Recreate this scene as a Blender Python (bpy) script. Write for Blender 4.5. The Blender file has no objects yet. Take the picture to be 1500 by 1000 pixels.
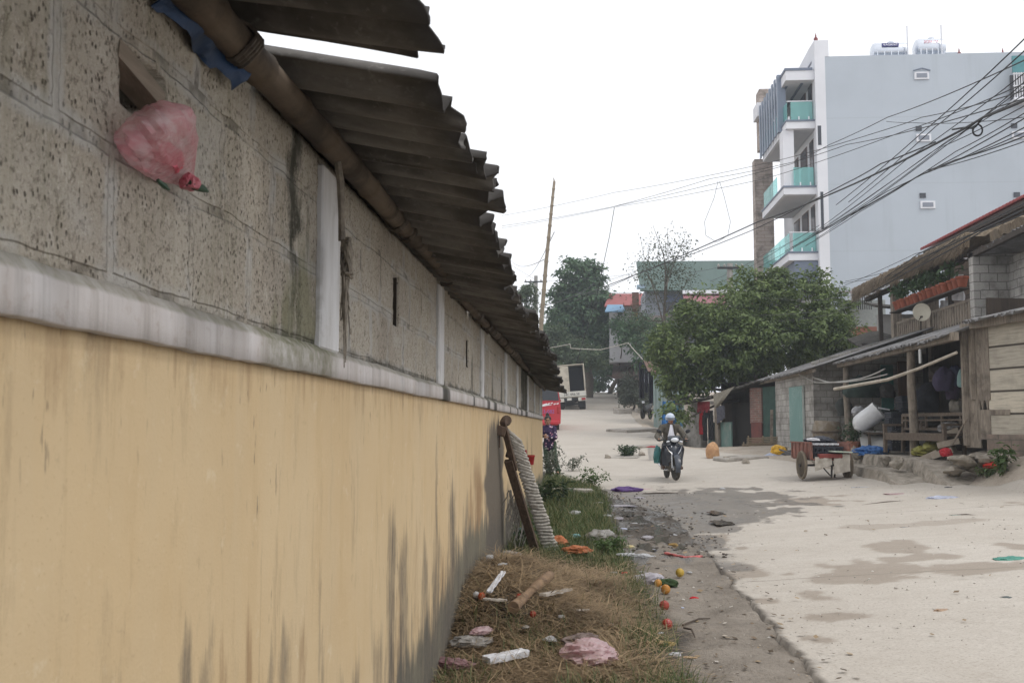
import bpy, bmesh, math, random
import numpy as np
from mathutils import Vector, Matrix, Euler, noise as mnoise

S = bpy.context.scene
COL = S.collection
rad = math.radians

# ---------------------------------------------------------------- camera
F = 1480.0
PITCH = math.atan(124 / F)
YAW = math.atan(95 * math.cos(PITCH) / F)
EYE = Vector((0, 0, 1.45))
cam_d = bpy.data.cameras.new('camera')
cam_d.sensor_width = 36.0
cam_d.lens = F * 36.0 / 1500.0
cam_d.clip_start = 0.05
cam_d.clip_end = 3000
cam_o = bpy.data.objects.new('camera', cam_d)
COL.objects.link(cam_o)
CAMROT = Matrix.Rotation(YAW, 3, 'Z') @ Matrix.Rotation(math.pi / 2 + PITCH, 3, 'X')
cam_o.matrix_world = Matrix.Translation(EYE) @ CAMROT.to_4x4()
cam_d.dof.use_dof = True
cam_d.dof.focus_distance = 16.0
cam_d.dof.aperture_fstop = 13
S.camera = cam_o

# ---------------------------------------------------------------- world and sun (overcast)
W = bpy.data.worlds.new('World'); S.world = W
W.use_nodes = True
wn = W.node_tree.nodes; wl = W.node_tree.links
bg = wn['Background']
sky = wn.new('ShaderNodeTexSky'); sky.sky_type = 'NISHITA'; sky.sun_disc = False
sky.sun_elevation = rad(52); sky.sun_rotation = rad(120); sky.dust_density = 6.0; sky.ozone_density = 1.0; sky.air_density = 1.0
hs = wn.new('ShaderNodeHueSaturation'); hs.inputs['Saturation'].default_value = 0.10
mx = wn.new('ShaderNodeMix'); mx.data_type = 'RGBA'; mx.inputs[0].default_value = 0.72
mx.inputs[7].default_value = (11.6, 11.8, 12.3, 1)       # even cloud cover
wl.new(sky.outputs[0], hs.inputs['Color']); wl.new(hs.outputs[0], mx.inputs[6]); wl.new(mx.outputs[2], bg.inputs['Color'])
bg.inputs['Strength'].default_value = 0.10
sun_d = bpy.data.lights.new('sun', 'SUN'); sun_d.energy = 0.7; sun_d.angle = rad(25); sun_d.color = (1, .96, .9)
sun_o = bpy.data.objects.new('sun', sun_d); COL.objects.link(sun_o)
sun_o.rotation_euler = (rad(38), 0, rad(-120 + 180)); sun_o.location = (0, 0, 60)
vs = S.view_settings
vs.view_transform = 'Standard'; vs.look = 'None'; vs.exposure = 0.35; vs.gamma = 1
S.cycles.max_bounces = 6; S.cycles.diffuse_bounces = 3; S.cycles.transparent_max_bounces = 12
S.cycles.volume_bounces = 1

# ---------------------------------------------------------------- measuring helpers (photo pixel -> place in the world)
def ray(px, py):
    return CAMROT @ Vector(((px - 750) / F, (500 - py) / F, -1.0))
def at(px, py, Y):
    d = ray(px, py); return EYE + d * (Y / d.y)
def atx(px, py, X):
    d = ray(px, py); return EYE + d * (X / d.x)
def onplane(px, py, A, B):
    """vertical plane through ground points A, B"""
    n = Vector((B[1] - A[1], -(B[0] - A[0]), 0)); d = ray(px, py)
    t = n.dot(Vector((A[0], A[1], 0)) - EYE) / n.dot(d)
    return EYE + d * t
def interp(x, pts):
    if x <= pts[0][0]: return pts[0][1]
    for (a, b), (c, d) in zip(pts, pts[1:]):
        if x <= c:
            t = (x - a) / (c - a); return b + (d - b) * t
    return pts[-1][1]
HZ = [(-50, 0), (19, 0), (24, .06), (27, .2), (33, .58), (40, .95), (48, 1.4), (70, 2.75), (95, 4.6), (120, 5.4), (300, 6), (900, 6)]
def hz(Y): return (interp(Y - 1.5, HZ) + interp(Y, HZ) + interp(Y + 1.5, HZ)) / 3
def sst(a, b, x):
    t = min(1, max(0, (x - a) / (b - a))); return t * t * (3 - 2 * t)
def gz(X, Y):
    z = hz(Y)
    cs = .064 * min(max(0, X - 1.5), 14)
    z += cs * (1 - sst(28, 44, Y))
    if Y > 30 and X > 3: z -= .42 * sst(3.2, 4.5, X) * sst(33, 40, Y) * (1 - sst(48, 58, Y))
    if 12 < Y < 23 and X > 6.5: z += .50 * sst(7.1, 8.1, X + .3 * mnoise.noise(Vector((X, Y, 0)))) * sst(13, 16.5, Y) * (1 - sst(21, 22.5, Y))
    z += .33 * math.exp(-((X + .55) / .55) ** 2 - ((Y - 7.9) / 1.35) ** 4)
    z += .10 * math.exp(-((X + .4) / .8) ** 2) * sst(9, 12, Y) * (1 - sst(20, 26, Y))
    return z
def ground(px, py):
    d = ray(px, py); t = 2.0
    while t < 400:
        p = EYE + d * t
        if p.z < gz(p.x, p.y):
            lo, hi = t * .97 - .1, t
            for _ in range(25):
                m = (lo + hi) / 2; p = EYE + d * m
                if p.z < gz(p.x, p.y): hi = m
                else: lo = m
            return EYE + d * hi
        t = t * 1.02 + .02
    return EYE + d * 400

# ---------------------------------------------------------------- node helpers
class NT:
    def __init__(s, name):
        s.m = bpy.data.materials.new(name); s.m.use_nodes = True
        s.t = s.m.node_tree; s.b = s.t.nodes['Principled BSDF']; s.out = s.t.nodes['Material Output']
        s.b.inputs['Roughness'].default_value = .85
        s.b.inputs['Specular IOR Level'].default_value = .3
        s._pos = s._obj = None
    def n(s, typ): return s.t.nodes.new('ShaderNode' + typ)
    def l(s, a, b): s.t.links.new(a, b)
    def put(s, sock, v):
        if hasattr(v, 'is_linked') or isinstance(v, bpy.types.NodeSocket): s.l(v, sock)
        else:
            if isinstance(v, (tuple, list)) and len(v) == 3 and sock.type == 'RGBA': v = (*v, 1)
            sock.default_value = v
    @property
    def pos(s):
        if s._pos is None: s._pos = s.n('NewGeometry').outputs['Position']
        return s._pos
    @property
    def obj(s):
        if s._obj is None:
            tc = s.n('TexCoord'); oi = s.n('ObjectInfo'); a = s.n('VectorMath'); a.operation = 'ADD'
            k = s.n('VectorMath'); k.operation = 'SCALE'; k.inputs['Scale'].default_value = 37.0
            cx = s.n('CombineXYZ'); s.l(oi.outputs['Random'], cx.inputs[0]); s.l(oi.outputs['Random'], cx.inputs[2])
            s.l(cx.outputs[0], k.inputs[0]); s.l(tc.outputs['Object'], a.inputs[0]); s.l(k.outputs[0], a.inputs[1])
            s._obj = a.outputs[0]
        return s._obj
    def mapv(s, vec, scale=(1, 1, 1), loc=(0, 0, 0), rot=(0, 0, 0)):
        m = s.n('Mapping'); m.inputs['Scale'].default_value = scale; m.inputs['Location'].default_value = loc
        m.inputs['Rotation'].default_value = rot; s.l(vec, m.inputs[0]); return m.outputs[0]
    def noise(s, vec, scale, detail=4, rough=.55, dist=0):
        q = s.n('TexNoise'); s.l(vec, q.inputs['Vector']); q.inputs['Scale'].default_value = scale
        q.inputs['Detail'].default_value = detail; q.inputs['Roughness'].default_value = rough
        q.inputs['Distortion'].default_value = dist; return q.outputs['Fac']
    def voro(s, vec, scale, feat='F1'):
        q = s.n('TexVoronoi'); q.feature = feat; s.l(vec, q.inputs['Vector']); q.inputs['Scale'].default_value = scale
        return q.outputs['Distance']
    def ramp(s, fac, stops):
        r = s.n('ValToRGB'); e = r.color_ramp.elements
        while len(e) < len(stops): e.new(.5)
        for q, (p, c) in zip(e, stops):
            q.position = p; q.color = (c, c, c, 1) if isinstance(c, (int, float)) else (*c, 1)
        s.l(fac, r.inputs[0]); return r.outputs[0]
    def mix(s, fac, a, b, mode='MIX'):
        m = s.n('Mix'); m.data_type = 'RGBA'; m.blend_type = mode; m.clamp_factor = True
        s.put(m.inputs[0], fac); s.put(m.inputs[6], a); s.put(m.inputs[7], b); return m.outputs[2]
    def math(s, op, a, b=0.0, clamp=False):
        m = s.n('Math'); m.operation = op; m.use_clamp = clamp
        s.put(m.inputs[0], a); s.put(m.inputs[1], b); return m.outputs[0]
    def sep(s, v):
        q = s.n('SeparateXYZ'); s.l(v, q.inputs[0]); return q.outputs
    def comb(s, x, y, z):
        q = s.n('CombineXYZ'); s.put(q.inputs[0], x); s.put(q.inputs[1], y); s.put(q.inputs[2], z); return q.outputs[0]
    def attr(s, name):
        a = s.n('Attribute'); a.attribute_name = name
        q = s.n('SeparateColor'); s.l(a.outputs['Color'], q.inputs[0]); return q.outputs
    def rnd(s): return s.n('NewGeometry').outputs['Random Per Island']
    def orand(s): return s.n('ObjectInfo').outputs['Random']
    def bump(s, h, strength=.5, dist=.01):
        b = s.n('Bump'); b.inputs['Strength'].default_value = strength; b.inputs['Distance'].default_value = dist
        s.l(h, b.inputs['Height']); s.l(b.outputs[0], s.b.inputs['Normal']); return b
    def color(s, c): s.put(s.b.inputs['Base Color'], c)
    def rough(s, v): s.put(s.b.inputs['Roughness'], v)

_M = {}
def mat(name, c1, c2=None, scale=6, rough=.85, bump=.25, bscale=40, bdist=.008, metal=0, stretch=(1, 1, 1), dirt=None, dscale=2.5, world=False, spec=.3, detail=5, contrast=(.35, .68), alpha=None):
    """general weathered surface: two tones by noise, optional dirt patches, fine bump"""
    if name in _M: return _M[name]
    t = NT(name); v = t.pos if world else t.obj
    vv = t.mapv(v, stretch)
    if c2 is None: c2 = tuple(x * .78 for x in c1)
    n1 = t.noise(vv, scale, detail, .6)
    c = t.mix(t.ramp(n1, [(contrast[0], 0), (contrast[1], 1)]), c1, c2)
    if dirt:
        d = t.noise(v, dscale, 6, .65, .4)
        c = t.mix(t.ramp(d, [(.5, 0), (.68, .8)]), c, dirt)
    t.color(c); t.rough(rough); t.b.inputs['Metallic'].default_value = metal; t.b.inputs['Specular IOR Level'].default_value = spec
    if bump: t.bump(t.noise(vv, bscale, 3), bump, bdist)
    if alpha: t.b.inputs['Alpha'].default_value = alpha
    _M[name] = t.m; return t.m

def leafmat(name, dark, light, trans=.3, rough=.5):
    if name in _M: return _M[name]
    t = NT(name)
    r = t.rnd(); n = t.noise(t.obj, 1.3, 3)
    f = t.math('ADD', t.math('MULTIPLY', r, .6), t.math('MULTIPLY', t.ramp(n, [(.35, 0), (.65, 1)]), .4))
    c = t.mix(f, dark, light); t.color(c); t.rough(rough); t.b.inputs['Specular IOR Level'].default_value = .35
    tr = t.n('BsdfTranslucent'); t.l(c, tr.inputs[0])
    ms = t.n('MixShader'); ms.inputs[0].default_value = trans
    t.l(t.b.outputs[0], ms.inputs[1]); t.l(tr.outputs[0], ms.inputs[2]); t.l(ms.outputs[0], t.out.inputs[0])
    _M[name] = t.m; return t.m

# ---------------------------------------------------------------- object helpers
def tag(o, label=None, cat=None, group=None, kind=None):
    if label: o['label'] = label
    if cat: o['category'] = cat
    if group: o['group'] = group
    if kind: o['kind'] = kind
    return o
def thing(name, label, cat, loc=(0, 0, 0), rz=0, group=None):
    o = bpy.data.objects.new(name, None); COL.objects.link(o); o.empty_display_size = .2
    o.location = loc; o.rotation_euler = (0, 0, rz)
    return tag(o, label, cat, group)
def link(name, me, m, parent=None, loc=None):
    o = bpy.data.objects.new(name, me); COL.objects.link(o)
    if m and not me.materials: me.materials.append(m)
    if parent is not None: o.parent = parent
    if loc is not None: o.location = loc
    return o

class MB:
    """collects shapes, links them as one mesh object"""
    def __init__(s): s.v = []; s.f = []; s.mi = []; s.cur = 0
    def add(s, vs, fs, M=None):
        o = len(s.v)
        s.v += [tuple(M @ Vector(p)) for p in vs] if M is not None else [tuple(p) for p in vs]
        s.f += [tuple(i + o for i in f) for f in fs]; s.mi += [s.cur] * len(fs); return s
    def box(s, c, size, rot=(0, 0, 0), taper=1.0, bev=0.0):
        x, y, z = (k / 2 for k in size); M = Matrix.Translation(c) @ Euler(rot).to_matrix().to_4x4()
        if bev <= 0:
            vs = [(-x, -y, -z), (x, -y, -z), (x, y, -z), (-x, y, -z)] + [(a * taper, b * taper, z) for a, b in ((-x, -y), (x, -y), (x, y), (-x, y))]
            return s.add(vs, [(3, 2, 1, 0), (4, 5, 6, 7), (0, 1, 5, 4), (1, 2, 6, 5), (2, 3, 7, 6), (3, 0, 4, 7)], M)
        b = min(bev, x * .9, y * .9, z * .9); vs = []; rings = []
        for zz, ins in ((-z, b), (-z + b, 0), (z - b, 0), (z, b)):
            k = taper if zz > 0 else 1
            X, Y = (x - ins) * k, (y - ins) * k; q = b if ins == 0 else b * .5
            ring = [(-X + q, -Y), (X - q, -Y), (X, -Y + q), (X, Y - q), (X - q, Y), (-X + q, Y), (-X, Y - q), (-X, -Y + q)]
            rings.append(range(len(vs), len(vs) + 8)); vs += [(a, c_, zz) for a, c_ in ring]
        fs = [tuple(reversed(rings[0])), tuple(rings[3])]
        for r0, r1 in zip(rings, rings[1:]):
            for i in range(8): fs.append((r0[i], r0[(i + 1) % 8], r1[(i + 1) % 8], r1[i]))
        return s.add(vs, fs, M)
    def bar(s, a, b, w, h, up=(0, 0, 1)):
        a, b = Vector(a), Vector(b); d = b - a; L = d.length; d.normalize(); u = Vector(up)
        r = d.cross(u)
        if r.length < 1e-4: r = d.cross(Vector((1, 0, 0)))
        r.normalize(); u = r.cross(d)
        M = Matrix((r, d, u)).transposed().to_4x4(); M.translation = (a + b) / 2
        x, y, z = w / 2, L / 2, h / 2
        return s.add([(-x, -y, -z), (x, -y, -z), (x, y, -z), (-x, y, -z), (-x, -y, z), (x, -y, z), (x, y, z), (-x, y, z)],
                     [(3, 2, 1, 0), (4, 5, 6, 7), (0, 1, 5, 4), (1, 2, 6, 5), (2, 3, 7, 6), (3, 0, 4, 7)], M)
    def tube(s, pts, r, seg=8, cap=True, flat=1.0):
        pts = [Vector(p) for p in pts]; n = len(pts)
        rs = r if isinstance(r, (list, tuple)) else [r] * n
        o = len(s.v); prev = None
        for i, p in enumerate(pts):
            d = (pts[min(i + 1, n - 1)] - pts[max(i - 1, 0)])
            if d.length < 1e-9: d = Vector((0, 0, 1))
            d.normalize()
            if prev is None:
                u = d.orthogonal().normalized()
                if abs(d.z) < .95: u = (Vector((0, 0, 1)) - d * d.z).normalized()
            else:
                u = prev - d * prev.dot(d)
                u = u.normalized() if u.length > 1e-6 else d.orthogonal().normalized()
            prev = u; w = d.cross(u)
            for k in range(seg):
                a = 2 * math.pi * k / seg
                s.v.append(tuple(p + (u * math.cos(a) * flat + w * math.sin(a)) * rs[i]))
        for i in range(n - 1):
            for k in range(seg):
                k2 = (k + 1) % seg
                s.f.append((o + i * seg + k, o + i * seg + k2, o + (i + 1) * seg + k2, o + (i + 1) * seg + k)); s.mi.append(s.cur)
        if cap:
            s.f.append(tuple(o + k for k in reversed(range(seg)))); s.f.append(tuple(o + (n - 1) * seg + k for k in range(seg))); s.mi += [s.cur] * 2
        return s
    def lathe(s, prof, c=(0, 0, 0), seg=20, rot=(0, 0, 0), sx=1, sy=1):
        M = Matrix.Translation(c) @ Euler(rot).to_matrix().to_4x4(); vs = []; fs = []; n = len(prof)
        for r, z in prof:
            for k in range(seg):
                a = 2 * math.pi * k / seg; vs.append((r * math.cos(a) * sx, r * math.sin(a) * sy, z))
        for i in range(n - 1):
            for k in range(seg):
                k2 = (k + 1) % seg; fs.append((i * seg + k, i * seg + k2, (i + 1) * seg + k2, (i + 1) * seg + k))
        if prof[0][0] > 1e-6: fs.append(tuple(reversed(range(seg))))
        if prof[-1][0] > 1e-6: fs.append(tuple((n - 1) * seg + k for k in range(seg)))
        return s.add(vs, fs, M)
    def blob(s, c, r, seed=0, amp=.15, freq=2.0, nu=16, nv=10, rot=(0, 0, 0)):
        M = Matrix.Translation(c) @ Euler(rot).to_matrix().to_4x4(); vs = []; fs = []
        off = Vector((seed * 7.31, seed * 3.7, seed * 1.9))
        for j in range(nv + 1):
            th = math.pi * j / nv
            for i in range(nu):
                ph = 2 * math.pi * i / nu
                d = Vector((math.sin(th) * math.cos(ph), math.sin(th) * math.sin(ph), -math.cos(th)))
                k = 1 + amp * mnoise.fractal(d * freq + off, 1, 2, 3)
                vs.append((d.x * r[0] * k, d.y * r[1] * k, d.z * r[2] * k))
        for j in range(nv):
            for i in range(nu):
                i2 = (i + 1) % nu; fs.append((j * nu + i, j * nu + i2, (j + 1) * nu + i2, (j + 1) * nu + i))
        return s.add(vs, fs, M)
    def rock(s, c, size, seed=0):
        r = random.Random(seed); vs = []
        return s.blob(c, [k / 2 for k in size], seed, .55, 1.3, 9, 6, (r.random(), r.random(), r.random() * 6))
    def sheet(s, fn, nu, nv, th=0.0):
        """surface fn(u,v)->point, optional thickness along its normal"""
        P = [[Vector(fn(i / nu, j / nv)) for i in range(nu + 1)] for j in range(nv + 1)]
        vs = [p for row in P for p in row]; w = nu + 1
        fs = [(j * w + i, j * w + i + 1, (j + 1) * w + i + 1, (j + 1) * w + i) for j in range(nv) for i in range(nu)]
        if th:
            N = len(vs); bk = []
            for j in range(nv + 1):
                for i in range(nu + 1):
                    du = P[j][min(i + 1, nu)] - P[j][max(i - 1, 0)]; dv = P[min(j + 1, nv)][i] - P[max(j - 1, 0)][i]
                    nn = du.cross(dv)
                    if nn.length > 1e-12: nn.normalize()
                    bk.append(P[j][i] - nn * th)
            vs = vs + bk; fs = fs + [tuple(N + k for k in reversed(f)) for f in fs]
            edge = [j for j in range(w)] + [j * w + nu for j in range(1, nv + 1)] + [nv * w + i for i in reversed(range(nu))] + [j * w for j in reversed(range(1, nv))]
            for a, b in zip(edge, edge[1:] + edge[:1]): fs.append((b, a, N + a, N + b))
        return s.add(vs, fs)
    def prism(s, outline, M, depth):
        """2-D outline (x, z) extruded along local y by depth"""
        n = len(outline)
        vs = [(x, 0, z) for x, z in outline] + [(x, depth, z) for x, z in outline]
        fs = [tuple(range(n)), tuple(reversed(range(n, 2 * n)))] + [(i, n + i, n + (i + 1) % n, (i + 1) % n) for i in range(n)]
        return s.add(vs, fs, M)
    def build(s, name, m, parent=None, smooth=False, mats=None, origin=None, local=False):
        """verts are world points unless local; the origin is put at the base of the mesh (or on the parent)"""
        me = bpy.data.meshes.new(name)
        V = np.array(s.v, dtype=float).reshape(-1, 3)
        loc = None
        if not local:
            if parent is not None:
                p = parent; off = Vector((0, 0, 0))
                while p is not None: off += p.location; p = p.parent
                V = V - np.array(off)
            else:
                lo, hi = V.min(0), V.max(0)
                o = np.array([(lo[0] + hi[0]) / 2, (lo[1] + hi[1]) / 2, lo[2]]) if origin is None else np.array(origin)
                V = V - o; loc = Vector(o)
        me.from_pydata([tuple(p) for p in V], [], s.f)
        for k in (mats or [m]): me.materials.append(k)
        if mats: me.polygons.foreach_set('material_index', s.mi)
        if smooth: me.polygons.foreach_set('use_smooth', [True] * len(me.polygons))
        me.update()
        if smooth == 2 or smooth is True:
            try: me.set_sharp_from_angle(angle=rad(45))
            except Exception: pass
        return link(name, me, None, parent, loc)
def one(name, mb, m, label, cat, group=None, smooth=False, mats=None):
    return tag(mb.build(name, m, None, smooth, mats), label, cat, group)
def copy_tree(o, parent=None):
    c = o.copy(); COL.objects.link(c)
    if parent is not None: c.parent = parent; c.matrix_parent_inverse = o.matrix_parent_inverse
    for ch in list(o.children): copy_tree(ch, c)
    return c
def npmesh(name, V, Fc, m, parent=None, smooth=False):
    """fast quad/tri mesh from arrays"""
    me = bpy.data.meshes.new(name); V = np.asarray(V, dtype=np.float32); Fc = np.asarray(Fc, dtype=np.int32)
    k = Fc.shape[1]
    me.vertices.add(len(V)); me.vertices.foreach_set('co', V.ravel())
    me.loops.add(Fc.size); me.loops.foreach_set('vertex_index', Fc.ravel())
    me.polygons.add(len(Fc)); me.polygons.foreach_set('loop_start', np.arange(0, Fc.size, k, dtype=np.int32))
    me.polygons.foreach_set('loop_total', np.full(len(Fc), k, dtype=np.int32))
    if smooth: me.polygons.foreach_set('use_smooth', np.ones(len(Fc), dtype=bool))
    me.update(calc_edges=True); me.materials.append(m)
    return link(name, me, None, parent)
def setmask(o, cols, name='mask'):
    a = o.data.attributes.new(name, 'FLOAT_COLOR', 'POINT')
    a.data.foreach_set('color', np.asarray(cols, dtype=np.float32).ravel())
def gridmesh(name, xs, ys, zf, m, keep=None):
    V = [(x, y, zf(x, y)) for y in ys for x in xs]; w = len(xs)
    Fc = [(j * w + i, j * w + i + 1, (j + 1) * w + i + 1, (j + 1) * w + i) for j in range(len(ys) - 1) for i in range(w - 1)]
    return npmesh(name, V, Fc, m, smooth=True), V
def fbm(x, y, z=0.0, o=3): return mnoise.fractal(Vector((x, y, z)), 1.0, 2.0, o)
# ================================================================ ground and road
def blot(px, py, rx, ry):
    """ground ellipse seen at that photo pixel -> (X, Y, half width, half length)"""
    p = ground(px, py); k = p.y / F
    return (p.x, p.y, rx * k, max(.12, ry * p.y * k / max(.25, EYE.z - p.z)))
def inblot(b, x, y, wob=1.0, fr=2.4):
    dx, dy = (x - b[0]) / b[2], (y - b[1]) / b[3]
    if abs(dx) > 2 or abs(dy) > 2: return 0.0
    d = math.hypot(dx, dy) + wob * fbm(x * fr + b[0] * 3, y * fr * .6, b[1], 4)
    return 1 - sst(.78, .98, d)
def edgeL(Y):
    return interp(Y, [(-10, 1.30), (5.7, 1.32), (9, 1.38), (12, 1.45), (15.8, 1.52), (18, 1.3), (20, .75), (23, .1), (26, -.5), (30, -1.6), (45, -3.4), (70, -3.3), (95, -2.5), (130, -1)]) + .05 * fbm(Y * 1.7, .3) + .02 * fbm(Y * 9, 4)
def edgeR(Y):
    return interp(Y, [(-10, 24), (10, 20), (14, 9.5), (17, 7.7), (20, 6.9), (23, 6.3), (27, 5.8), (30, 4.9), (34, 3.5), (50, 3.1), (70, 3.3), (95, 3.6), (130, 3)]) + .10 * fbm(Y * 1.1, 8.3)

t = NT('soil_and_old_concrete')
R, G, B = t.attr('mask')[:3]
n1 = t.noise(t.pos, 1.6, 6, .6); n2 = t.noise(t.pos, 22, 5, .65); n3 = t.noise(t.pos, 90, 2)
dust = t.mix(t.ramp(n1, [(.3, 0), (.7, 1)]), (.46, .40, .33), (.33, .275, .22))
mud = t.mix(t.ramp(n2, [(.38, 0), (.62, 1)]), (.030, .025, .02), (.098, .083, .068))
conc = t.mix(t.ramp(n1, [(.35, 0), (.65, 1)]), (.27, .235, .195), (.165, .14, .112))
conc = t.mix(t.ramp(n3, [(.55, 0), (.7, .45)]), conc, (.15, .135, .12))
c = t.mix(G, dust, conc); c = t.mix(R, c, mud)
c = t.mix(t.math('MULTIPLY', B, .8), c, (.075, .066, .055))
c = t.mix(t.ramp(n2, [(.3, .35), (.5, 0)]), c, (.09, .07, .055))
t.color(c); t.rough(t.mix(B, (.9, .9, .9), (.22, .22, .22)))
t.bump(t.math('ADD', n2, t.math('MULTIPLY', n3, .4)), .7, .03)
SOIL = t.m

xs = np.concatenate([np.arange(-300, -20, 20), np.arange(-20, -1, 1.0), np.arange(-1, 2.4, .045), np.arange(2.4, 10, .16), np.arange(10, 30, 1.0), np.arange(30, 400, 25)])
ys = [-8., -2., 2., 4.2]
while ys[-1] < 40: ys.append(ys[-1] + max(.05, ys[-1] * .0068))
while ys[-1] < 900: ys.append(ys[-1] * 1.03)
WETS = [blot(950, 752, 120, 20), blot(1010, 770, 70, 9), blot(925, 800, 40, 16), blot(1000, 735, 130, 9), blot(1030, 800, 40, 22), blot(985, 822, 30, 9)]
def gzz(x, y):
    z = gz(x, y)
    if y < 45 and -1 < x < 10:
        z += .02 * fbm(x * 3, y * 3) + .008 * fbm(x * 14, y * 14)
        if x < 1.5 and y < 24: z += (.035 + .02 * sst(11, 13, y)) * fbm(x * 1.6, y * 1.2, 3) + .022 * sst(11, 13, y) * abs(fbm(x * 5, y * 4, 8))
    if edgeL(y) + .05 < x < edgeR(y) - .3: z -= .07      # lies under the road slab
    return z
gr, GV = gridmesh('ground', xs, ys, gzz, SOIL)
tag(gr, 'dusty trodden soil and old concrete beside the road', None, None, 'structure')
cols = []
for (x, y, z) in GV:
    r = g = b = 0.0
    if -1.2 < x < 3 and y < 40:
        grassy = interp(y, [(5, .55), (8, .62), (11, .55), (14, .5), (18, .45), (22, .5), (27, -.2), (31, -.8)])
        r = 1 - sst(grassy - .12, grassy + .3, x + .25 * fbm(x * 2.5, y * 1.3, 7))
        g = (1 - r) * (1 - sst(14, 17, y + 2 * fbm(x * 1.5, y, 2)))
        if y > 12.5: r = max(r, .97 * sst(11.5, 14, y) * (1 - sst(20, 23.5, y + 1.5 * fbm(x, y * .7, 5))) * (1 - sst(2.4, 3.0, x)))
        for w in WETS: b = max(b, inblot(w, x, y))
        b *= sst(.25, .55, .5 + .8 * fbm(x * 4, y * 1.6, 9))
    cols.append((r, g, b, 1))
setmask(gr, cols)

t = NT('dusty_pale_concrete')
R, G, B = t.attr('mask')[:3]
n1 = t.noise(t.mapv(t.pos, (.7, 1.2, 1)), .6, 8, .68, .8); n2 = t.noise(t.mapv(t.pos, (.8, 1.4, 1)), 6, 7, .72); n3 = t.noise(t.pos, 48, 4, .75); n4 = t.noise(t.pos, 160, 1)
vo = t.voro(t.pos, 34)
c = t.mix(t.ramp(n1, [(.3, 0), (.7, 1)]), (.495, .455, .40), (.40, .358, .305))
c = t.mix(t.ramp(n2, [(.44, 0), (.70, .6)]), c, (.385, .34, .29))
c = t.mix(t.ramp(n3, [(.52, 0), (.64, .7)]), c, (.29, .255, .215)); c = t.mix(t.ramp(n3, [(.30, .6), (.42, 0)]), c, (.60, .56, .50))
c = t.mix(t.ramp(vo, [(.09, .55), (.15, 0)]), c, t.mix(t.ramp(n4, [(.45, 0), (.55, 1)]), (.26, .24, .22), (.66, .62, .57)))
c = t.mix(t.math('MULTIPLY', R, .86), c, t.mix(n2, (.255, .205, .155), (.19, .15, .115)))
nm = t.math('ADD', t.math('MULTIPLY', n2, .55), t.math('MULTIPLY', n3, .45)); mudc = t.mix(t.ramp(nm, [(.42, 0), (.58, 1)]), (.055, .046, .037), (.20, .172, .14)); gk = t.ramp(t.math('ADD', G, t.math('MULTIPLY', t.math('SUBTRACT', nm, .5), 1.6)), [(.12, 0), (.75, .95)])
c = t.mix(t.math('MULTIPLY', gk, t.ramp(G, [(.01, 0), (.15, 1)])), c, mudc)
px_, py_, pz_ = t.sep(t.pos)
wob = t.math('ADD', py_, t.math('MULTIPLY', t.noise(t.pos, 3, 3), .12))
joint = t.math('PINGPONG', t.math('ADD', wob, 1.35), 2.75)
c = t.mix(t.ramp(joint, [(0, .55), (.012, .45), (.022, 0)]), c, (.17, .145, .12))
c = t.mix(t.math('MULTIPLY', B, .85), c, (.095, .08, .065))
t.color(c); t.rough(t.mix(G, (.88, .88, .88), (.40, .40, .40)))
t.bump(t.math('ADD', t.math('MULTIPLY', n2, .8), t.math('MULTIPLY', n3, .5)), .5, .012)
ROAD = t.m
STAINS = [blot(1308, 803, 42, 10), blot(1270, 838, 62, 11), blot(1235, 852, 70, 9), blot(1200, 877, 34, 10), blot(1120, 883, 22, 5), blot(1010, 790, 60, 12), blot(1330, 770, 90, 3), blot(1485, 803, 22, 8),
          blot(1430, 836, 120, 8), blot(1185, 735, 60, 6), blot(1480, 738, 40, 4), blot(1360, 818, 60, 4), blot(1196, 937, 28, 8), blot(1240, 905, 60, 6), blot(1080, 840, 70, 8)]
DARKS = [blot(1050, 735, 115, 18), blot(1040, 768, 60, 12), blot(1080, 752, 75, 12), blot(985, 745, 70, 24), blot(1020, 795, 40, 18)]
ND = [blot(1052, 752, 16, 2), blot(1058, 768, 22, 3), blot(1050, 760, 14, 1.5)]
V = []; cols = []; ry = [-8., 0., 3.]
while ry[-1] < 34: ry.append(ry[-1] + max(.05, ry[-1] * .0058))
while ry[-1] < 130: ry.append(ry[-1] * 1.02)
NU = 150
for y in ry:
    a, b_ = edgeL(y), edgeR(y)
    for i in range(NU + 1):
        u = i / NU; u = u * (.35 + .65 * u) if y < 22 else u
        x = a + (b_ - a) * u
        z = gz(x, y) + .022 - .03 * sst(10.5, 13, y) * (1 - sst(.2, 1.2, x - a)) + .012 * fbm(x * .9, y * .9, 1) * sst(0, .03, u) + .012 * fbm(x * .25, y * .25, 4)
        if i in (0, NU): z -= .10
        V.append((x, y, z))
        r = max([inblot(s, x, y) * (.75 if k != 6 else .5) for k, s in enumerate(STAINS)]) if y < 30 else 0
        g = 0.0
        if 10 < y < 30:
            for w in DARKS: g = max(g, .72 * inblot(w, x, y, .8))
            for w in ND: g = max(g, inblot(w, x, y, .3))
            bR = interp(y, [(10, -.1), (11.5, .12), (13.8, .35), (15.8, 1.1), (18.5, 2.5), (20.5, 2.3), (22, .9), (23.5, -.3)]); q_ = x - a - .9 * fbm(x * 1.1, y * .7, 3) - .25 * fbm(x * 4, y * 2.5, 6); g = max(g, (.62 + .38 * sst(-.2, .25, fbm(x * 2.2, y * 1.3, 11))) * (1 - sst(bR - .35, bR + .25, q_)))
        e = 1 - sst(.015, .10, x - a + .05 * fbm(x * 8, y * 8, 2))
        cols.append((r, g, e * (1 - sst(10.5, 13.5, y)), 1))
w = NU + 1
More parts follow.
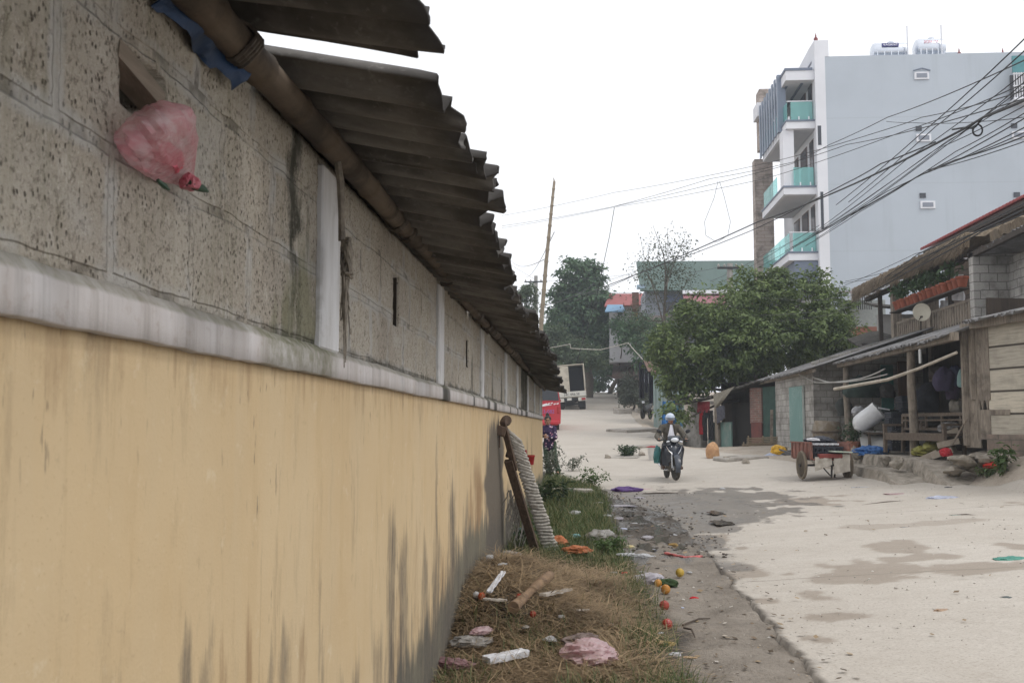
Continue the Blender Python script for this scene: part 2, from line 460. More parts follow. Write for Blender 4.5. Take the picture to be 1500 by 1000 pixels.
rd = npmesh('road', V, [(j * w + i, j * w + i + 1, (j + 1) * w + i + 1, (j + 1) * w + i) for j in range(len(ry) - 1) for i in range(NU)], ROAD, smooth=True)
setmask(rd, cols); tag(rd, 'pale dusty concrete road climbing the hill', None, None, 'structure')
# ================================================================ the long shed with the yellow wall on the left
WX = -0.8                                   # plane of the yellow wall
YE = 23.7                                   # far end of the shed
def wz(py, px): return atx(px, py, WX).z      # photo pixel on the wall plane -> height
def wy(px, py=590): return atx(px, py, WX).y
shed = thing('market_shed', 'long shed with stained yellow lower wall and grey block upper wall under a corrugated eave', 'shed', (-1.9, 12, 0))

t = NT('stained_yellow_plaster')
R, G, B = t.attr('mask')[:3]
P = t.pos
st = t.mapv(P, (1, 5, .9)); st2 = t.mapv(P, (1, 30, 1.6)); big = t.noise(P, 1.1, 5, .6)
n1 = t.noise(st, 1, 6, .62); n2 = t.noise(st2, 1, 5, .65); n3 = t.noise(P, 26, 6, .7); n4 = t.noise(P, 120, 3, .6)
c = t.mix(t.ramp(big, [(.3, 0), (.7, 1)]), (.56, .43, .262), (.51, .375, .212))
c = t.mix(t.ramp(n1, [(.38, .35), (.55, 0)]), c, (.53, .42, .27))
c = t.mix(t.ramp(n1, [(.56, 0), (.80, .38)]), c, (.36, .235, .11))
c = t.mix(t.ramp(n2, [(.60, 0), (.80, .28)]), c, (.32, .22, .11))
c = t.mix(t.ramp(n3, [(.60, 0), (.78, .55)]), c, (.62, .50, .33))
c = t.mix(t.ramp(n4, [(.62, 0), (.75, .35)]), c, (.27, .17, .08))
n6 = t.noise(t.mapv(P, (1, 3, .55)), 3.2, 7, .72); c = t.mix(t.ramp(n6, [(.56, 0), (.70, .45)]), c, (.27, .205, .125)); n7 = t.noise(P, 9, 7, .75); c = t.mix(t.ramp(n7, [(.60, 0), (.68, .5)]), c, (.62, .52, .36)); c = t.mix(t.ramp(n7, [(.30, .45), (.38, 0)]), c, (.30, .225, .135))
hi = t.math('ADD', n1, t.math('MULTIPLY', t.math('SUBTRACT', n3, .5), .55))
fa = t.noise(t.mapv(P, (1, 20, 1.3)), 1, 7, .75); fb_ = t.noise(t.mapv(P, (1, 8, 3.2)), 1, 7, .75)
fib = t.ramp(t.math('ADD', t.math('MULTIPLY', fa, .55), t.math('MULTIPLY', fb_, .45)), [(.36, 0), (.64, 1)])
mk = lambda m, k=1.5: t.ramp(t.math('SUBTRACT', t.math('MULTIPLY', m, k), t.math('MULTIPLY', fib, .88)), [(.0, 0), (.85, .93)])
fl = t.math('MULTIPLY', t.ramp(t.noise(t.mapv(P, (1, 34, 8)), 1, 3, .6), [(.64, 0), (.70, .75)]), t.ramp(t.noise(P, 1.4, 3), [(.48, 0), (.62, 1)]))
c = t.mix(fl, c, (.11, .092, .07))
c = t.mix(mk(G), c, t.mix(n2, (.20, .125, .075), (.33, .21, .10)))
c = t.mix(mk(B), c, t.mix(n3, (.075, .074, .058), (.175, .165, .125)))
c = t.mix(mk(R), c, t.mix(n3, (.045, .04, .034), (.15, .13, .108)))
cr = t.n('TexVoronoi'); cr.feature = 'DISTANCE_TO_EDGE'; cr.inputs['Scale'].default_value = .9
t.l(t.mix(.25, P, t.noise(P, 2.2, 5), 'ADD'), cr.inputs['Vector'])
crm = t.math('MULTIPLY', t.ramp(cr.outputs['Distance'], [(.0, 1), (.005, 0)]), t.ramp(t.noise(P, .8, 2), [(.52, 0), (.6, .8)]))
t.color(c); t.bump(t.math('ADD', t.math('MULTIPLY', n3, .7), t.math('MULTIPLY', n4, .4)), .35, .006)
YEL = t.m
zl = 1.605                                  # underside of the ledge
yy = [-1.5, 0., .6, .9]
while yy[-1] < YE: yy.append(yy[-1] + max(.012, yy[-1] * .0075))
yy[-1] = YE; zz = np.linspace(-.4, zl, 96)
# (pixel x centre, half width px, top pixel y, channel, strength)
STK = [(283, 22, 868, 'R', .62), (310, 20, 885, 'R', .56), (330, 14, 910, 'G', .5), (368, 8, 865, 'G', .62), (422, 15, 880, 'R', .62), (446, 11, 868, 'G', .66), (398, 12, 915, 'R', .5), (475, 6, 860, 'R', .5), (500, 12, 930, 'R', .5), (524, 13, 915, 'R', .58),
       (575, 11, 705, 'R', .72), (592, 12, 735, 'R', .66), (583, 15, 790, 'G', .55), (622, 9, 760, 'R', .68), (640, 9, 725, 'R', .70), (612, 8, 690, 'G', .42), (650, 6, 770, 'G', .66), (664, 8, 678, 'R', .78), (672, 6, 735, 'R', .6), (640, 3.5, 596, 'R', .62),
       (700, 9, 632, 'G', .9), (690, 7, 664, 'G', .7), (683, 6, 695, 'R', .66), (727, 14, 606, 'R', 2.4), (744, 5, 690, 'R', .9), (713, 2.5, 600, 'R', .75), (773, 2, 612, 'R', .65), (779, 1.6, 612, 'R', .6), (555, 20, 885, 'R', .6), (595, 24, 860, 'R', .66), (630, 20, 835, 'R', .74), (655, 14, 790, 'R', .76), (470, 4, 770, 'R', .42), (450, 3, 640, 'R', .4), (180, 6, 950, 'R', .4), (385, 4, 740, 'R', .4), (345, 5, 760, 'G', .35)]
STW = [(wy(p, (q + 780) / 2), abs(wy(p + h) - wy(p - h)) / 2, wz(q, p), ch, s) for p, h, q, ch, s in STK]
V = []; cols = []
for y in yy:
    for z in zz:
        V.append((WX + .004 * fbm(y * 1.5, z * 2), y, z))
        m = {'R': 0., 'G': 0., 'B': 0.}
        for y0, hw, zt, ch, s in STW:
            d = abs(y - y0 - hw * .35 * fbm(z * 3, y0 * 5)) / hw
            if d < 1.3 and z < zt + .15:
                m[ch] = max(m[ch], s * (1 - sst(.1, 1.25, d)) * (1 - sst(zt - min(.45, .065 * y0), zt + .06, z + (.04 + .05 * y0 / 2) * fbm(y * 60 / y0 ** .7, y0))))
        g0 = gz(-.7, y)
        top = interp(y, [(1, .1), (2.3, .18), (3, .12), (4, .28), (5, .5), (6, .55), (8, .45), (9.5, .7), (12, .45), (24, .35)])
        h = z - g0
        m['B'] = max(m['B'], .95 * (1 - sst(top * .45, top * 1.15, h + .16 * fbm(y * 5, z * 2, 2))))
        m['R'] = max(m['R'], .8 * (1 - sst(.02, .22, h + .1 * fbm(y * 7, z * 2, 6))) * sst(3, 5, y))
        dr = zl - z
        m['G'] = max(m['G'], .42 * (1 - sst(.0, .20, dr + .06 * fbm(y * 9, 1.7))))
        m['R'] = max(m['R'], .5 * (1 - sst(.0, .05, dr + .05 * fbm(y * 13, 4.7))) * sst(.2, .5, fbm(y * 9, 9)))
        cols.append((m['R'], m['G'], m['B'], 1))
w = len(zz); nV = len(V)
Fc = [(j * w + i, (j + 1) * w + i, (j + 1) * w + i + 1, j * w + i + 1) for j in range(len(yy) - 1) for i in range(w - 1)]
o = npmesh('lower_wall', np.array(V) - np.array(shed.location), Fc, YEL, shed, True); setmask(o, cols)
md = o.modifiers.new('Solidify', 'SOLIDIFY'); md.thickness = .2; md.offset = -1

# ledge
t = NT('whitewashed_ledge'); P = t.pos
s1 = t.noise(t.mapv(P, (1, 26, 1.5)), 1, 6, .7); s2 = t.noise(t.mapv(P, (1, 5, .8)), 1, 5, .65); n3 = t.noise(P, 30, 5, .7)
c = t.mix(t.ramp(s2, [(.35, 0), (.65, 1)]), (.56, .535, .53), (.43, .39, .365))
c = t.mix(t.ramp(s1, [(.50, 0), (.72, .6)]), c, (.25, .23, .21))
c = t.mix(t.ramp(n3, [(.55, 0), (.7, .4)]), c, (.30, .22, .17))
R, G, B = t.attr('mask')[:3]
c = t.mix(t.math('MULTIPLY', R, t.ramp(s1, [(.2, .6), (.6, 1)])), c, (.045, .043, .036)); c = t.mix(t.math('MULTIPLY', G, t.ramp(n3, [(.3, .35), (.6, 1)])), c, (.15, .15, .09))
pz = t.sep(P)[2]
t.color(c); t.bump(t.math('ADD', n3, s1), .3, .006); LEDGE = t.m
V = []; cols = []; prof = [(-.01, 1.604), (.020, 1.604), (.0245, 1.6065), (.025, 1.640), (.0245, 1.668), (.020, 1.676), (.003, 1.694), (-.02, 1.705)]
DK = [(648, 6), (712, 2.5), (722, 2.5), (762, 1.6), (769, 2), (745, 1), (690, 1.2), (756, 1)]
for y in yy:
    for i, (dx, z) in enumerate(prof):
        V.append((WX + dx + .002 * fbm(y * 4, z * 6) , y, z + .006 * fbm(y * 1.1, 3) + .003 * fbm(y * 9, 2)))
        r = max(1 - sst(.7, 1.1, abs(y - wy(p) + .02 * fbm(z * 20, p)) / (abs(wy(p + h) - wy(p - h)) / 2)) for p, h in DK)
        r = max(r, .55 * sst(.1, .4, fbm(y * 2.1, 2.2)) * (i / 7))
        g = sst(0, .35, 1 - abs(y - 2.85) / .45) * (.4 + .6 * i / 7) + .55 * (i >= 5)
        cols.append((r, min(1, g), 0, 1))
w = len(prof)
o = npmesh('ledge', np.array(V) - np.array(shed.location), [(j * w + i, j * w + i + 1, (j + 1) * w + i + 1, (j + 1) * w + i)[::-1] for j in range(len(yy) - 1) for i in range(w - 1)], LEDGE, shed, False); setmask(o, cols)

# upper wall of rough cinder blocks, with a missing block and narrow vent slots
t = NT('rough_cinder_blocks'); P = t.pos
x_, y_, z_ = t.sep(P)
wv = t.math('MULTIPLY', t.math('SUBTRACT', t.noise(P, 3.5, 3), .5), .030)
bv = t.comb(t.math('ADD', y_, wv), t.math('ADD', z_, t.math('ADD', wv, -1.701)), 0.0)
bk = t.n('TexBrick'); t.l(bv, bk.inputs['Vector']); bk.inputs['Scale'].default_value = 1
bk.inputs['Brick Width'].default_value = .37; bk.inputs['Row Height'].default_value = .226; bk.inputs['Mortar Size'].default_value = .013; bk.inputs['Mortar Smooth'].default_value = .35
bk.inputs['Color1'].default_value = (0, 0, 0, 1); bk.inputs['Color2'].default_value = (1, 1, 1, 1); bk.inputs['Mortar'].default_value = (.5, .5, .5, 1); bk.offset = .47
wide = t.n('TexBrick'); t.l(bv, wide.inputs['Vector']); wide.inputs['Scale'].default_value = 1; wide.offset = .47
wide.inputs['Brick Width'].default_value = .37; wide.inputs['Row Height'].default_value = .226; wide.inputs['Mortar Size'].default_value = .036; wide.inputs['Mortar Smooth'].default_value = .6
g1 = t.noise(P, 75, 4, .75); g2 = t.noise(P, 190, 3, .75); g3 = t.noise(P, 7, 5, .65); big = t.noise(P, 1.3, 4)
pit = t.voro(t.mapv(P, (1, 1, .7)), 84)
c = t.mix(bk.outputs['Color'], (.42, .38, .315), (.36, .32, .26))
c = t.mix(t.ramp(g3, [(.35, 0), (.68, .7)]), c, (.42, .39, .34))
c = t.mix(t.ramp(big, [(.48, 0), (.66, .6)]), c, (.26, .225, .185))
c = t.mix(t.ramp(g1, [(.52, 0), (.64, .85)]), c, (.15, .128, .10))
g5 = t.noise(t.mapv(P, (1, 1, .55)), 26, 6, .75); c = t.mix(t.ramp(g5, [(.58, 0), (.66, .75)]), c, (.125, .103, .08)); c = t.mix(t.ramp(g5, [(.33, .6), (.43, 0)]), c, (.52, .485, .43))
c = t.mix(t.ramp(g2, [(.30, .8), (.46, 0)]), c, (.52, .48, .41))
pm = t.math('MULTIPLY', t.ramp(pit, [(.15, 1), (.30, 0)]), t.ramp(t.noise(P, 17, 3), [(.42, 0), (.54, 1)]))
c = t.mix(t.math('MULTIPLY', pm, .85), c, (.065, .05, .038))
mort = t.math('MULTIPLY', wide.outputs['Fac'], t.ramp(t.noise(P, 4.5, 5, .6), [(.43, 0), (.58, .8)]))
c = t.mix(mort, c, t.mix(g3, (.46, .45, .43), (.37, .355, .33)))
jl = t.math('MULTIPLY', bk.outputs['Fac'], t.ramp(t.noise(P, 6.5, 4), [(.54, 0), (.64, .6)]))
c = t.mix(jl, c, (.075, .066, .052))
R, G, B = t.attr('mask')[:3]
stn = t.noise(t.mapv(P, (1, 34, 5)), 1, 5, .7)
c = t.mix(t.ramp(t.math('ADD', G, t.math('MULTIPLY', t.math('SUBTRACT', stn, .5), 1.2)), [(.25, 0), (.8, .8)]), c, t.mix(g1, (.25, .24, .15), (.10, .10, .06)))
c = t.mix(t.math('MULTIPLY', t.ramp(t.math('ADD', R, t.math('MULTIPLY', t.math('SUBTRACT', t.math('ADD', t.math('MULTIPLY', stn, .5), t.math('MULTIPLY', g1, .5)), .5), 2.4)), [(.15, 0), (.95, .95)]), t.ramp(R, [(.02, 0), (.2, 1)])), c, t.mix(g1, (.022, .024, .018), (.06, .058, .042)))
c = t.mix(t.math('MULTIPLY', B, .7), c, (.45, .43, .40))
t.color(c); t.rough(.95)
h = t.math('ADD', t.math('MULTIPLY', g1, .6), t.math('MULTIPLY', g2, .4)); h = t.math('SUBTRACT', h, t.math('MULTIPLY', pm, .9)); h = t.math('SUBTRACT', h, t.math('MULTIPLY', bk.outputs['Fac'], .9))
t.bump(h, .85, .010); BLOCK = t.m
holes = [(wy(178, 110), wy(246, 130), wz(168, 200), wz(60, 180)), (wy(577, 440), wy(585, 440), wz(478, 581), wz(403, 581)), (wy(683.5, 520), wy(687, 520), wz(538, 685), wz(497, 685))]
TOPZ = 2.30
ys2 = sorted(set([round(v, 4) for v in yy if all(abs(v - e) > .006 for h_ in holes for e in h_[:2])] + [round(e, 4) for h_ in holes for e in h_[:2]]))
zs2 = sorted(set([round(float(v), 4) for v in np.linspace(1.69, TOPZ, 40) if all(abs(v - e) > .006 for h_ in holes for e in h_[2:])] + [round(e, 4) for h_ in holes for e in h_[2:]]))
V = []; cols = []
for y in ys2:
    for z in zs2:
        V.append((WX - .004 + .005 * fbm(y * 5, z * 5) + .003 * fbm(y * 22, z * 22), y, z))
        r = (1 - sst(.0, 1.35, abs(y - 2.80 - .05 * fbm(z * 9, 1) - .25 * max(0, 1.97 - z)) / (.075 + .06 * fbm(z * 7, 8)))) * (.45 + .55 * sst(1.84, 1.98, z))
        r = max(r, .75 * (1 - sst(.0, .035, z - 1.70 + .03 * fbm(y * 6, 3))) * sst(2.2, 2.8, y))
        for p, hh in ((645, 3), (708, 2), (741, 1.2), (757, 1), (722, 1), (766, 2.4), (771, 2.4), (735, 1), (692, 1.0)):
            y0, y1 = wy(p - hh), wy(p + hh)
            r = max(r, .8 * (1 - sst(.8, 1.6, abs(y - (y0 + y1) / 2) / ((y1 - y0) / 2))) * (1 - sst(1.75, 2.2, z + .1 * fbm(y * 3, z))) if p < 760 else .95 * (1 - sst(.8, 1.3, abs(y - (y0 + y1) / 2) / ((y1 - y0) / 2))))
        g = sst(0, .8, 1 - abs(y - 2.86 + .12 * fbm(y * 6, z * 5)) / .42) * (.85 - .7 * sst(1.74, 2.1, z)) * (.5 + 1.0 * sst(-.3, .4, fbm(y * 7, z * 4, 3)))
        g = max(g, .3 * sst(.05, .4, fbm(y * 1.3, 5.5)))
        cols.append((r, g, sst(.25, .5, fbm(y * 2.2, z * 4, 8)) * .5, 1))
w = len(zs2)
def inhole(j, i):
    y, z = (ys2[j] + ys2[j + 1]) / 2, (zs2[i] + zs2[i + 1]) / 2
    return any(a < y < b and c_ < z < d for a, b, c_, d in holes)
o = npmesh('block_wall', np.array(V) - np.array(shed.location), [(j * w + i, j * w + i + 1, (j + 1) * w + i + 1, (j + 1) * w + i)[::-1] for j in range(len(ys2) - 1) for i in range(w - 1) if not inhole(j, i)], BLOCK, shed); setmask(o, cols)
md = o.modifiers.new('Solidify', 'SOLIDIFY'); md.thickness = .13; md.offset = -1

for hq in holes[1:]:  # dark plates in the vent slots: recess shade and dirt put into their colour
    b = MB(); b.box((WX - .07, hq[1] - .004, (hq[2] + hq[3]) / 2), (.115, .006, hq[3] - hq[2] - .002)); b.box((WX - .130, (hq[0] + hq[1]) / 2, (hq[2] + hq[3]) / 2), (.004, hq[1] - hq[0] + .1, hq[3] - hq[2] + .1)); b.build('slot_shade_plate', mat('slot_shade_and_dirt', (.05, .04, .032), (.03, .025, .02), 20), shed)
WHITEP = mat('old_white_post', (.60, .60, .61), (.44, .43, .42), 3, stretch=(4, 4, 1), dirt=(.25, .24, .21), dscale=3, world=True)
k = 0
PY = [(-.35, .24), (wy(480, 380), .24), (wy(644, 510), .22), (wy(705.5, 550), .22), (wy(740.5, 570), .24), (wy(757.5, 580), .22), (16.5, .22), (19.2, .22), (22, .22)]
for y, wd in PY:
    b = MB(); b.box((WX - .052, y, (1.69 + 2.27) / 2), (.13, wd, .58), bev=.006); b.build('pilaster', WHITEP, shed)
DARKC = mat('inner_dark_plaster', (.16, .14, .12), (.10, .09, .08), 3)
b = MB(); b.box((-3.0, 11.1, 1.5), (.15, 25.2, 3.4)); b.build('rear_wall', DARKC, shed)
b = MB(); b.box((-1.95, YE - .1, 1.1), (1.95, .15, 2.5)); b.build('end_wall', DARKC, shed)
b = MB(); b.box((-1.95, -1.4, 1.1), (1.95, .15, 2.5)); b.build('end_wall', DARKC, shed)
LINT = mat('weathered_timber', (.21, .17, .13), (.115, .09, .07), 5, stretch=(6, 1, 6), bump=.4)
b = MB(); b.bar((WX - .03, holes[0][0] - .0, holes[0][3] - .012), (WX - .03, holes[0][1] + .0, holes[0][3] - .045), .05, .035); b.build('lintel', mat('pale_lintel_board', (.24, .20, .16), (.16, .13, .10), 6, stretch=(8, 1, 8)), shed)

# bamboo purlin under the eave
t = NT('old_bamboo'); P = t.pos
n1 = t.noise(t.mapv(P, (14, 1.2, 14)), 1, 5, .6); n2 = t.noise(P, 4.5, 5, .65)
c = t.mix(t.ramp(n1, [(.35, 0), (.65, 1)]), (.135, .103, .074), (.06, .044, .032))
c = t.mix(t.ramp(n2, [(.45, 0), (.62, .9)]), c, (.04, .03, .022))
t.color(c); t.bump(n1, .3, .006); BAMB = t.m
rr = random.Random(4)
b = MB(); pts = []; rs = []; y = -1.3
while y < YE + .1:
    nd = .28 + rr.random() * .1
    base = .034 + .006 * math.sin(y * .7)
    xx = -.738 + .018 * fbm(y * .35, 2); z0 = 2.292 + .03 * fbm(y * .3, 7) - .012 * math.sin(y)
    for q, ra in ((0, base), (.03, base * 1.0), (.05, base * 1.14), (.07, base)):
        pts.append((xx, y + q, z0)); rs.append(ra)
    y += nd
b.tube(pts, rs, 14); b.build('bamboo_purlin', BAMB, shed, True)
LASH = mat('frayed_lashing', (.12, .10, .08), (.05, .04, .035), 20, bump=.5)
for y in (2.1, 4.05, 4.3, 5.75, 7.5, 8.2, 8.5, 9.4, 10.2, 11.2, 13, 15):
    b = MB()
    for q in range(4):
        yq = y + q * .016
        b.tube([(-.738 + .043 * math.cos(a), yq + .02 * math.sin(a * 2), 2.292 + .03 * fbm(y * .3, 7) - .012 * math.sin(y) + .044 * math.sin(a)) for a in np.linspace(0, 6.28, 13)], .005, 5)
    b.build('lashing', LASH, shed)
b = MB(); b.bar((-1.9, -1.2, 2.50), (-1.9, YE, 2.50), .08, .08)
for y in np.arange(-.5, YE, 1.32): b.bar((-2.9, y, 2.66), (-.86, y + .05, 2.30), .05, .05)
b.build('rafters', LINT, shed)

# corrugated sheets, each its own part
t = NT('old_fibre_cement'); P = t.pos
n1 = t.noise(t.mapv(P, (2.2, 9, 2)), 1, 6, .65); n2 = t.noise(P, 3, 5, .6); n3 = t.noise(P, 45, 4, .6)
nz = t.sep(t.n('NewGeometry').outputs['Normal'])[2]
c = t.mix(t.ramp(n1, [(.35, 0), (.65, 1)]), (.175, .165, .152), (.085, .077, .07))
c = t.mix(t.ramp(n2, [(.45, 0), (.65, .8)]), c, (.045, .04, .035))
c = t.mix(t.ramp(n3, [(.58, 0), (.72, .5)]), c, (.22, .21, .195))
R, G, B = t.attr('mask')[:3]
c = t.mix(t.math('MULTIPLY', R, t.ramp(n1, [(.3, .5), (.5, 1)])), c, (.025, .022, .02))
t.color(c); t.bump(t.math('ADD', n3, n1), .3, .006); FIBRE = t.m
def corrugated(name, parent, m, y0, y1, xe, z_e, slope, length, dz0=0, dz1=0, pitch=.165, amp=.031, th=.008, seed=0, skew=0, jag=.02, sg=-1):
    rr = random.Random(seed); ny = max(8, int((y1 - y0) / pitch * 10)); nx = 16; V = []; cols = []
    notch = [rr.uniform(-jag, jag) + (rr.random() < .18) * rr.uniform(.02, .07) for _ in range(40)]
    for i in range(nx + 1):
        for j in range(ny + 1):
            u = j / ny; y = y0 + (y1 - y0) * u; s = (i / nx) ** 1.4 * length
            jj = notch[int((y - y0) / pitch * 2) % 40] * (1 - i / nx) ** 6 + .012 * fbm(y * 30, seed) * (i == 0)
            x = xe + sg * (s + jj); z = z_e + slope * s + dz0 + (dz1 - dz0) * u + amp * math.sin((y - y0) * 2 * math.pi / pitch) + .006 * fbm(y * 2, s * 2, seed)
            V.append((x, y + skew * s, z)); cols.append((max(0, 1 - s / .13) if rr.random() < .9 else .4, 0, 0, 1))
    w = ny + 1
    V = np.array(V); off = np.array(parent.location) if parent is not None else np.zeros(3)
    o = npmesh(name, V - off, [(i * w + j, i * w + j + 1, (i + 1) * w + j + 1, (i + 1) * w + j)[::-1] for i in range(nx) for j in range(ny)], m, parent, True)
    setmask(o, cols); md = o.modifiers.new('Solidify', 'SOLIDIFY'); md.thickness = th; md.offset = 0
    return o
rr = random.Random(11)
SH = [(-1.3, -.3, 0, 0, 0), (-.36, .62, .02, 0, 0), (.58, 1.55, 0, .02, .0), (1.5, 2.24, .01, .02, .10), (2.35, 3.13, -.002, .00, .05), (3.06, 3.72, .0, -.005, .06), (3.74, 4.62, -.012, -.03, .03)]
y = 4.60
while y < YE - .2:
    n = rr.choice([5, 5.5, 6]) * .165; lift = rr.choice([0, .018, .035, -.02, -.035]); SH.append((y, y + n, lift, lift + rr.uniform(-.035, .01), rr.uniform(-.02, .05))); y += n - rr.choice([.05, .09, -.05, .06, -.09])
for k, (a, b_, d0, d1, sk) in enumerate(SH):
    corrugated('roof_sheet', shed, FIBRE, a, b_, -.305 + rr.uniform(-.06, .06) * (k > 4), 2.272, .20, 2.75, d0, d1, seed=k, skew=sk)
# ================================================================ things on and by the yellow wall
def plastic(name, c, c2, alpha=.8, rough=.35):
    if name in _M: return _M[name]
    t = NT(name); n = t.noise(t.mapv(t.obj, (1, 1, 2)), 22, 4, .6, .8)
    t.color(t.mix(t.ramp(n, [(.35, 0), (.65, 1)]), c, c2)); t.rough(rough); t.b.inputs['Specular IOR Level'].default_value = .5
    tr = t.n('BsdfTranslucent'); t.put(tr.inputs[0], c); ms = t.n('MixShader'); ms.inputs[0].default_value = .35
    tp = t.n('BsdfTransparent'); m2 = t.n('MixShader'); m2.inputs[0].default_value = 1 - alpha
    t.l(t.b.outputs[0], ms.inputs[1]); t.l(tr.outputs[0], ms.inputs[2]); t.l(ms.outputs[0], m2.inputs[1]); t.l(tp.outputs[0], m2.inputs[2]); t.l(m2.outputs[0], t.out.inputs[0])
    t.bump(t.noise(t.mapv(t.obj, (1, 1, 2.5)), 30, 3, .5, 1.5), .6, .01); _M[name] = t.m; return t.m
def crumple(mb, c, r, seed, amp=.5, flat=0, nu=44, nv=22, rot=(0, 0, 0)):
    """folded plastic or cloth heap: ridged noise makes the creases"""
    M = Matrix.Translation(c) @ Euler(rot).to_matrix().to_4x4(); off = Vector((seed * 5.1, seed * 2.3, seed)); vs = []
    for j in range(nv + 1):
        th = math.pi * j / nv
        for i in range(nu):
            ph = 2 * math.pi * i / nu; d = Vector((math.sin(th) * math.cos(ph), math.sin(th) * math.sin(ph), -math.cos(th)))
            rdg = 1 - abs(mnoise.noise(d * 1.9 + off)) * 2.2; r2 = 1 - abs(mnoise.noise(d * 4.7 + off)) * 2
            r3 = 1 - abs(mnoise.noise(d * 9.3 + off)) * 2
            k = 1 + amp * (.42 * rdg + .13 * r2 + .06 * r3 - .30) + amp * .6 * mnoise.noise(d * 1.1 + off)
            vs.append((d.x * r[0] * k, d.y * r[1] * k, max(d.z * r[2] * k, -r[2] * .55)))
    fs = [(j * nu + i, j * nu + (i + 1) % nu, (j + 1) * nu + (i + 1) % nu, (j + 1) * nu + i) for j in range(nv) for i in range(nu)]
    mb.add(vs, fs, M); return mb

pb = thing('plastic_bag', 'pink plastic bag stuffed into the missing block hole of the grey wall', 'plastic bag', (WX + .02, 1.93, 1.89))
b = MB(); V = []; nu, nv = 48, 30
PINK = plastic('thin_pink_plastic', (.78, .36, .41), (.88, .70, .72), .52, .2)
for j in range(nv + 1):
    s = j / nv
    cc_ = atx(207 + 70 * s, 170 + 100 * s ** 1.15, -.815 + .075 * math.sin(math.pi * min(1, .15 + s * .8))); cx, cy, cz = cc_
    rr_ = .086 * (math.sin(math.pi * min(1, .12 + .88 * s)) ** .6) * (1 - .48 * s) + .003
    for i in range(nu):
        a = 2 * math.pi * i / nu
        k = 1 + .13 * (1 - abs(mnoise.noise(Vector((math.cos(a) * 1.6, math.sin(a) * 1.6, s * 1.4)))) * 3) + .16 * (.5 - abs(math.sin(a * 4.5 + 1.5 * math.sin(s * 5) + 1.2 * mnoise.noise(Vector((a, s * 4, 2)))))) * (.35 + s) + .16 * (.5 - abs(math.sin(a * 8 + 1.2 * s + mnoise.noise(Vector((a, s * 2, 5))))))
        V.append((cx + rr_ * .62 * math.cos(a) * k, cy + rr_ * 1.1 * math.sin(a) * k, cz + rr_ * .70 * math.sin(a + .9) * k))
b.add(V, [(j * nu + i, j * nu + (i + 1) % nu, (j + 1) * nu + (i + 1) % nu, (j + 1) * nu + i) for j in range(nv) for i in range(nu)])
b.build('bag_body', PINK, pb, True)
b = MB(); cI = atx(236, 232, -.782); crumple(b, cI, (.030, .055, .032), 6, .5); b.build('contents', mat('deep_pink_contents', (.52, .10, .14), (.40, .07, .10), 20, .5), pb, True)
b = MB(); crumple(b, atx(277, 270, -.765), (.016, .022, .018), 4, .9); b.build('knot', plastic('deep_pink_plastic', (.60, .14, .19), (.72, .28, .32), .97), pb, True)
GREENP = mat('dark_green_stalk', (.035, .075, .045), (.02, .04, .025), 20, .5)
b = MB(); b.tube([atx(276, 268, -.76), atx(285, 272, -.755), atx(296, 276, -.752), atx(305, 281, -.75)], [.007, .010, .008, .002], 8); b.build('leaf_stalk', GREENP, pb, True)
b = MB(); b.tube([atx(231, 264, -.77), atx(240, 272, -.765), atx(248, 278, -.765)], [.004, .006, .002], 6); b.build('leaf_stalk', GREENP, pb, True)

STRAWR = mat('dry_straw_rope', (.24, .21, .17), (.11, .095, .08), 30, bump=.6, bscale=80)
b = MB(); rr = random.Random(3)
yb, xb = wy(458), WX + .09
b.tube([(xb - .03, yb - .02, 2.33), (xb - .012, yb - .01, 2.20), (xb - .010, yb, 2.10), (xb - .012, yb + .02, 2.02)], [.009, .012, .010, .012], 7)
for q in range(9):
    a0 = rr.random() * 6; w_ = .022 + .018 * rr.random(); hgt = .05 + .05 * rr.random(); z0 = 1.99 - .03 * rr.random()
    b.tube([(xb + w_ * .5 * math.sin(a) + .008 * rr.random(), yb + .02 + w_ * math.cos(a + a0 * .2), z0 + hgt * math.sin(a * .98 + a0) * .7) for a in np.linspace(0, 6.0, 12)], .0055, 5)
for q in range(13):
    L = rr.uniform(.12, .34); p = Vector((xb + rr.uniform(-.01, .012), yb + .02 + rr.uniform(-.02, .02), 1.96)); pts = [p.copy()]; dr = Vector((rr.uniform(-.05, .05), rr.uniform(-.10, .16), -1))
    for k in range(7):
        p = p + dr.normalized() * L / 7 + Vector((rr.uniform(-.004, .004), rr.uniform(-.006, .006), 0)); pts.append(p.copy()); dr.y += rr.uniform(-.08, .10)
    b.tube(pts, [.0045 - .0004 * k for k in range(8)], 5)
one('hanging_straw_rope', b, STRAWR, 'frayed knot of straw rope hanging against the first white post of the shed wall', 'rope', smooth=True)

b = MB()
b.sheet(lambda u, v: (-.79 + .035 * math.sin(v * 3) + .014 * math.sin(u * 11 + v * 5), 1.78 + .42 * u + .02 * v, 2.325 - .085 * v - .02 * u + .016 * fbm(u * 8, v * 5, 3)), 24, 8, .003)
one('blue_tarpaulin', b, mat('blue_tarp_dark', (.016, .045, .115), (.012, .03, .07), 8, .5), 'strip of blue tarpaulin tucked under the bamboo pole at the top of the wall', 'tarpaulin', smooth=True)

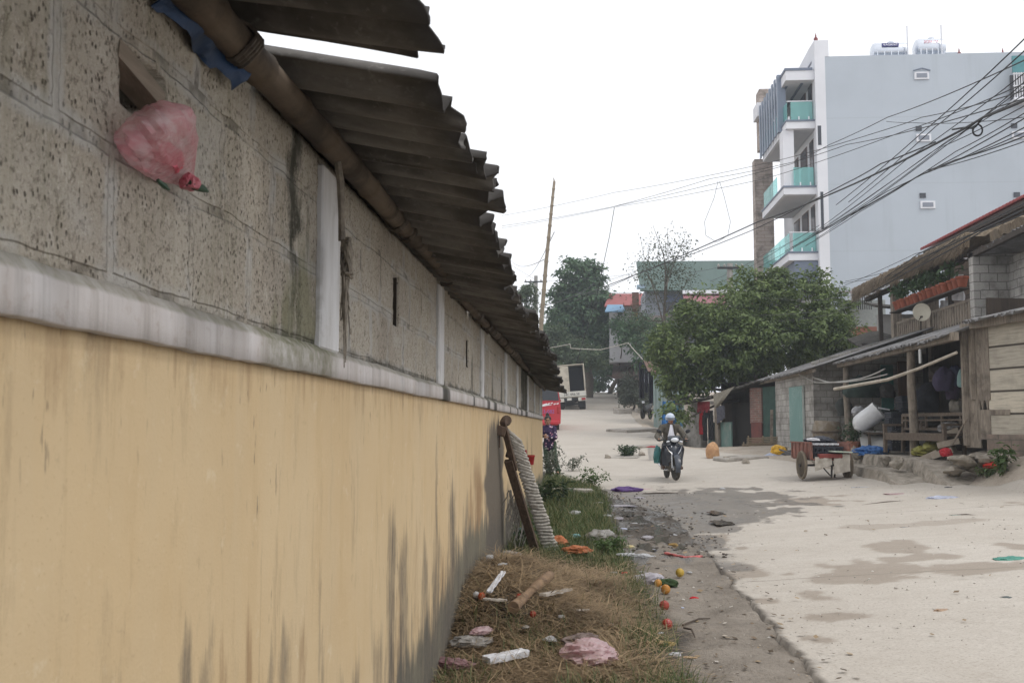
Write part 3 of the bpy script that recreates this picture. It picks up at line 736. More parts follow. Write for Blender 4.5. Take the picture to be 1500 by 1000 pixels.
# ---- old rope-strung bed frame leaning on the wall
DWOOD = mat('dark_old_wood', (.115, .078, .055), (.055, .036, .026), 5, .8, .5, 30, stretch=(8, 8, 1))
fb = ground(795, 808); ft = Vector((WX + .05, 10.30, 1.475))
fr = thing('leaning_rope_frame', 'dark wooden frame wound with pale rope leaning on the yellow wall', 'frame', tuple(fb))
dirv = (ft - fb)
off = Vector((.085, .06, 0)); fm = fb + dirv * .66
b = MB(); b.bar(fb + Vector((-.055, -.10, -.05)), fb + dirv * .73 + Vector((-.055, -.10, 0)), .085, .05, (.2, 1, 0)); b.build('board', DWOOD, fr)
b = MB(); b.bar(fm + Vector((-.02, -.08, 0)), ft + Vector((-.0, -.06, .03)), .055, .05, (.2, 1, 0)); b.build('rail', DWOOD, fr)
b = MB(); b.lathe([(.0, -.03), (.05, -.03), (.055, 0), (.05, .03), (0, .03)], ft + Vector((.03, .02, .03)), 14, (1.2, 0, .5)); b.build('rail_end', DWOOD, fr, True)
b = MB(); b.box(ft + Vector((-.03, -.05, -.07)), (.12, .10, .10), (0, .3, .2), bev=.01); b.build('peg', DWOOD, fr)
b = MB(); b.box(fb + dirv * .78 + Vector((-.03, -.02, 0)), (.06, .07, .09), (0, .3, .2), bev=.01); b.build('peg', DWOOD, fr)
b = MB(); b.tube([ft + Vector((-.03, -.07, -.12)), ft + Vector((-.03, -.07, -.24))], .008, 6); b.build('nail', DWOOD, fr)
b = MB(); b.bar(fb + dirv * .30 + Vector((-.06, .02, 0)), fb + dirv * .62 + Vector((-.03, .02, 0)), .05, .03, (1, .3, 0)); b.build('side_board', DWOOD, fr)
ROPE = mat('pale_old_rope', (.40, .375, .335), (.25, .23, .20), 30, .9, .6, 120)
b = MB(); rr = random.Random(8); nl = 36
for q in range(nl):
    s = .02 + .955 * q / nl; c0 = fb + dirv * s; tilt = .005 + .17 * s * s; w_ = .098 - .035 * s + .008 * rr.random()
    pts = []; jz = rr.uniform(-.007, .007)
    for a in np.linspace(0, 2 * math.pi, 15):
        e = Vector((.125, .075, .0)) * (.5 + .5 * math.cos(a)) * (w_ / .085) + Vector((.008, -.022, 0)) * math.sin(a) * .75
        pts.append(c0 + Vector((.02, 0, 0)) + e + dirv * tilt * .5 * (.5 + .5 * math.cos(a)) * (-1) + Vector((0, 0, rr.uniform(-.006, .006) + jz * math.cos(a))))
    b.tube(pts, .0160 + .004 * rr.random(), 7, False)
b.build('rope_winding', ROPE, fr, True)
b = MB()
for q in range(46):
    p = fb + dirv * rr.uniform(.30, .50) + Vector((rr.uniform(-.16, -.03), rr.uniform(0, .12), 0)); pts = [p.copy()]; L = rr.uniform(.2, .42)
    for k in range(6):
        p = p + Vector((rr.uniform(-.03, .02), rr.uniform(-.02, .02), -L / 6)); pts.append(p.copy())
    b.tube(pts, [.007, .007, .006, .006, .005, .003, .002], 5)
b.build('rope_fringe', ROPE, fr, True)

# ---- red pot on the wall with a drooping plant
rp = thing('red_wall_pot', 'small red plastic pot fixed to the yellow wall near its far end', 'pot', (WX + .04, 15.6, .86))
b = MB(); b.lathe([(.045, 0), (.06, .12), (.066, .125), (.066, .15), (.055, .15), (.05, .03), (0, .03)], (WX + .09, 15.6, .86), 16)
b.build('pot_body', mat('red_plastic', (.30, .018, .018), (.22, .012, .014), 9, .4, .1), rp, True)
b = MB(); b.box((WX + .015, 15.6, .98), (.03, .09, .22), bev=.006); b.build('bracket', mat('red_plastic', (.3, .02, .02)), rp)

# ================================================================ grass, straw and weeds
def blades(name, N, region, seed, h=(.08, .2), w=.004, lean=.5, seg=3, wf=None, m=None, curl=.6, lift=0.0, flat=False):
    r = np.random.RandomState(seed); X0, X1, Y0, Y1 = region; P = []
    while len(P) < N:
        x = r.uniform(X0, X1); y = Y0 + (Y1 - Y0) * r.uniform() ** 1.25
        if r.uniform() < wf(x, y): P.append((x, y, gzz(x, y)))
    P = np.array(P); L = r.uniform(h[0], h[1], N); az = r.uniform(0, 2 * math.pi, N)
    el = r.uniform(.9 - lean, 1.45, N) if not flat else r.uniform(-.08, .42, N)
    V = np.zeros((N, seg + 1, 2, 3)); p = P.copy(); p[:, 2] += lift * r.uniform(0, 1, N) if lift else -.01
    sidev = np.stack([-np.sin(az), np.cos(az), np.zeros(N)], 1)
    ww = w * r.uniform(.6, 1.5, N) * (1 + .05 * (P[:, 1] - 6))
    for k in range(seg + 1):
        t_ = ww * (1 - (k / seg) ** 2 * .85)
        V[:, k, 0] = p - sidev * t_[:, None]; V[:, k, 1] = p + sidev * t_[:, None]
        d = np.stack([np.cos(az) * np.cos(el), np.sin(az) * np.cos(el), np.sin(el)], 1)
        p = p + d * (L / seg)[:, None]; el = el - curl / seg * r.uniform(.3, 1.5, N); az = az + r.uniform(-.25, .25, N)
    base = np.arange(N)[:, None, None] * (2 * (seg + 1)) + np.arange(seg)[None, :, None] * 2
    Fc = (base + np.array([0, 1, 3, 2])[None, None, :]).reshape(-1, 4)
    return npmesh(name, V.reshape(-1, 3), Fc, m)
GRASS = leafmat('grass_green', (.045, .075, .024), (.125, .16, .06), .3, .6)
GRASSY = leafmat('grass_yellowing', (.14, .14, .055), (.32, .28, .15), .25, .7)
STRAW = leafmat('straw_dry', (.105, .07, .038), (.45, .33, .195), .15, .8)
def w_straw(x, y):
    e = .50 + .12 * fbm(y * 1.2, 3)
    a = 1 - sst(e - .3, e + .1, x); b_ = sst(5.2, 6.0, y) * (1 - sst(9.6, 10.8, y + .6 * fbm(x * 2, y)))
    return a * b_ * (.25 + .75 * sst(-.25, .15, fbm(x * 1.8, y * 1.2, 9)))
def w_green(x, y):
    e = interp(y, [(4.5, .66), (7, .68), (9, .66), (11, .60), (13, .55), (16, .50), (19, .62), (23, .60), (25, .2), (27, -.4)]) + .12 * fbm(y * 1.5, 1)
    a = 1 - sst(e - .22, e + .06, x)
    near = sst(.0, .45, x) if y < 10 else 1
    if y < 7.2: near = max(near, .8 * (1 - sst(6.2, 7.2, y)))
    patch = sst(-.28, .25, fbm(x * 2.3, y * 1.4, 2))
    if y > 10.2: patch = max(patch, .45)
    if y < 10.5: patch = max(patch, .5 * sst(.15, .4, x))
    return a * near * patch * (.75 if y < 10.5 else 1)
for nm, wf, N, hh, w_, m, kw in (('dry_straw', w_straw, 24000, (.12, .42), .0027, STRAW, dict(flat=True, lift=.05, curl=.5, seg=3)),
                                 ('grass', w_green, 36000, (.07, .20), .0028, GRASS, dict(lean=.55, curl=.9)),
                                 ('yellowing_grass', lambda x, y: .8 * w_green(x, y) + .08 * w_straw(x, y), 11000, (.08, .24), .0022, GRASSY, dict(lean=.8, curl=1.0))):
    o = blades(nm, N, (-.8, .95, 4.6, 27), {'dry_straw': 1, 'grass': 2, 'yellowing_grass': 3}[nm], hh, w_, wf=wf, m=m, **kw)
    tag(o, kind='stuff')

def leafy(name, parent, m, pts, n, leaf, spread, seed, droop=.3, aspect=.5):
    """leaf cards round given points: folded diamonds"""
    r = np.random.RandomState(seed); pts = np.asarray(pts, float); k = len(pts)
    P = pts[r.randint(0, k, n)] + r.normal(0, 1, (n, 3)) * np.asarray(spread)
    return leafcards(name, P, leaf, m, parent, r, droop, aspect)
def leafcards(name, P, leaf, m, parent, r, droop=.3, aspect=.5, outdir=None):
    n = len(P); az = r.uniform(0, 2 * math.pi, n); el = r.normal(-droop, .5, n)
    d = np.stack([np.cos(az) * np.cos(el), np.sin(az) * np.cos(el), np.sin(el)], 1)
    up = np.stack([r.normal(0, .45, n), r.normal(0, .45, n), np.ones(n)], 1)
    if outdir is not None: d = d + outdir * .6; up = up + outdir * .8; d /= np.linalg.norm(d, axis=1)[:, None]
    sd = np.cross(d, up); sd /= np.linalg.norm(sd, axis=1)[:, None] + 1e-9
    nn = np.cross(sd, d); L = leaf * r.uniform(.55, 1.35, n)[:, None]
    fold = nn * L * r.uniform(.05, .2, n)[:, None]
    A = P; Bm = P + d * L * .45 + sd * L * aspect * .5 + fold; Cc = P + d * L - nn * L * .12; Dm = P + d * L * .45 - sd * L * aspect * .5 + fold; Mid = P + d * L * .5
    V = np.stack([A, Bm, Cc, Dm], 1).reshape(-1, 3)
    if parent is not None:
        q = parent; o_ = Vector((0, 0, 0))
        while q is not None: o_ += q.location; q = q.parent
        V = V - np.array(o_)
    i = np.arange(n)[:, None] * 4
    Fc = np.concatenate([i + np.array([[0, 1, 2]]), i + np.array([[0, 2, 3]])], 0)
    return npmesh(name, V, Fc, m, parent)
LEAFD = leafmat('weed_leaf_dark', (.022, .045, .02), (.065, .10, .045), .25)
LEAFG = leafmat('weed_leaf_grey', (.10, .115, .09), (.19, .20, .16), .25, .7)
LEAFL = leafmat('weed_leaf_light', (.05, .095, .03), (.12, .18, .06), .35)
def weed(label, px, py, hpx, wpx, m, leaf, seed, n=120, Y=None, name='weed'):
    p = ground(px, py) if Y is None else at(px, py, Y)
    if Y is not None: p.z = gz(p.x, p.y)
    k = p.y / F; h_, w_ = hpx * k, wpx * k
    th = thing(name, label, 'plant', tuple(p)); r = random.Random(seed); b = MB(); tips = []
    for q in range(7):
        a = r.random() * 6.28; e = r.uniform(.2, 1) * w_ / 2; top = p + Vector((math.cos(a) * e, math.sin(a) * e, h_ * r.uniform(.55, .95)))
        mid = p + (top - p) * .5 + Vector((0, 0, h_ * .12)); b.tube([p - Vector((0, 0, .03)), mid, top], [.008, .006, .003], 5)
        tips += [mid, top, (mid + top) / 2, p + (mid - p) * .6]
    b.build('stem', mat('weed_stem', (.10, .12, .05), (.07, .07, .04), 9), th); leafy('leaves', th, m, tips, n, leaf, (w_ * .13, w_ * .13, h_ * .10), seed); return th
weed('dark broad-leaved weed growing at the foot of the rope frame', 772, 800, 42, 40, LEAFD, .07, 1, 160)
weed('dark heart-leaved plant beside the concrete slab at the wall foot', 812, 742, 46, 46, LEAFD, .15, 2, 90)
weed('grey-green feathery bush at the far corner of the yellow wall', 806, 700, 46, 40, LEAFG, .09, 3, 380)
weed('low grey weed at the feet of the standing woman', 838, 690, 24, 40, LEAFG, .07, 4, 260)
weed('small green weed beside the white bag on the verge', 893, 812, 24, 46, LEAFL, .06, 5, 240)
weed('thorny dark green stalks hanging out of the red pot', 790, 706, 44, 26, LEAFD, .10, 6, 40, 16.0)
weed('tuft of weeds on the verge left of the motorcycle', 868, 712, 26, 50, LEAFL, .08, 7, 260)
b = MB(); p = ground(832, 722); b.box((p.x, p.y, p.z + .05), (1.0, .34, .09), (.02, .03, .06), bev=.012)
one('concrete_slab', b, mat('pale_slab', (.42, .39, .35), (.31, .28, .245), 5, dirt=(.2, .18, .15)), 'pale concrete slab lying in the grass by the far corner of the wall', 'slab')
# ================================================================ shacks and houses along the right side of the road
def blockmat(name, c1, c2, mortar, bw=.38, bh=.19, msz=.012, dirt=(.10, .09, .075), bump=.5):
    if name in _M: return _M[name]
    t = NT(name); x, y, z = t.sep(t.pos)
    wv = t.math('MULTIPLY', t.math('SUBTRACT', t.noise(t.pos, 2.5, 3), .5), .05)
    bv = t.comb(t.math('ADD', t.math('ADD', x, y), wv), t.math('ADD', z, wv), 0.0)
    bk = t.n('TexBrick'); t.l(bv, bk.inputs['Vector']); bk.inputs['Scale'].default_value = 1; bk.inputs['Brick Width'].default_value = bw; bk.inputs['Row Height'].default_value = bh
    bk.inputs['Mortar Size'].default_value = msz; bk.inputs['Mortar Smooth'].default_value = .3
    bk.inputs['Color1'].default_value = (*c1, 1); bk.inputs['Color2'].default_value = (*c2, 1); bk.inputs['Mortar'].default_value = (*mortar, 1)
    n1 = t.noise(t.pos, 2.2, 5, .62); n2 = t.noise(t.pos, 30, 4, .7)
    c = t.mix(t.ramp(n1, [(.45, 0), (.68, .75)]), bk.outputs['Color'], dirt); c = t.mix(t.ramp(n2, [(.45, 0), (.7, .5)]), c, tuple(k * .5 for k in c1))
    t.color(c); t.rough(.95); t.bump(t.math('SUBTRACT', n2, t.math('MULTIPLY', bk.outputs['Fac'], 1.2)), bump, .015)
    _M[name] = t.m; return t.m
def plankmat(name, c1, c2, pitch=.3, horiz=True, dark=(.045, .035, .028)):
    """boards with dark gaps; each board its own tone"""
    if name in _M: return _M[name]
    t = NT(name); x, y, z = t.sep(t.pos); u = z if horiz else t.math('ADD', x, y)
    st = (2, 2, 30) if horiz else (30, 30, 2)
    f = t.math('DIVIDE', u, pitch); fr_ = t.math('FRACT', f); fl = t.math('FLOOR', f)
    wn_ = t.n('TexWhiteNoise'); wn_.noise_dimensions = '1D'; t.l(fl, wn_.inputs['W'])
    n1 = t.noise(t.mapv(t.pos, st), 1, 5, .65); n2 = t.noise(t.pos, 2.6, 5, .6)
    c = t.mix(wn_.outputs['Value'], c1, c2); c = t.mix(t.ramp(n1, [(.45, 0), (.7, .6)]), c, tuple(k * .45 for k in c2)); c = t.mix(t.ramp(n2, [(.5, 0), (.7, .5)]), c, tuple(k * .6 for k in c2))
    c = t.mix(t.ramp(t.math('PINGPONG', fr_, .5), [(.0, 1), (.035, .9), (.06, 0)]), c, dark)
    t.color(c); t.rough(.9); t.bump(n1, .4, .01); _M[name] = t.m; return t.m
def hbox(parent, name, x0, x1, y0, y1, z0, z1, m, bev=0, label=None):
    b = MB(); b.box(((x0 + x1) / 2, (y0 + y1) / 2, (z0 + z1) / 2), (abs(x1 - x0), abs(y1 - y0), abs(z1 - z0)), bev=bev)
    o = b.build(name, m, parent)
    if label: o['label'] = label
    return o
def wallseg(parent, name, A, B, z0, z1, th, m, z0b=None, z1b=None):
    """wall slab from ground point A to B"""
    d = (Vector((B[0], B[1], 0)) - Vector((A[0], A[1], 0))).normalized(); n = Vector((-d.y, d.x, 0)) * th
    z0b = z0 if z0b is None else z0b; z1b = z1 if z1b is None else z1b; b = MB()
    P = [(A[0], A[1], z0), (B[0], B[1], z0b), (B[0], B[1], z1b), (A[0], A[1], z1)]
    Q = [tuple(Vector(p) + n) for p in P]
    b.add(P + Q, [(0, 1, 2, 3), (7, 6, 5, 4), (4, 5, 1, 0), (5, 6, 2, 1), (6, 7, 3, 2), (7, 4, 0, 3)]); return b.build(name, m, parent)
GREYBLK = blockmat('grey_concrete_block', (.40, .38, .35), (.31, .295, .27), (.20, .19, .17))
PALEBLK = blockmat('pale_concrete_block', (.47, .45, .42), (.37, .355, .33), (.17, .16, .15), .40, .2)
REDBLK = blockmat('faded_brick', (.26, .14, .11), (.20, .115, .095), (.24, .21, .19), .22, .08)
PLASTER = mat('worn_grey_plaster', (.36, .34, .31), (.24, .225, .20), 3, dirt=(.11, .10, .085), world=True, bump=.4)
GREYWOOD = mat('bleached_timber', (.30, .255, .205), (.17, .14, .11), 4, .9, .5, 30, stretch=(8, 8, 1), dirt=(.10, .08, .065), dscale=3)
DKWOOD = plankmat('dark_boards', (.055, .04, .03), (.035, .027, .022), .22, False)
RDWOOD = plankmat('red_brown_boards', (.115, .065, .042), (.075, .045, .032), .18, False)
PALEPL = plankmat('pale_sawn_planks', (.56, .50, .40), (.42, .38, .31), .42, True)
GRNMET = mat('green_painted_sheet', (.15, .245, .215), (.10, .165, .15), 3, .55, .2, 40, stretch=(10, 10, 1), dirt=(.25, .27, .24), dscale=4)
DKGREEN = mat('dark_green_sheet', (.035, .075, .06), (.02, .045, .038), 4, .7)
TEAL = mat('teal_board', (.05, .16, .14), (.03, .10, .09), 4, .7)
EARTHST = mat('earth_and_stone', (.38, .335, .28), (.235, .205, .165), 4, .95, .8, 12, .05, dirt=(.09, .08, .055), world=True)

# stepped stone terrace in front of the shops
tr = thing('stone_terrace', 'rough stepped stone terrace under the porch of the roadside shop', 'terrace', (7.4, 25, .3))
rr = random.Random(2)
def terr(parent, name, x0, x1, y0, y1, ztop0, ztop1, m, seed):
    b = MB(); ny = 50
    def fn(u, v):
        y = y0 + (y1 - y0) * u; zt = ztop0 + (ztop1 - ztop0) * sst(0, .30, u); wob = .16 * fbm(y * 1.1, seed) + .05 * fbm(y * 6, seed)
        if v < .5:
            k = v / .5; return (x0 + wob - .06 * (1 - k), y, -.3 + (zt + .3 - .03) * k + .02 * fbm(y * 4, k * 3, seed))
        k = (v - .5) / .5; return (x0 + wob + .03 + (x1 - x0) * k * k, y, zt + .03 * fbm(y * 2, k * 6, seed + 3))
    b.sheet(fn, ny, 16); return b.build(name, m, parent, True)
terr(tr, 'lower_step', 6.15, 12, 18.0, 30.8, .10, .56, EARTHST, 1)
terr(tr, 'upper_step', 6.75, 12, 17.6, 30.2, .15, .80, EARTHST, 5)
hbox(tr, 'core', 6.45, 12, 24.75, 30.7, -.2, .36, EARTHST); hbox(tr, 'core', 7.1, 12, 22.4, 30.1, -.2, .68, EARTHST)
for q in range(16):
    y = rr.uniform(21, 30); x = rr.choice([6.05, 6.6]) + rr.uniform(-.15, .12)
    b = MB(); b.rock((x, y, gz(x, y) + (.10 if x < 6.4 else .36)), (rr.uniform(.16, .38), rr.uniform(.2, .42), rr.uniform(.10, .17)), q); b.build('stone', EARTHST, tr, True)

# ---- roadside shop with porch
shop = thing('roadside_shop', 'roadside shop shack with a corrugated porch roof on timber posts and a block end wall', 'shop', (8.3, 26, .8))
def roofrow(parent, m, y0, y1, xe, ze, slope, length, seed, sw=.92, dz=.0):
    r = random.Random(seed); y = y0; k = 0
    while y < y1 - .3:
        corrugated('roof_sheet', parent, m, y, min(y + sw, y1), xe + r.uniform(-.05, .05), ze + dz * (y - y0), slope, length, r.choice([0, .02, .035]), r.choice([0, .012]), pitch=.17, amp=.03, seed=seed * 50 + k, sg=1, jag=.04); y += sw - r.choice([.05, .07, .04]); k += 1
t = NT('grey_fibre_cement_roof'); P = t.pos
n1 = t.noise(t.mapv(P, (1.2, 8, 2)), 1, 6, .65); n2 = t.noise(P, 2, 5, .6); n3 = t.noise(P, 30, 4, .6)
c = t.mix(t.ramp(n1, [(.35, 0), (.65, 1)]), (.24, .235, .235), (.13, .125, .122)); c = t.mix(t.ramp(n2, [(.5, 0), (.68, .8)]), c, (.065, .06, .056)); c = t.mix(t.ramp(n3, [(.6, 0), (.75, .5)]), c, (.36, .355, .35))
t.color(c); t.bump(n3, .3, .01); GREYROOF = t.m
roofrow(shop, GREYROOF, 19.9, 28.6, 7.05, 3.15, .31, 2.9, 3)
roofrow(shop, GREYROOF, 28.5, 36.6, 6.30, 2.98, .33, 3.6, 4)
for px, Y, top in ((1243, 28.3, 3.14), (1339, 22.7, 3.14)):
    p = at(px, 650, Y); b = MB(); b.tube([(p.x, p.y, .7), (p.x + .01, p.y, 1.5), (p.x - .02, p.y, 2.3), (p.x, p.y, top + .1)], [.10, .095, .09, .085], 10)
    b.build('post', GREYWOOD, shop, True)
p = at(1424, 645, 19.9)
b = MB(); b.bar((7.25, 19.8, 3.17), (7.3, 28.6, 3.15), .14, .16); b.build('beam', GREYWOOD, shop)
b = MB(); b.bar((6.6, 28.6, 3.0), (6.5, 36.4, 2.97), .10, .10); b.build('beam', GREYWOOD, shop)
wallseg(shop, 'block_wall', (6.78, 29.5), (9.9, 29.6), .4, 3.3, .18, GREYBLK, z1b=4.2)
wallseg(shop, 'front_wall', (6.55, 33.9), (6.78, 29.5), .4, 2.98, .15, GREYBLK)
wallseg(shop, 'rear_wall', (10.0, 29.6), (9.9, 19.6), .4, 4.15, .15, DKWOOD)
hbox(shop, 'inner_wall', 9.86, 9.80, 19.7, 22.2, .5, 4.0, RDWOOD)
# tall green door with chalk scribbles
t = NT('green_door_scribbled'); n1 = t.noise(t.mapv(t.obj, (1, 3, 1.6)), 3.2, 2, .4, 2.2)
c = t.mix(t.noise(t.mapv(t.obj, (3, 6, 1)), 3, 4), (.17, .30, .27), (.10, .19, .175)); sc = t.math('MULTIPLY', t.ramp(n1, [(.485, 0), (.497, 1), (.503, 1), (.515, 0)]), t.ramp(t.noise(t.obj, 1.1, 1), [(.45, 0), (.55, .8)]))
t.color(t.mix(sc, c, (.55, .56, .54))); t.rough(.6); GDOOR = t.m
A, B = (6.55, 33.9), (6.78, 29.5)
a1, a2 = onplane(1160, 600, A, B), onplane(1179, 600, A, B); z0, z1 = onplane(1170, 661, A, B).z, onplane(1170, 566, A, B).z
dr = wallseg(shop, 'door', (a1.x - .03, a1.y), (a2.x - .03, a2.y), z0, z1, -.05, GDOOR)
b = MB(); m_ = (a1 + a2) / 2; b.bar((m_.x - .06, m_.y, z0), (m_.x - .06, m_.y, z1), .04, .03); b.build('seam_strip', mat('door_strip', (.45, .5, .47)), dr)
for q in (a1, a2): b = MB(); b.bar((q.x - .045, q.y, z0), (q.x - .045, q.y, z1), .06, .06); b.build('door_frame', mat('door_strip', (.45, .5, .47)), shop)
# inside: teal board, brown boards, ceiling pole
b = MB(); q1, q2 = at(1287, 540, 28.6), at(1313, 600, 28.2); b.box(((q1.x + q2.x) / 2, 28.4, (q1.z + q2.z) / 2 - .1), (q2.x - q1.x, .06, q1.z - q2.z + .4)); b.build('teal_panel', TEAL, shop)
b = MB(); q1, q2 = at(1313, 535, 27.4), at(1334, 600, 27.2); b.box(((q1.x + q2.x) / 2, 27.3, (q1.z + q2.z) / 2 - .1), (q2.x - q1.x, .06, q1.z - q2.z + .4)); b.build('brown_panel', RDWOOD, shop)
b = MB(); b.lathe([(.028, 0), (.028, .28), (.012, .3)], at(1348, 532, 21.5), 8); b.build('lamp_tube', mat('white_tube', (.7, .7, .68)), shop)
b = MB(); b.tube([at(1222, 570, 22), at(1300, 556, 21), at(1345, 540, 20.4), at(1402, 516, 19.8)], [.035, .035, .03, .028], 8)
one('bamboo_pole', b, mat('pale_bamboo', (.45, .40, .33), (.30, .26, .21), 8), 'long pale bamboo pole hung under the eave of the roadside shop', 'pole', smooth=True)

# ---- plank shed at the right edge
ps = thing('plank_shed', 'shed of wide pale sawn planks on a stone footing at the right edge', 'shed', (8.6, 18, .8))
A, B = (7.86, 19.75), (9.4, 14.7)
wallseg(ps, 'plank_wall', A, B, 1.30, 3.55, -.06, PALEPL)
wallseg(ps, 'footing', (A[0] + .02, A[1]), (B[0] + .02, B[1]), .2, 1.30, -.16, blockmat('stone_footing', (.30, .25, .21), (.26, .19, .15), (.16, .14, .11), .45, .2))
for px, w_, y0, y1 in ((1420, .16, 474, 652), (1431, .13, 478, 585)):
    p = onplane(px, 600, A, B); zt, zb = onplane(px, y0, A, B).z, onplane(px, y1, A, B).z
    b = MB(); b.bar((p.x - .06, p.y - .05, zb), (p.x - .05, p.y - .05, zt), w_, .10, (0, 1, 0)); b.build('corner_post', GREYWOOD, ps)
for (x0, x1, y0, y1, jag) in ((1437, 1456, 480, 594, 1), (1418, 1440, 582, 655, 0), (1436, 1455, 600, 643, 0), (1455, 1484, 600, 608, 0)):
    p0, p1 = onplane(x0, 600, A, B), onplane(x1, 600, A, B); zt, zb = onplane(x0, y0, A, B).z, onplane(x0, y1, A, B).z
    n_ = Vector((-.95, -.29, 0)) * .075; b = MB(); pts = []; k = 8
    for i in range(k + 1): pts.append((i / k, zb + (.10 * (1 if i % 3 else -1) if jag else 0)))
    out = [(0, zt), *[(u, z) for u, z in pts], (1, zt)]
    d = p1 - p0; vs = [Vector((p0.x + d.x * u, p0.y + d.y * u, z)) + n_ for u, z in out]; vs += [v - n_ * .4 for v in vs]; N_ = len(out)
    b.add(vs, [tuple(range(N_)), tuple(reversed(range(N_, 2 * N_)))] + [(i, N_ + i, N_ + (i + 1) % N_, (i + 1) % N_) for i in range(N_)]); b.build('patch_board', GREYWOOD, ps)
wallseg(ps, 'return_wall', A, (10.2, 20.3), .3, 3.9, .06, DKWOOD)
for k in range(6):
    y0 = 19.9 - .86 * k
    corrugated('roof_sheet', ps, GREYROOF, y0 - .9, y0, 7.42 + .27 * k, 3.42 + .03 * k, .22, 3.2, .0, .02, pitch=.17, amp=.03, seed=300 + k, sg=1, jag=.03)
b = MB(); b.bar((7.6, 19.9, 3.38), (9.2, 14.6, 3.45), .12, .14); b.build('beam', GREYWOOD, ps)

# ---- rough shack under the tree
sh = thing('tree_shack', 'low dark shack with a sagging roof under the big tree, clothes hung in front', 'shack', (5.8, 39, .6))
A, B = (4.45, 40.2), (6.45, 35.6)
def sp(px, py, off=0.0):
    p = onplane(px, py, A, B); return p + Vector((-.91, -.40, 0)) * off
DARKROOF = mat('dark_mossy_roof', (.075, .068, .06), (.04, .037, .033), 6, .95, .6, 14, .05, stretch=(1, 1, 3), dirt=(.11, .105, .09))
ra, rb_ = sp(996, 593, .45), sp(1100, 564, .45)
b = MB(); ax = Vector((.91, .40, 0))
def rf(u, v):
    p = ra + (rb_ + (rb_ - ra) * .18 - ra) * u + ax * (3.4 * v) + Vector((0, 0, .62 * v)); return p + Vector((0, 0, .05 * fbm(u * 9, v * 4) - .10 * math.sin(u * 3.1) + .02 * math.sin(u * 120)))
b.sheet(rf, 90, 12, .05); b.build('roof', DARKROOF, sh)
wallseg(sh, 'rear_wall', (6.0, 42), (8.4, 37), .3, 3.2, -.1, DKWOOD)
def panel(parent, name, x0, x1, y0, y1, m, off=0.02, th=.05):
    p0, p1 = sp(x0, y0, off), sp(x1, y0, off); zb = sp((x0 + x1) / 2, y1, off).z; zt = sp((x0 + x1) / 2, y0, off).z
    return wallseg(parent, name, (p0.x, p0.y), (p1.x, p1.y), zb, zt, th, m)
panel(sh, 'pillar', 1013, 1027, 590, 664, PLASTER, .05, .3)
panel(sh, 'low_wall', 1000, 1014, 615, 662, PLASTER, 0, .2)
panel(sh, 'sheet_door', 1037, 1071, 618, 658, GRNMET, .0)
panel(sh, 'wooden_post', 1050, 1055, 576, 657, GREYWOOD, .12, .1)
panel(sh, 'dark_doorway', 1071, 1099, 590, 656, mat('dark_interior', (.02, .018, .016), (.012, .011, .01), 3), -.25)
panel(sh, 'brick_pier', 1099, 1116, 568, 620, REDBLK, .03, .3)
panel(sh, 'red_board', 1102, 1117, 618, 650, mat('faded_red_board', (.17, .06, .05), (.12, .05, .045), 5), .05)
panel(sh, 'green_sheet', 1117, 1141, 566, 649, DKGREEN, .0)
b = MB(); b.bar(sp(1136, 600, .15), sp(1143, 650, .35), .10, .05); b.build('leaning_plank', GREYWOOD, sh)
def cloth(p0, p1, drop0, drop1, seed, folds=3.0, amp=.04, n=Vector((-.91, -.4, 0)), m2=None):
    """hanging cloth between two top points"""
    b = MB(); b.sheet(lambda u, v: p0 + (p1 - p0) * u - Vector((0, 0, 1)) * ((drop0 + (drop1 - drop0) * u) * v) + n * (amp * math.sin(u * folds * 6.28 + seed) * (.3 + .7 * v) + amp * .7 * fbm(u * 4, v * 3, seed)), 16, 14, .012); return b
def zdrop(px, y0, y1, off=0): return sp(px, y0, off).z - sp(px, y1, off).z
def shcloth(x0, x1, y0, y1, m, label, cat, off=.15, seed=0, y1b=None):
    return one(cat.replace(' ', '_'), cloth(sp(x0, y0, off), sp(x1, y0, off), zdrop(x0, y0, y1), zdrop(x1, y0, y1b or y1), seed), m, label, cat, smooth=True)
shcloth(1029, 1047, 588, 604, mat('red_check_cloth', (.28, .03, .035), (.10, .02, .03), 60, .9), 'red checked shirt hanging from the eave of the shack beside the grey pillar', 'shirt', .2, 1)
shcloth(1030, 1036, 603, 636, mat('red_cloth', (.40, .02, .03), (.28, .015, .02), 8), 'long red cloth hanging beside black trousers on the shack', 'cloth', .16, 2)
shcloth(1056, 1068, 594, 622, mat('grey_blue_shirt', (.11, .11, .13), (.06, .06, .08), 18), 'grey-blue shirt hanging right of the shack post', 'shirt', .2, 4, 612)
tz = thing('black_trousers', 'black trousers hung up on the shack front beside the long red cloth', 'trousers', tuple(sp(1043, 645, .18)))
BLK = mat('black_cloth', (.018, .018, .021), (.010, .010, .012), 8)
for nm, xa, xb, ya, yb_ in (('leg', 1034.5, 1042.5, 608, 645), ('leg', 1043.5, 1051, 608, 644), ('waist', 1035, 1051, 601, 612)):
    cloth(sp(xa, ya, .18), sp(xb, ya, .18), zdrop(xa, ya, yb_), zdrop(xb, ya, yb_), xa, 1.5, .03).build(nm, BLK, tz, True)
b = MB(); p0, p1, p2 = sp(1064, 578, .55), sp(1096, 566, .55), sp(1076, 597, .8)
b.sheet(lambda u, v: (p0 + (p1 - p0) * u) * (1 - v) + (p2 + (p1 - p0) * u * .08) * v + Vector((-.05, -.05, 0)) * math.sin(u * 9 + v * 3) * v, 14, 12, .01)
one('cloth_awning', b, mat('beige_sacking', (.20, .18, .14), (.13, .115, .09), 12), 'beige sacking awning hanging in a point from the dark roof of the shack', 'awning', smooth=True)
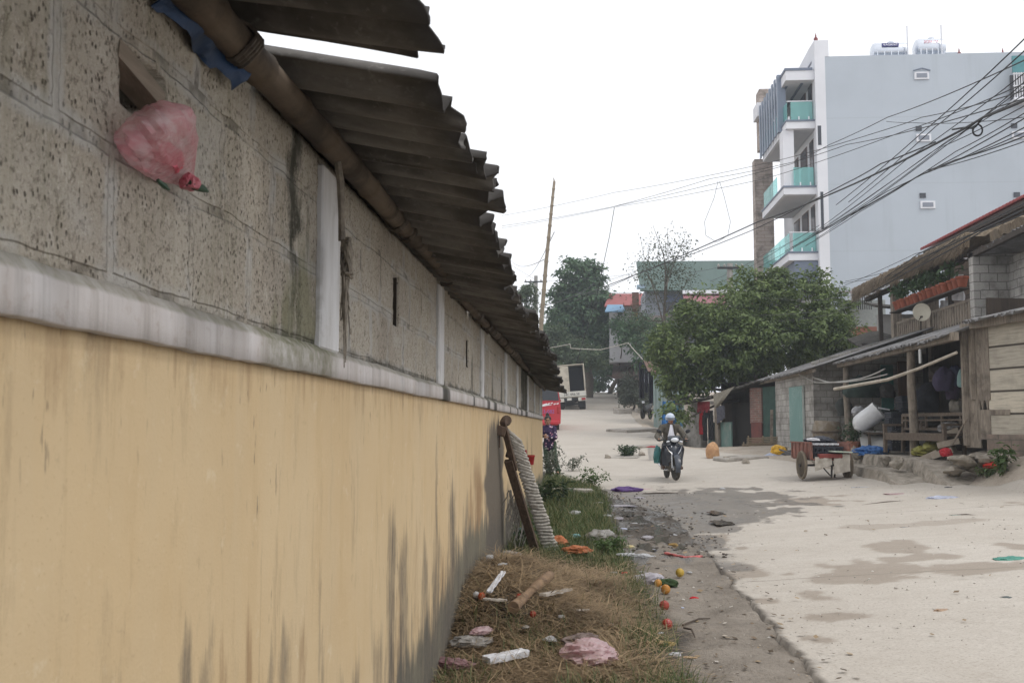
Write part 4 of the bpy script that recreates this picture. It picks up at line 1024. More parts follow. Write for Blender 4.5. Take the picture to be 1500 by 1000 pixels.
bt = thing('blue_tarpaulin_bundle', 'bright blue tarpaulin bundle hanging at the left end of the shack, behind the rider', 'tarpaulin', tuple(at(985, 615, 41.5)))
b = MB(); c0 = at(985, 604, 41.5)
b.sheet(lambda u, v: c0 + Vector((-.42 + .80 * u + .10 * (v - .5) * (u - .5), .10 * math.sin(u * 14) - .25 * math.sin(u * 3.14), .45 - .95 * v - .12 * v * abs(u - .4) + .03 * fbm(u * 6, v * 4))), 26, 14, .02)
b.build('tarp_sheet', mat('bright_blue_tarp', (.035, .20, .50), (.03, .14, .36), 7, .5), bt, True)
b = MB(); b.tube([c0 + Vector((.25, -.2, -.35)), c0 + Vector((.55, -.3, -.62)), c0 + Vector((.85, -.3, -.78))], [.10, .07, .02], 8); b.build('tarp_tail', mat('pale_blue_tarp', (.18, .38, .58), (.10, .28, .5), 7, .5), bt, True)
b = MB(); a0 = at(972, 585, 42); b.sheet(lambda u, v: a0 + Vector((1.0 * u + .3 * v, -1.0 + 1.6 * v, .25 * v - .10 * u + .02 * math.sin(u * 50))), 60, 4, .02)
one('small_awning', b, mat('grey_sheet_awning', (.25, .24, .23), (.15, .145, .14), 5), 'small grey sheet awning over the blue tarpaulin bundle', 'awning')

# ---- far green shed with washing
gs = thing('green_sheet_shed', 'pale green corrugated sheet shed beyond the blue tarpaulin with a rusty roof', 'shed', (4.7, 51, 1.2))
def corrwall(parent, name, A, B, z0, z1, m, pitch=.25, amp=.03):
    A, B = Vector((A[0], A[1], 0)), Vector((B[0], B[1], 0)); L = (B - A).length; d = (B - A) / L; n = Vector((d.y, -d.x, 0)); k = int(L / pitch * 8)
    b = MB(); b.sheet(lambda u, v: A + d * (L * u) + n * amp * math.sin(L * u / pitch * 6.28) + Vector((0, 0, z0 + (z1 - z0) * v)), k, 1, .02); return b.build(name, m, parent)
PALEGRN = mat('pale_green_sheet', (.27, .35, .33), (.20, .27, .26), 3, .6, .1, stretch=(4, 4, 1), dirt=(.30, .30, .27))
p0, p1 = at(958, 600, 51), at(1002, 600, 49.5)
corrwall(gs, 'sheet_wall', (p0.x, p0.y), (p1.x, p1.y), .9, 4.05, PALEGRN)
corrwall(gs, 'side_wall', (p0.x + .3, p0.y + 3), (p0.x, p0.y), .9, 4.05, PALEGRN)
b = MB(); q = at(948, 546, 50.5); b.sheet(lambda u, v: q + Vector((1.9 * u, -.6 + 3.4 * v, .05 + .75 * v + .02 * math.sin(u * 60))), 50, 4, .04); b.build('roof', mat('rusty_brown_sheet', (.17, .10, .075), (.11, .07, .055), 5), gs)
for k, (x0, x1, y0, y1, c_, lb) in enumerate(((936, 943, 530, 583, (.02, .02, .03), 'black coat hanging on the wall left of the green sheet shed'), (944, 949, 532, 575, (.05, .05, .07), 'dark grey garment hanging between two black ones by the green shed'), (950, 957, 528, 590, (.015, .016, .03), 'navy garment hanging against the corner of the green sheet shed'))):
    a0, a1 = at(x0, y0, 53), at(x1, y0, 53); one('hanging_garment', cloth(a0, a1, a0.z - at(x0, y1, 53).z, a0.z - at(x0, y1, 53).z, k, 1.5, .05, Vector((0, -1, 0))), mat('washing_%d' % k, c_), lb, 'garment', smooth=True)

# ---- thatched balcony house above the shop
th = thing('thatched_house', 'timber house with a thatched roof and a railed open balcony above the shop', 'house', (11.5, 30, 2))
t = NT('dry_thatch'); n1 = t.noise(t.mapv(t.pos, (10, 30, 4)), 1, 5, .7); n2 = t.noise(t.pos, 2, 4)
c = t.mix(t.ramp(n1, [(.3, 0), (.7, 1)]), (.30, .235, .165), (.12, .09, .06)); t.color(t.mix(t.ramp(n2, [(.45, 0), (.65, .6)]), c, (.20, .17, .13))); t.bump(n1, 1, .05); THATCH = t.m
b = MB()
b.sheet(lambda u, v: (10.0 - .25 + 3.6 * v + .10 * fbm(u * 30, v * 2), 25.4 + 10.3 * u, 6.12 + .26 * 3.6 * v + .14 * fbm(u * 14, v * 6, 2)), 110, 10, .10)
b.sheet(lambda u, v: (9.72 + .02 * v + .08 * fbm(u * 60, 1), 25.4 + 10.3 * u, 5.86 + .07 * fbm(u * 50, v * 3, 5) + .36 * v), 160, 3, .12)
b.build('thatch_roof', THATCH, th, True)
r_ = np.random.RandomState(5); n = 5200; Yt = r_.uniform(25.4, 35.7, n)
P0 = np.stack([9.66 + r_.uniform(-.08, .10, n), Yt, 5.88 + r_.uniform(0, .36, n)], 1); D = np.stack([-r_.uniform(.02, .20, n), r_.uniform(-.16, .16, n), -r_.uniform(.08, .30, n)], 1)
sd = np.array([0, .022, 0]); V = np.stack([P0 - sd, P0 + sd, P0 + D], 1).reshape(-1, 3) - np.array(th.location); Fc = np.arange(n * 3).reshape(-1, 3)
npmesh('thatch_fringe', V, Fc, leafmat('thatch_straw', (.13, .10, .07), (.42, .335, .24), .1, .9), th)
DKT = mat('dark_timber', (.075, .06, .05), (.045, .036, .03), 5, stretch=(5, 5, 1))
for px in (1313, 1367): 
    p = atx(px, 470, 10.05); b = MB(); b.box((10.05, p.y, 4.35), (.26, .26, 3.3)); b.build('post', GREYWOOD, th)
for px in (1394, 1290): 
    p = atx(px, 470, 10.3 if px > 1300 else 10.05); b = MB(); b.box((p.x, p.y, 5.1), (.12, .12, 1.7)); b.build('post', DKT, th)
hbox(th, 'balcony_floor', 9.85, 13.0, 25.6, 33.5, 3.75, 3.92, DKT)
hbox(th, 'eave_beam', 10.0, 10.15, 25.4, 35.5, 5.76, 5.90, DKT)
hbox(th, 'lower_wall', 10.15, 10.3, 25.4, 33.5, 1.0, 3.55, DKWOOD)
hbox(th, 'railing_rail', 9.95, 10.03, 25.7, 32.0, 4.60, 4.67, GREYWOOD); hbox(th, 'railing_rail', 9.95, 10.03, 25.7, 32.0, 4.02, 4.07, GREYWOOD)
for q in range(34):
    y = 25.8 + q * .185; hbox(th, 'baluster', 9.96, 10.02, y, y + .085, 4.07, 4.60, GREYWOOD)
WHITECL = mat('white_cloth', (.74, .74, .76), (.62, .62, .64), 6)
for k, (x0, x1, y0, y1, lb) in enumerate(((1374, 1392, 405, 436, 'white sheet drying on the thatched balcony left of the dark post'), (1396, 1412, 402, 440, 'white sheet drying on the thatched balcony next to the block wall'), (1378, 1390, 440, 462, 'small white cloth hanging low behind the balcony railing'))):
    Y0 = (29.6, 27.8, 29)[k]; a0, a1 = at(x0, y0, Y0), at(x1, y0, Y0 - .2); one('drying_cloth', cloth(a0, a1, a0.z - at(x0, y1, Y0).z, a0.z - at(x0, y1, Y0).z, k, 2, .05, Vector((-1, 0, 0))), WHITECL, lb, 'sheet', smooth=True)
POT = mat('terracotta', (.29, .085, .045), (.19, .055, .033), 6)
hbox(th, 'pot_shelf', 9.62, 9.92, 25.9, 31.6, 4.90, 4.94, DKT)
pp = thing('terracotta_pot', 'terracotta flower pot in the row along the balcony shelf of the thatched house', 'flower pot', (9.76, 26.05, 4.945), 0, 'terracotta pots along the balcony shelf')
b = MB(); b.lathe([(.09, 0), (.145, .22), (.165, .225), (.165, .28), (.14, .28), (.13, .2), (0, .2)], (0, 0, 0), 14); b.build('pot_body', POT, pp, True, local=True)
LEAFPOT = leafmat('pot_leaf', (.035, .07, .03), (.10, .16, .07), .25)
lf = leafcards('pot_plant', np.random.RandomState(1).normal(0, 1, (60, 3)) * .07 + np.array([0, 0, .40]), .13, LEAFPOT, None, np.random.RandomState(2)); lf.parent = pp
for q in range(1, 15):
    c = pp.copy(); COL.objects.link(c); c.location = (9.76 + .02 * (q % 3), 26.05 + q * .375, 4.945); c.rotation_euler = (0, 0, q * 1.1)
    for ch in pp.children:
        if ch.name.startswith('pot_plant') and q < 4 and q != 2: continue
        cc = ch.copy(); COL.objects.link(cc); cc.parent = c
        if ch.name.startswith('pot_plant'): cc.scale = (1.2 + .16 * (q % 4),) * 3
bpy.data.objects.remove(lf)
ds = thing('satellite_dish', 'round cream satellite dish fixed in front of the thatched balcony railing', 'satellite dish', tuple(at(1350, 468, 28.6)))
c0 = at(1350, 458, 28.6); b = MB(); b.lathe([(.0, 0), (.12, .012), (.2, .035), (.255, .06), (.262, .06), (.2, .02), (0, -.02)], c0, 24, (math.radians(78), 0, math.radians(-14)), sx=.9); b.build('dish', mat('cream_dish', (.56, .52, .42), (.46, .42, .34), 3, .5), ds, True)
b = MB(); b.tube([c0 + Vector((-.08, -.02, -.2)), c0 + Vector((-.12, -.30, -.16))], .014, 6); b.box(c0 + Vector((-.12, -.33, -.15)), (.05, .09, .05)); b.build('receiver_arm', DKT, ds)
b = MB(); b.tube([c0 + Vector((0, .06, 0)), c0 + Vector((.05, .25, -.3)), c0 + Vector((.05, .25, -.75))], .025, 6); b.build('mast', DKT, ds)

# ---- block house right of the balcony
bh = thing('block_house', 'pale concrete block house beside the thatched balcony under a dark corrugated roof', 'house', (10.5, 23.5, 2))
hbox(bh, 'front_wall', 9.25, 12, 24.0, 24.25, 2.0, 5.50, PALEBLK); hbox(bh, 'side_wall', 10.05, 10.3, 18, 23.997, 2.0, 5.35, PALEBLK)
for k in range(5):
    corrugated('roof_sheet', bh, GREYROOF, 20.2 + .86 * k, 21.1 + .86 * k, 9.25, 5.62 - .05 * k, .05, 3, .02, 0, pitch=.17, amp=.03, seed=500 + k, sg=1)
b = MB(); b.sheet(lambda u, v: (9.75 + 3.5 * v, 20 + 4.2 * u, 5.78 + .42 * 3.5 * v * .6 + .10 * fbm(u * 14, v * 6, 2)), 50, 10, .22); b.build('thatch_top', THATCH, bh, True)
b = MB(); b.bar((9.3, 20, 5.55), (9.3, 24.3, 5.45), .10, .12); b.build('beam', DKT, bh)

# ---- red-roofed house behind
rh = thing('red_roofed_house', 'house with a red sheet roof rising behind the block house at the right edge', 'house', (15, 33, 3))
b = MB(); b.sheet(lambda u, v: (12.95 + 4 * v, 26.5 + 12 * u, 8.05 + .5 * v * 3 + .015 * math.sin(u * 300)), 200, 2, .07); b.build('roof', mat('red_sheet_roof', (.38, .085, .085), (.31, .07, .075), 3, .5), rh)
hbox(rh, 'soffit_wall', 13.6, 13.8, 27, 38, 3, 8.2, plankmat('brown_soffit', (.13, .095, .07), (.10, .075, .06), .3)); hbox(rh, 'eave_board', 13.0, 13.06, 26.5, 38.4, 7.82, 8.0, DKT)

# ---- small grey house and iron balcony behind the shop roof
gh = thing('small_grey_house', 'small grey plastered house with a dark lean-to roof, left of the thatched house', 'house', (12, 38, 3))
hbox(gh, 'front_wall', 11.1, 13.6, 37.8, 38, 1.5, 5.55, mat('pale_grey_plaster', (.42, .41, .39), (.33, .32, .31), 3, world=True)); hbox(gh, 'wooden_shutter', 11.7, 12.6, 37.72, 37.78, 4.4, 5.4, PALEPL)
b = MB(); b.sheet(lambda u, v: (10.9 + 3 * u, 37.4 + 1.5 * v, 5.85 - .35 * u + .3 * v), 8, 4, .08); b.build('roof', DARKROOF, gh)
b = MB(); b.sheet(lambda u, v: (9.8 + 2.2 * u, 35.2 + 2.0 * v, 4.42 - .5 * abs(u - .45) * 1.4 + .5 * v), 8, 4, .08); b.build('lean_to_roof', DARKROOF, gh)
hbox(gh, 'lean_to_wall', 9.9, 11.9, 35.6, 35.8, 1.5, 4.3, DKWOOD)
ib = thing('iron_balcony', 'iron-railed upstairs balcony with a lilac roof just right of the big tree', 'balcony', (12.2, 44.5, 4))
q = at(1258, 470, 44.5); hbox(ib, 'floor', q.x - .5, q.x + 1, 44, 46, q.z - .7, q.z - .3, mat('brick_red_slab', (.25, .11, .08))); 
for k in range(9): hbox(ib, 'iron_bar', q.x - .3 + k * .09, q.x - .27 + k * .09, 44.1, 44.13, q.z + .45, q.z + 1.05, BLK)
hbox(ib, 'rail', q.x - .35, q.x + .9, 44.08, 44.14, q.z + 1.05, q.z + 1.1, BLK); hbox(ib, 'rear_wall', q.x - .5, q.x + 1.6, 46, 46.2, q.z - 3, q.z + 1.1, mat('grey_green_plaster', (.30, .33, .32)))
b = MB(); b.sheet(lambda u, v: (q.x - .6 + 1.5 * u, 43.9 + 2.3 * v, q.z + 1.25 + .25 * v), 6, 3, .06); b.build('roof', mat('lilac_sheet', (.50, .42, .50)), ib)
# ================================================================ tall grey building
tw = thing('tall_grey_building', 'tall narrow pale grey building with glass balconies and a blank side wall', 'building', (17, 56, 0))
TX = 12.2; TY = 51.0
t = NT('pale_blue_grey_paint'); n1 = t.noise(t.pos, .3, 5, .6); n2 = t.noise(t.mapv(t.pos, (1.6, 1.6, .09)), 1, 6, .65); n3 = t.noise(t.pos, 14, 4, .7); zf = t.math('FRACT', t.math('DIVIDE', t.math('ADD', t.sep(t.pos)[2], .05), 3.4))
c = t.mix(t.ramp(n1, [(.35, 0), (.65, 1)]), (.43, .475, .525), (.395, .435, .48)); c = t.mix(t.ramp(n2, [(.54, 0), (.75, .4)]), c, (.32, .35, .38)); c = t.mix(t.ramp(n3, [(.56, 0), (.7, .25)]), c, (.48, .52, .56)); c = t.mix(t.ramp(zf, [(0, .25), (.012, .2), (.02, 0)]), c, (.30, .33, .36))
t.color(c); t.rough(.8); t.bump(n3, .1, .01); GREYP = t.m
WHP = mat('white_paint', (.70, .71, .745), (.63, .64, .67), .5, .75, .05, world=True)
TRIM = mat('blue_grey_trim', (.16, .19, .25), (.13, .155, .20), 1, .6, .05)
SOFF = mat('white_soffit', (.60, .60, .62), (.54, .54, .56), 1, .8, .05)
DKWIN = mat('dark_window', (.035, .04, .055), (.02, .025, .035), .6, .15, 0, spec=.6)
BRN = blockmat('brown_cladding', (.45, .385, .345), (.39, .33, .295), (.30, .25, .22), .9, .22, .02)
def glassmat():
    t = NT('teal_glass'); t.color((.36, .66, .65)); t.rough(.08); t.b.inputs['Specular IOR Level'].default_value = .6
    tp = t.n('BsdfTransparent'); tp.inputs[0].default_value = (.62, .90, .88, 1); ms = t.n('MixShader'); ms.inputs[0].default_value = .62
    t.l(t.b.outputs[0], ms.inputs[1]); t.l(tp.outputs[0], ms.inputs[2]); t.l(ms.outputs[0], t.out.inputs[0]); return t.m
GLASS = glassmat()
hbox(tw, 'side_wall', TX, 34, TY, TY + .3, -1, 20.2, GREYP)
hbox(tw, 'front_wall', TX + .02, TX + .3, TY + .3, 59.5, -1, 20.1, WHP); hbox(tw, 'front_corner', TX - .02, TX + .5, TY - .03, TY + .6, -1, 20.2, WHP)
hbox(tw, 'rear_wall', TX + .3, 34, 59.3, 59.5, -1, 20, GREYP); hbox(tw, 'roof_slab', TX + .1, 33.9, TY + .15, 59.3, 19.5, 19.7, GREYP)
b = MB(); x0 = TX - .02; b.prism([(51 - .02, 20.2), (51 - .02, 21.05), (52.2, 21.05), (59.5, 20.6), (59.5, 20.2)], Matrix(((0, 1, 0, x0), (1, 0, 0, 0), (0, 0, 1, 0), (0, 0, 0, 1))), .72); b.build('parapet', WHP, tw)
for k, (z, y1, xo) in enumerate(((10.2, 58.6, 10.72), (13.57, 57.2, 10.55), (16.98, 57.8, 10.75))):
    hbox(tw, 'balcony_slab', xo, TX, TY + .25, y1, z - .42, z - .06, WHP); hbox(tw, 'balcony_trim', xo - .04, TX + .0, TY + .21, y1 + .04, z - .06, z + .03, TRIM)
    hbox(tw, 'soffit', xo + .1, TX - .05, TY + .35, y1 - .1, z - .45, z - .424, SOFF)
    gx0 = xo + .08
    gl = MB(); gl.box(((xo + .25 + TX - .1) / 2, TY + .34, z + .52), (TX - .1 - xo - .25 if k != 1 else 1.0, .03, .95)); 
    if k == 1: gl = MB(); gl.box((TX - .62, TY + .34, z + .52), (1.0, .03, .95))
    gl.build('glass_rail', GLASS, tw)
    nseg = 3; L = y1 - TY - .5
    for q in range(nseg):
        if k == 1 and q == 0: continue
        if k == 2 and q == 0: pass
        b = MB(); ya = TY + .4 + q * L / nseg; b.box((gx0, ya + L / nseg / 2, z + .52), (.03, L / nseg - .08, .95)); b.build('glass_rail', GLASS, tw)
    hbox(tw, 'hand_rail', xo + .06, TX - .1, TY + .32, TY + .36, z + 1.0, z + 1.05, WHP) if k != 1 else None
    for q in range(3): b = MB(); b.box((TX - .3 - q * .5, TY + .31, z + .12), (.06, .05, .2)); b.build('rail_foot', WHP, tw)
for z in (10.3, 13.7, 17.1):
    for ya, yb_, h0 in ((51.75, 52.5, 0), (53.3, 54.6, 0), (55.4, 56.6, 0)):
        f = hbox(tw, 'window_frame', TX - .02, TX + .02, ya - .08, yb_ + .08, z + h0, z + 2.45, mat('brown_window_frame', (.20, .16, .15))); b = MB(); b.box((TX - .032, (ya + yb_) / 2, z + 1.25), (.02, yb_ - ya, 2.2)); b.build('pane', DKWIN, f)
hbox(tw, 'front_pillar', 10.6, 11.15, TY + .45, TY + 1.3, 13.6, 16.55, WHP)
hbox(tw, 'top_canopy', 10.75, TX, TY + .15, 57.5, 19.05, 19.55, WHP); hbox(tw, 'canopy_trim', 10.70, TX - .1, TY + .11, 57.55, 19.55, 19.68, TRIM); hbox(tw, 'canopy_trim', 10.9, 11.02, 52.0, 57, 19.0, 19.04, TRIM); hbox(tw, 'canopy_trim', 11.6, 11.72, 51.6, 57, 19.0, 19.04, TRIM)
for q in range(8):
    y = 52.3 + q * .72; hbox(tw, 'fin', 10.55, 10.62 if q else 10.98, y, y + .30, 16.7, 19.75, mat('blue_grey_fin', (.235, .275, .345), (.20, .235, .30), 1, .6, .05))
hbox(tw, 'brown_pier', 10.45, 11.5, 58.8, 59.6, 8, 17.0, BRN); hbox(tw, 'brown_pier', 10.7, 11.5, 58.2, 59.3, 17.5, 21.0, BRN); hbox(tw, 'corner_slab', 10.5, 11.6, 57.9, 59.2, 19.3, 20.1, WHP)
hbox(tw, 'side_slot', TX + .05, TX + .22, TY - .045, TY + .01, 15.6, 17.3 - .7, DKWIN); hbox(tw, 'side_slot', TX + .10, TX + .24, TY - .045, TY + .01, 11.3, 13.2, DKWIN)
hbox(tw, 'shop_band', 11.0, TX, TY + .3, 58, 8.2, 9.75, TRIM)
LOUV = mat('vent_louvre', (.25, .27, .32), (.20, .22, .26), 1, .5)
for (px, py, hood) in ((1350, 111, 1), (1353, 202, 0), (1493, 198, 0), (1359, 300, 0), (1497, 299, 0)):
    p = at(px, py, TY - .03); f = hbox(tw, 'vent_frame', p.x - .36, p.x + .36, TY - .07, TY + .01, p.z - .19, p.z + .19, WHP)
    b = MB(); b.box((p.x, TY - .075, p.z), (.52, .02, .22)); b.build('vent_louvre', LOUV, f)
    if hood:
        b = MB(); b.bar((p.x - .42, TY - .09, p.z + .24), (p.x, TY - .09, p.z + .36), .06, .05); b.bar((p.x + .42, TY - .09, p.z + .24), (p.x, TY - .09, p.z + .36), .06, .05); b.build('vent_hood', TRIM, f)
    else: hbox(tw, 'duct_opening', p.x - .37, p.x - .08, TY - .05, TY + .01, p.z + .36, p.z + .60, DKWIN)
SPK = mat('red_brown_finial', (.22, .06, .06))
for px, py in ((1195, 60), (1405, 82), (1469, 82)):
    p = at(px, py, TY + .15); b = MB(); b.lathe([(.10, 0), (.11, .16), (.04, .24), (.04, .3), (.015, .42), (0, .46)], (p.x, p.y, p.z - .05), 8); b.build('finial', SPK, tw, True)
hbox(tw, 'roof_box', at(1383, 80, 53).x, at(1408, 80, 53).x, 53, 54, 20.0, 21.0, GREYP)
for px in (1330, 1380): p = at(px, 82, 52); b = MB(); b.tube([(p.x, p.y, 19.8), (p.x, p.y, 22.1)], .035, 6); b.build('pipe', WHP, tw)
STEEL = mat('stainless_steel', (.66, .69, .74), (.55, .58, .64), 1, .25, .05, metal=.75, stretch=(1, 1, 8))
def textobj(name, s, size, M, m, parent, ext=.004, align='CENTER'):
    cu = bpy.data.curves.new(name, 'FONT'); cu.body = s; cu.size = size; cu.extrude = ext; cu.align_x = align; cu.align_y = 'CENTER'; cu.materials.append(m)
    tmp = bpy.data.objects.new(name + '_tmp', cu); COL.objects.link(tmp); bpy.context.view_layer.update()
    me = bpy.data.meshes.new_from_object(tmp.evaluated_get(bpy.context.evaluated_depsgraph_get())); bpy.data.objects.remove(tmp)
    me.materials.clear(); me.materials.append(m); o = bpy.data.objects.new(name, me); COL.objects.link(o)
    M = M.copy()
    if parent is not None:
        q = parent; off = Vector((0, 0, 0))
        while q is not None: off += q.location; q = q.parent
        M.translation = M.translation - off; o.parent = parent
    o.matrix_basis = M; return o
FRONTM = lambda x, y, z: Matrix(((1, 0, 0, x), (0, 0, -1, y), (0, 1, 0, z), (0, 0, 0, 1)))    # text that faces -Y
for px, py0, r_, L, lb, txt, tc in ((1302, 76, .44, 1.75, 'stainless rooftop water tank with a dark name plate, on the tall grey building', 'VASANT', (.08, .08, .25)), (1361, 72, .50, 1.45, 'stainless rooftop water tank with red lettering, on the tall grey building', 'SON HA', (.55, .05, .08))):
    p = at(px, py0, 52.6); wt = thing('water_tank', lb, 'water tank', (p.x, p.y, 19.7), 0, 'steel water tanks on the roof')
    b = MB(); b.lathe([(0, -L / 2 - .06), (r_ * .6, -L / 2 - .04), (r_ * .92, -L / 2 + .03), (r_, -L / 2 + .14), (r_, L / 2 - .14), (r_ * .92, L / 2 - .03), (r_ * .6, L / 2 + .04), (0, L / 2 + .06)], (p.x, p.y, p.z), 28, (0, math.pi / 2, 0)); b.build('tank_shell', STEEL, wt, True)
    b = MB(); b.lathe([(.16, 0), (.16, .09), (.06, .12), (0, .12)], (p.x + .1, p.y, p.z + r_ - .02), 14); b.build('tank_lid', STEEL, wt, True)
    b = MB()
    for q in range(5): b.bar((p.x - L * .40 + q * L * .2, p.y - r_ * .9, 19.7), (p.x - L * .40 + q * L * .2, p.y - r_ * .9, p.z - .05), .05, .05)
    b.bar((p.x - L * .42, p.y - r_ * .9, p.z - .05), (p.x + L * .42, p.y - r_ * .9, p.z - .05), .05, .05); b.bar((p.x - L * .42, p.y - r_ * .9, 19.75), (p.x + L * .42, p.y - r_ * .9, 19.75), .05, .05); b.build('tank_stand', STEEL, wt)
    if tc[2] > .2: b = MB(); b.box((p.x - .05, p.y - r_ * .93 - .03, p.z + .2), (.85, .03, .22), (-.35, 0, 0)); b.build('sign_plate', mat('dark_blue_plate', (.06, .06, .2)), wt)
    M = FRONTM(p.x - .05, p.y - r_ * .93 - .055, p.z + .2); textobj('lettering', txt, .2, M @ Matrix.Rotation(-.35, 4, 'X'), mat('letter_white', (.8, .8, .82)) if tc[2] > .2 else mat('letter_red', (.55, .05, .08)), wt)
rc = thing('roof_cage', 'barred cage with a teal screen at the top right corner of the tall grey building', 'cage', (23, 50, 16))
q0, q1 = at(1481, 83, 50.4), at(1512, 145, 50.4)
hbox(rc, 'teal_screen', q0.x, q1.x, 50.3, 50.36, q0.z - .85, q0.z, mat('teal_sheet', (.10, .27, .29), (.08, .21, .23), 2)); hbox(rc, 'dark_backing', q0.x + .05, q1.x, 50.7, 50.8, q1.z, q0.z - .85, mat('shadowy_room', (.10, .10, .11)))
for k in range(9): hbox(rc, 'bar', q0.x + .05 + k * .12, q0.x + .10 + k * .12, 50.3, 50.35, q1.z, q0.z - .85, WHP if k % 2 else SOFF)
for k in range(3): hbox(rc, 'cross_bar', q0.x, q1.x, 50.28, 50.3, q1.z + k * .62, q1.z + .05 + k * .62, WHP)
hbox(rc, 'floor', q0.x, q1.x, 50.2, 51, q1.z - .1, q1.z - .01, WHP)

# ================================================================ houses up the hill
gr_ = thing('green_roofed_house', 'big house with a green sheet roof far up the road behind the bare tree', 'house', (9, 76, 4))
def slab4(parent, name, P, m, th=.1):
    b = MB(); P = [Vector(p) for p in P]; n = (P[1] - P[0]).cross(P[3] - P[0]).normalized() * th; Q = [p - n for p in P]
    b.add(P + Q, [(0, 1, 2, 3), (7, 6, 5, 4), (0, 4, 5, 1), (1, 5, 6, 2), (2, 6, 7, 3), (3, 7, 4, 0)]); return b.build(name, m, parent)
slab4(gr_, 'roof', [at(938, 425, 72), at(1140, 424, 72), at(1150, 381, 78), at(932, 383, 78)], mat('green_roof_sheet', (.075, .118, .104), (.06, .098, .086), .4, .6, .15, stretch=(6, 1, 1), world=True))
slab4(gr_, 'white_gutter', [at(1000, 430, 71.8), at(1140, 429, 71.8), at(1140, 424, 71.9), at(1000, 425, 71.9)], WHP)
slab4(gr_, 'red_canopy', [at(1003, 444, 70), at(1120, 444, 70), at(1120, 430, 72.5), at(1000, 430, 72.5)], mat('faded_red_canopy', (.30, .13, .145), (.24, .10, .115), 1))
def bx2(parent, name, x0, x1, y0, y1, Y, m, d=.3):
    a, c_ = at(x0, y0, Y), at(x1, y1, Y); return hbox(parent, name, a.x, c_.x, Y, Y + d, c_.z, a.z, m)
bx2(gr_, 'front_wall', 945, 1120, 424, 560, 73, mat('grey_blue_wall', (.32, .34, .38), (.26, .28, .32), .5, world=True), 5)
bx2(gr_, 'dark_opening', 972, 1000, 442, 462, 72.8, DKWIN); bx2(gr_, 'blue_panel', 972, 1000, 432, 442, 72.7, mat('blue_grey_panel', (.16, .19, .28))); bx2(gr_, 'blue_gutter', 933, 946, 417, 423, 72.4, mat('pale_blue_sheet', (.35, .45, .55)))
bx2(gr_, 'rubble_wall', 950, 1010, 462, 520, 72.6, mat('pink_rubble', (.30, .25, .24), (.18, .16, .16), 3))
rr_ = thing('red_roofed_cottage', 'white cottage with a red tiled roof and yellow column left of the green-roofed house', 'house', (5, 82, 4))
slab4(rr_, 'roof', [at(885, 448, 80), at(952, 446, 80), at(946, 430, 84), at(893, 430, 84)], mat('red_tile_roof', (.33, .115, .11), (.27, .09, .085), 2, world=True))
bx2(rr_, 'front_wall', 893, 952, 446, 530, 81, mat('cottage_white', (.58, .58, .60), (.5, .5, .52), 1, world=True), 3); bx2(rr_, 'column', 929, 935, 446, 520, 79.5, mat('ochre_column', (.45, .28, .08)), .4); bx2(rr_, 'brown_pillar', 926, 936, 428, 456, 79.2, mat('brown_tile_pillar', (.23, .12, .09)), .3)
slab4(rr_, 'blue_awning', [at(886, 456, 78), at(916, 455, 78), at(912, 446, 80), at(890, 446, 80)], mat('blue_awning_sheet', (.22, .36, .50), (.18, .30, .44), 2)); bx2(rr_, 'window', 896, 908, 466, 482, 80.9, DKWIN, .06)
dh = thing('dark_roadside_house', 'dark roadside house with rusty eaves under the far trees', 'house', (5.5, 84, 4))
slab4(dh, 'roof', [at(896, 552, 80), at(986, 560, 74), at(990, 528, 84), at(900, 520, 90)], mat('rust_dark_roof', (.12, .075, .06), (.08, .055, .05), 2)); bx2(dh, 'front_wall', 905, 960, 545, 585, 84, DKWOOD, 2); bx2(dh, 'post', 915, 917, 545, 582, 82, GREYWOOD, .2)
slab4(dh, 'red_eave', [at(958, 548, 66), at(996, 536, 62), at(990, 528, 64), at(965, 530, 70)], mat('rust_red_eave', (.27, .10, .07), (.2, .08, .06), 3))
bw = thing('bright_blue_hoarding', 'pale blue sheet hoarding at the far end of the road', 'hoarding', tuple(at(863, 572, 112))); 
bx2(bw, 'sheet', 846, 878, 536, 572, 112, mat('sky_blue_sheet', (.50, .62, .74), (.42, .54, .68), .6), .15); bx2(bw, 'frame_post', 852, 853.5, 534, 578, 111.8, GREYWOOD, .1); bx2(bw, 'frame_post', 870, 871.5, 534, 578, 111.8, GREYWOOD, .1)

# slabs and ramps along the right verge of the climbing road
SLAB = mat('rough_slab', (.38, .35, .31), (.28, .255, .225), 2, dirt=(.15, .13, .105), world=True, bump=.5)
for k, (px, py, w_, d_, h_, rz, lb) in enumerate(((952, 604, 1.7, 1.2, .35, .1, 'grey concrete block slab beside the pale green shed'), (930, 632, 2.3, 1.3, .18, .75, 'long concrete ramp slab below the pale green shed'), (975, 643, 1.9, 1.1, .14, .5, 'low concrete slab just behind the rider'), (950, 655, 1.5, .9, .10, .35, 'flat concrete slab in front of the white bucket'), (916, 671, .9, .6, .06, -.3, 'pale broken slab at the edge of the dirt, left of the rider'), (1085, 673, 1.3, .9, .12, .35, 'low kerb slab in front of the shack'), (912, 606, .9, .7, .4, .5, 'leaning slab beside a boulder on the far verge'))):
    p = ground(px, py); b = MB(); b.box((p.x, p.y, p.z + h_ * .3), (w_, d_, h_), (.03, -.04, rz), bev=.03); one('concrete_slab', b, SLAB, lb, 'slab')
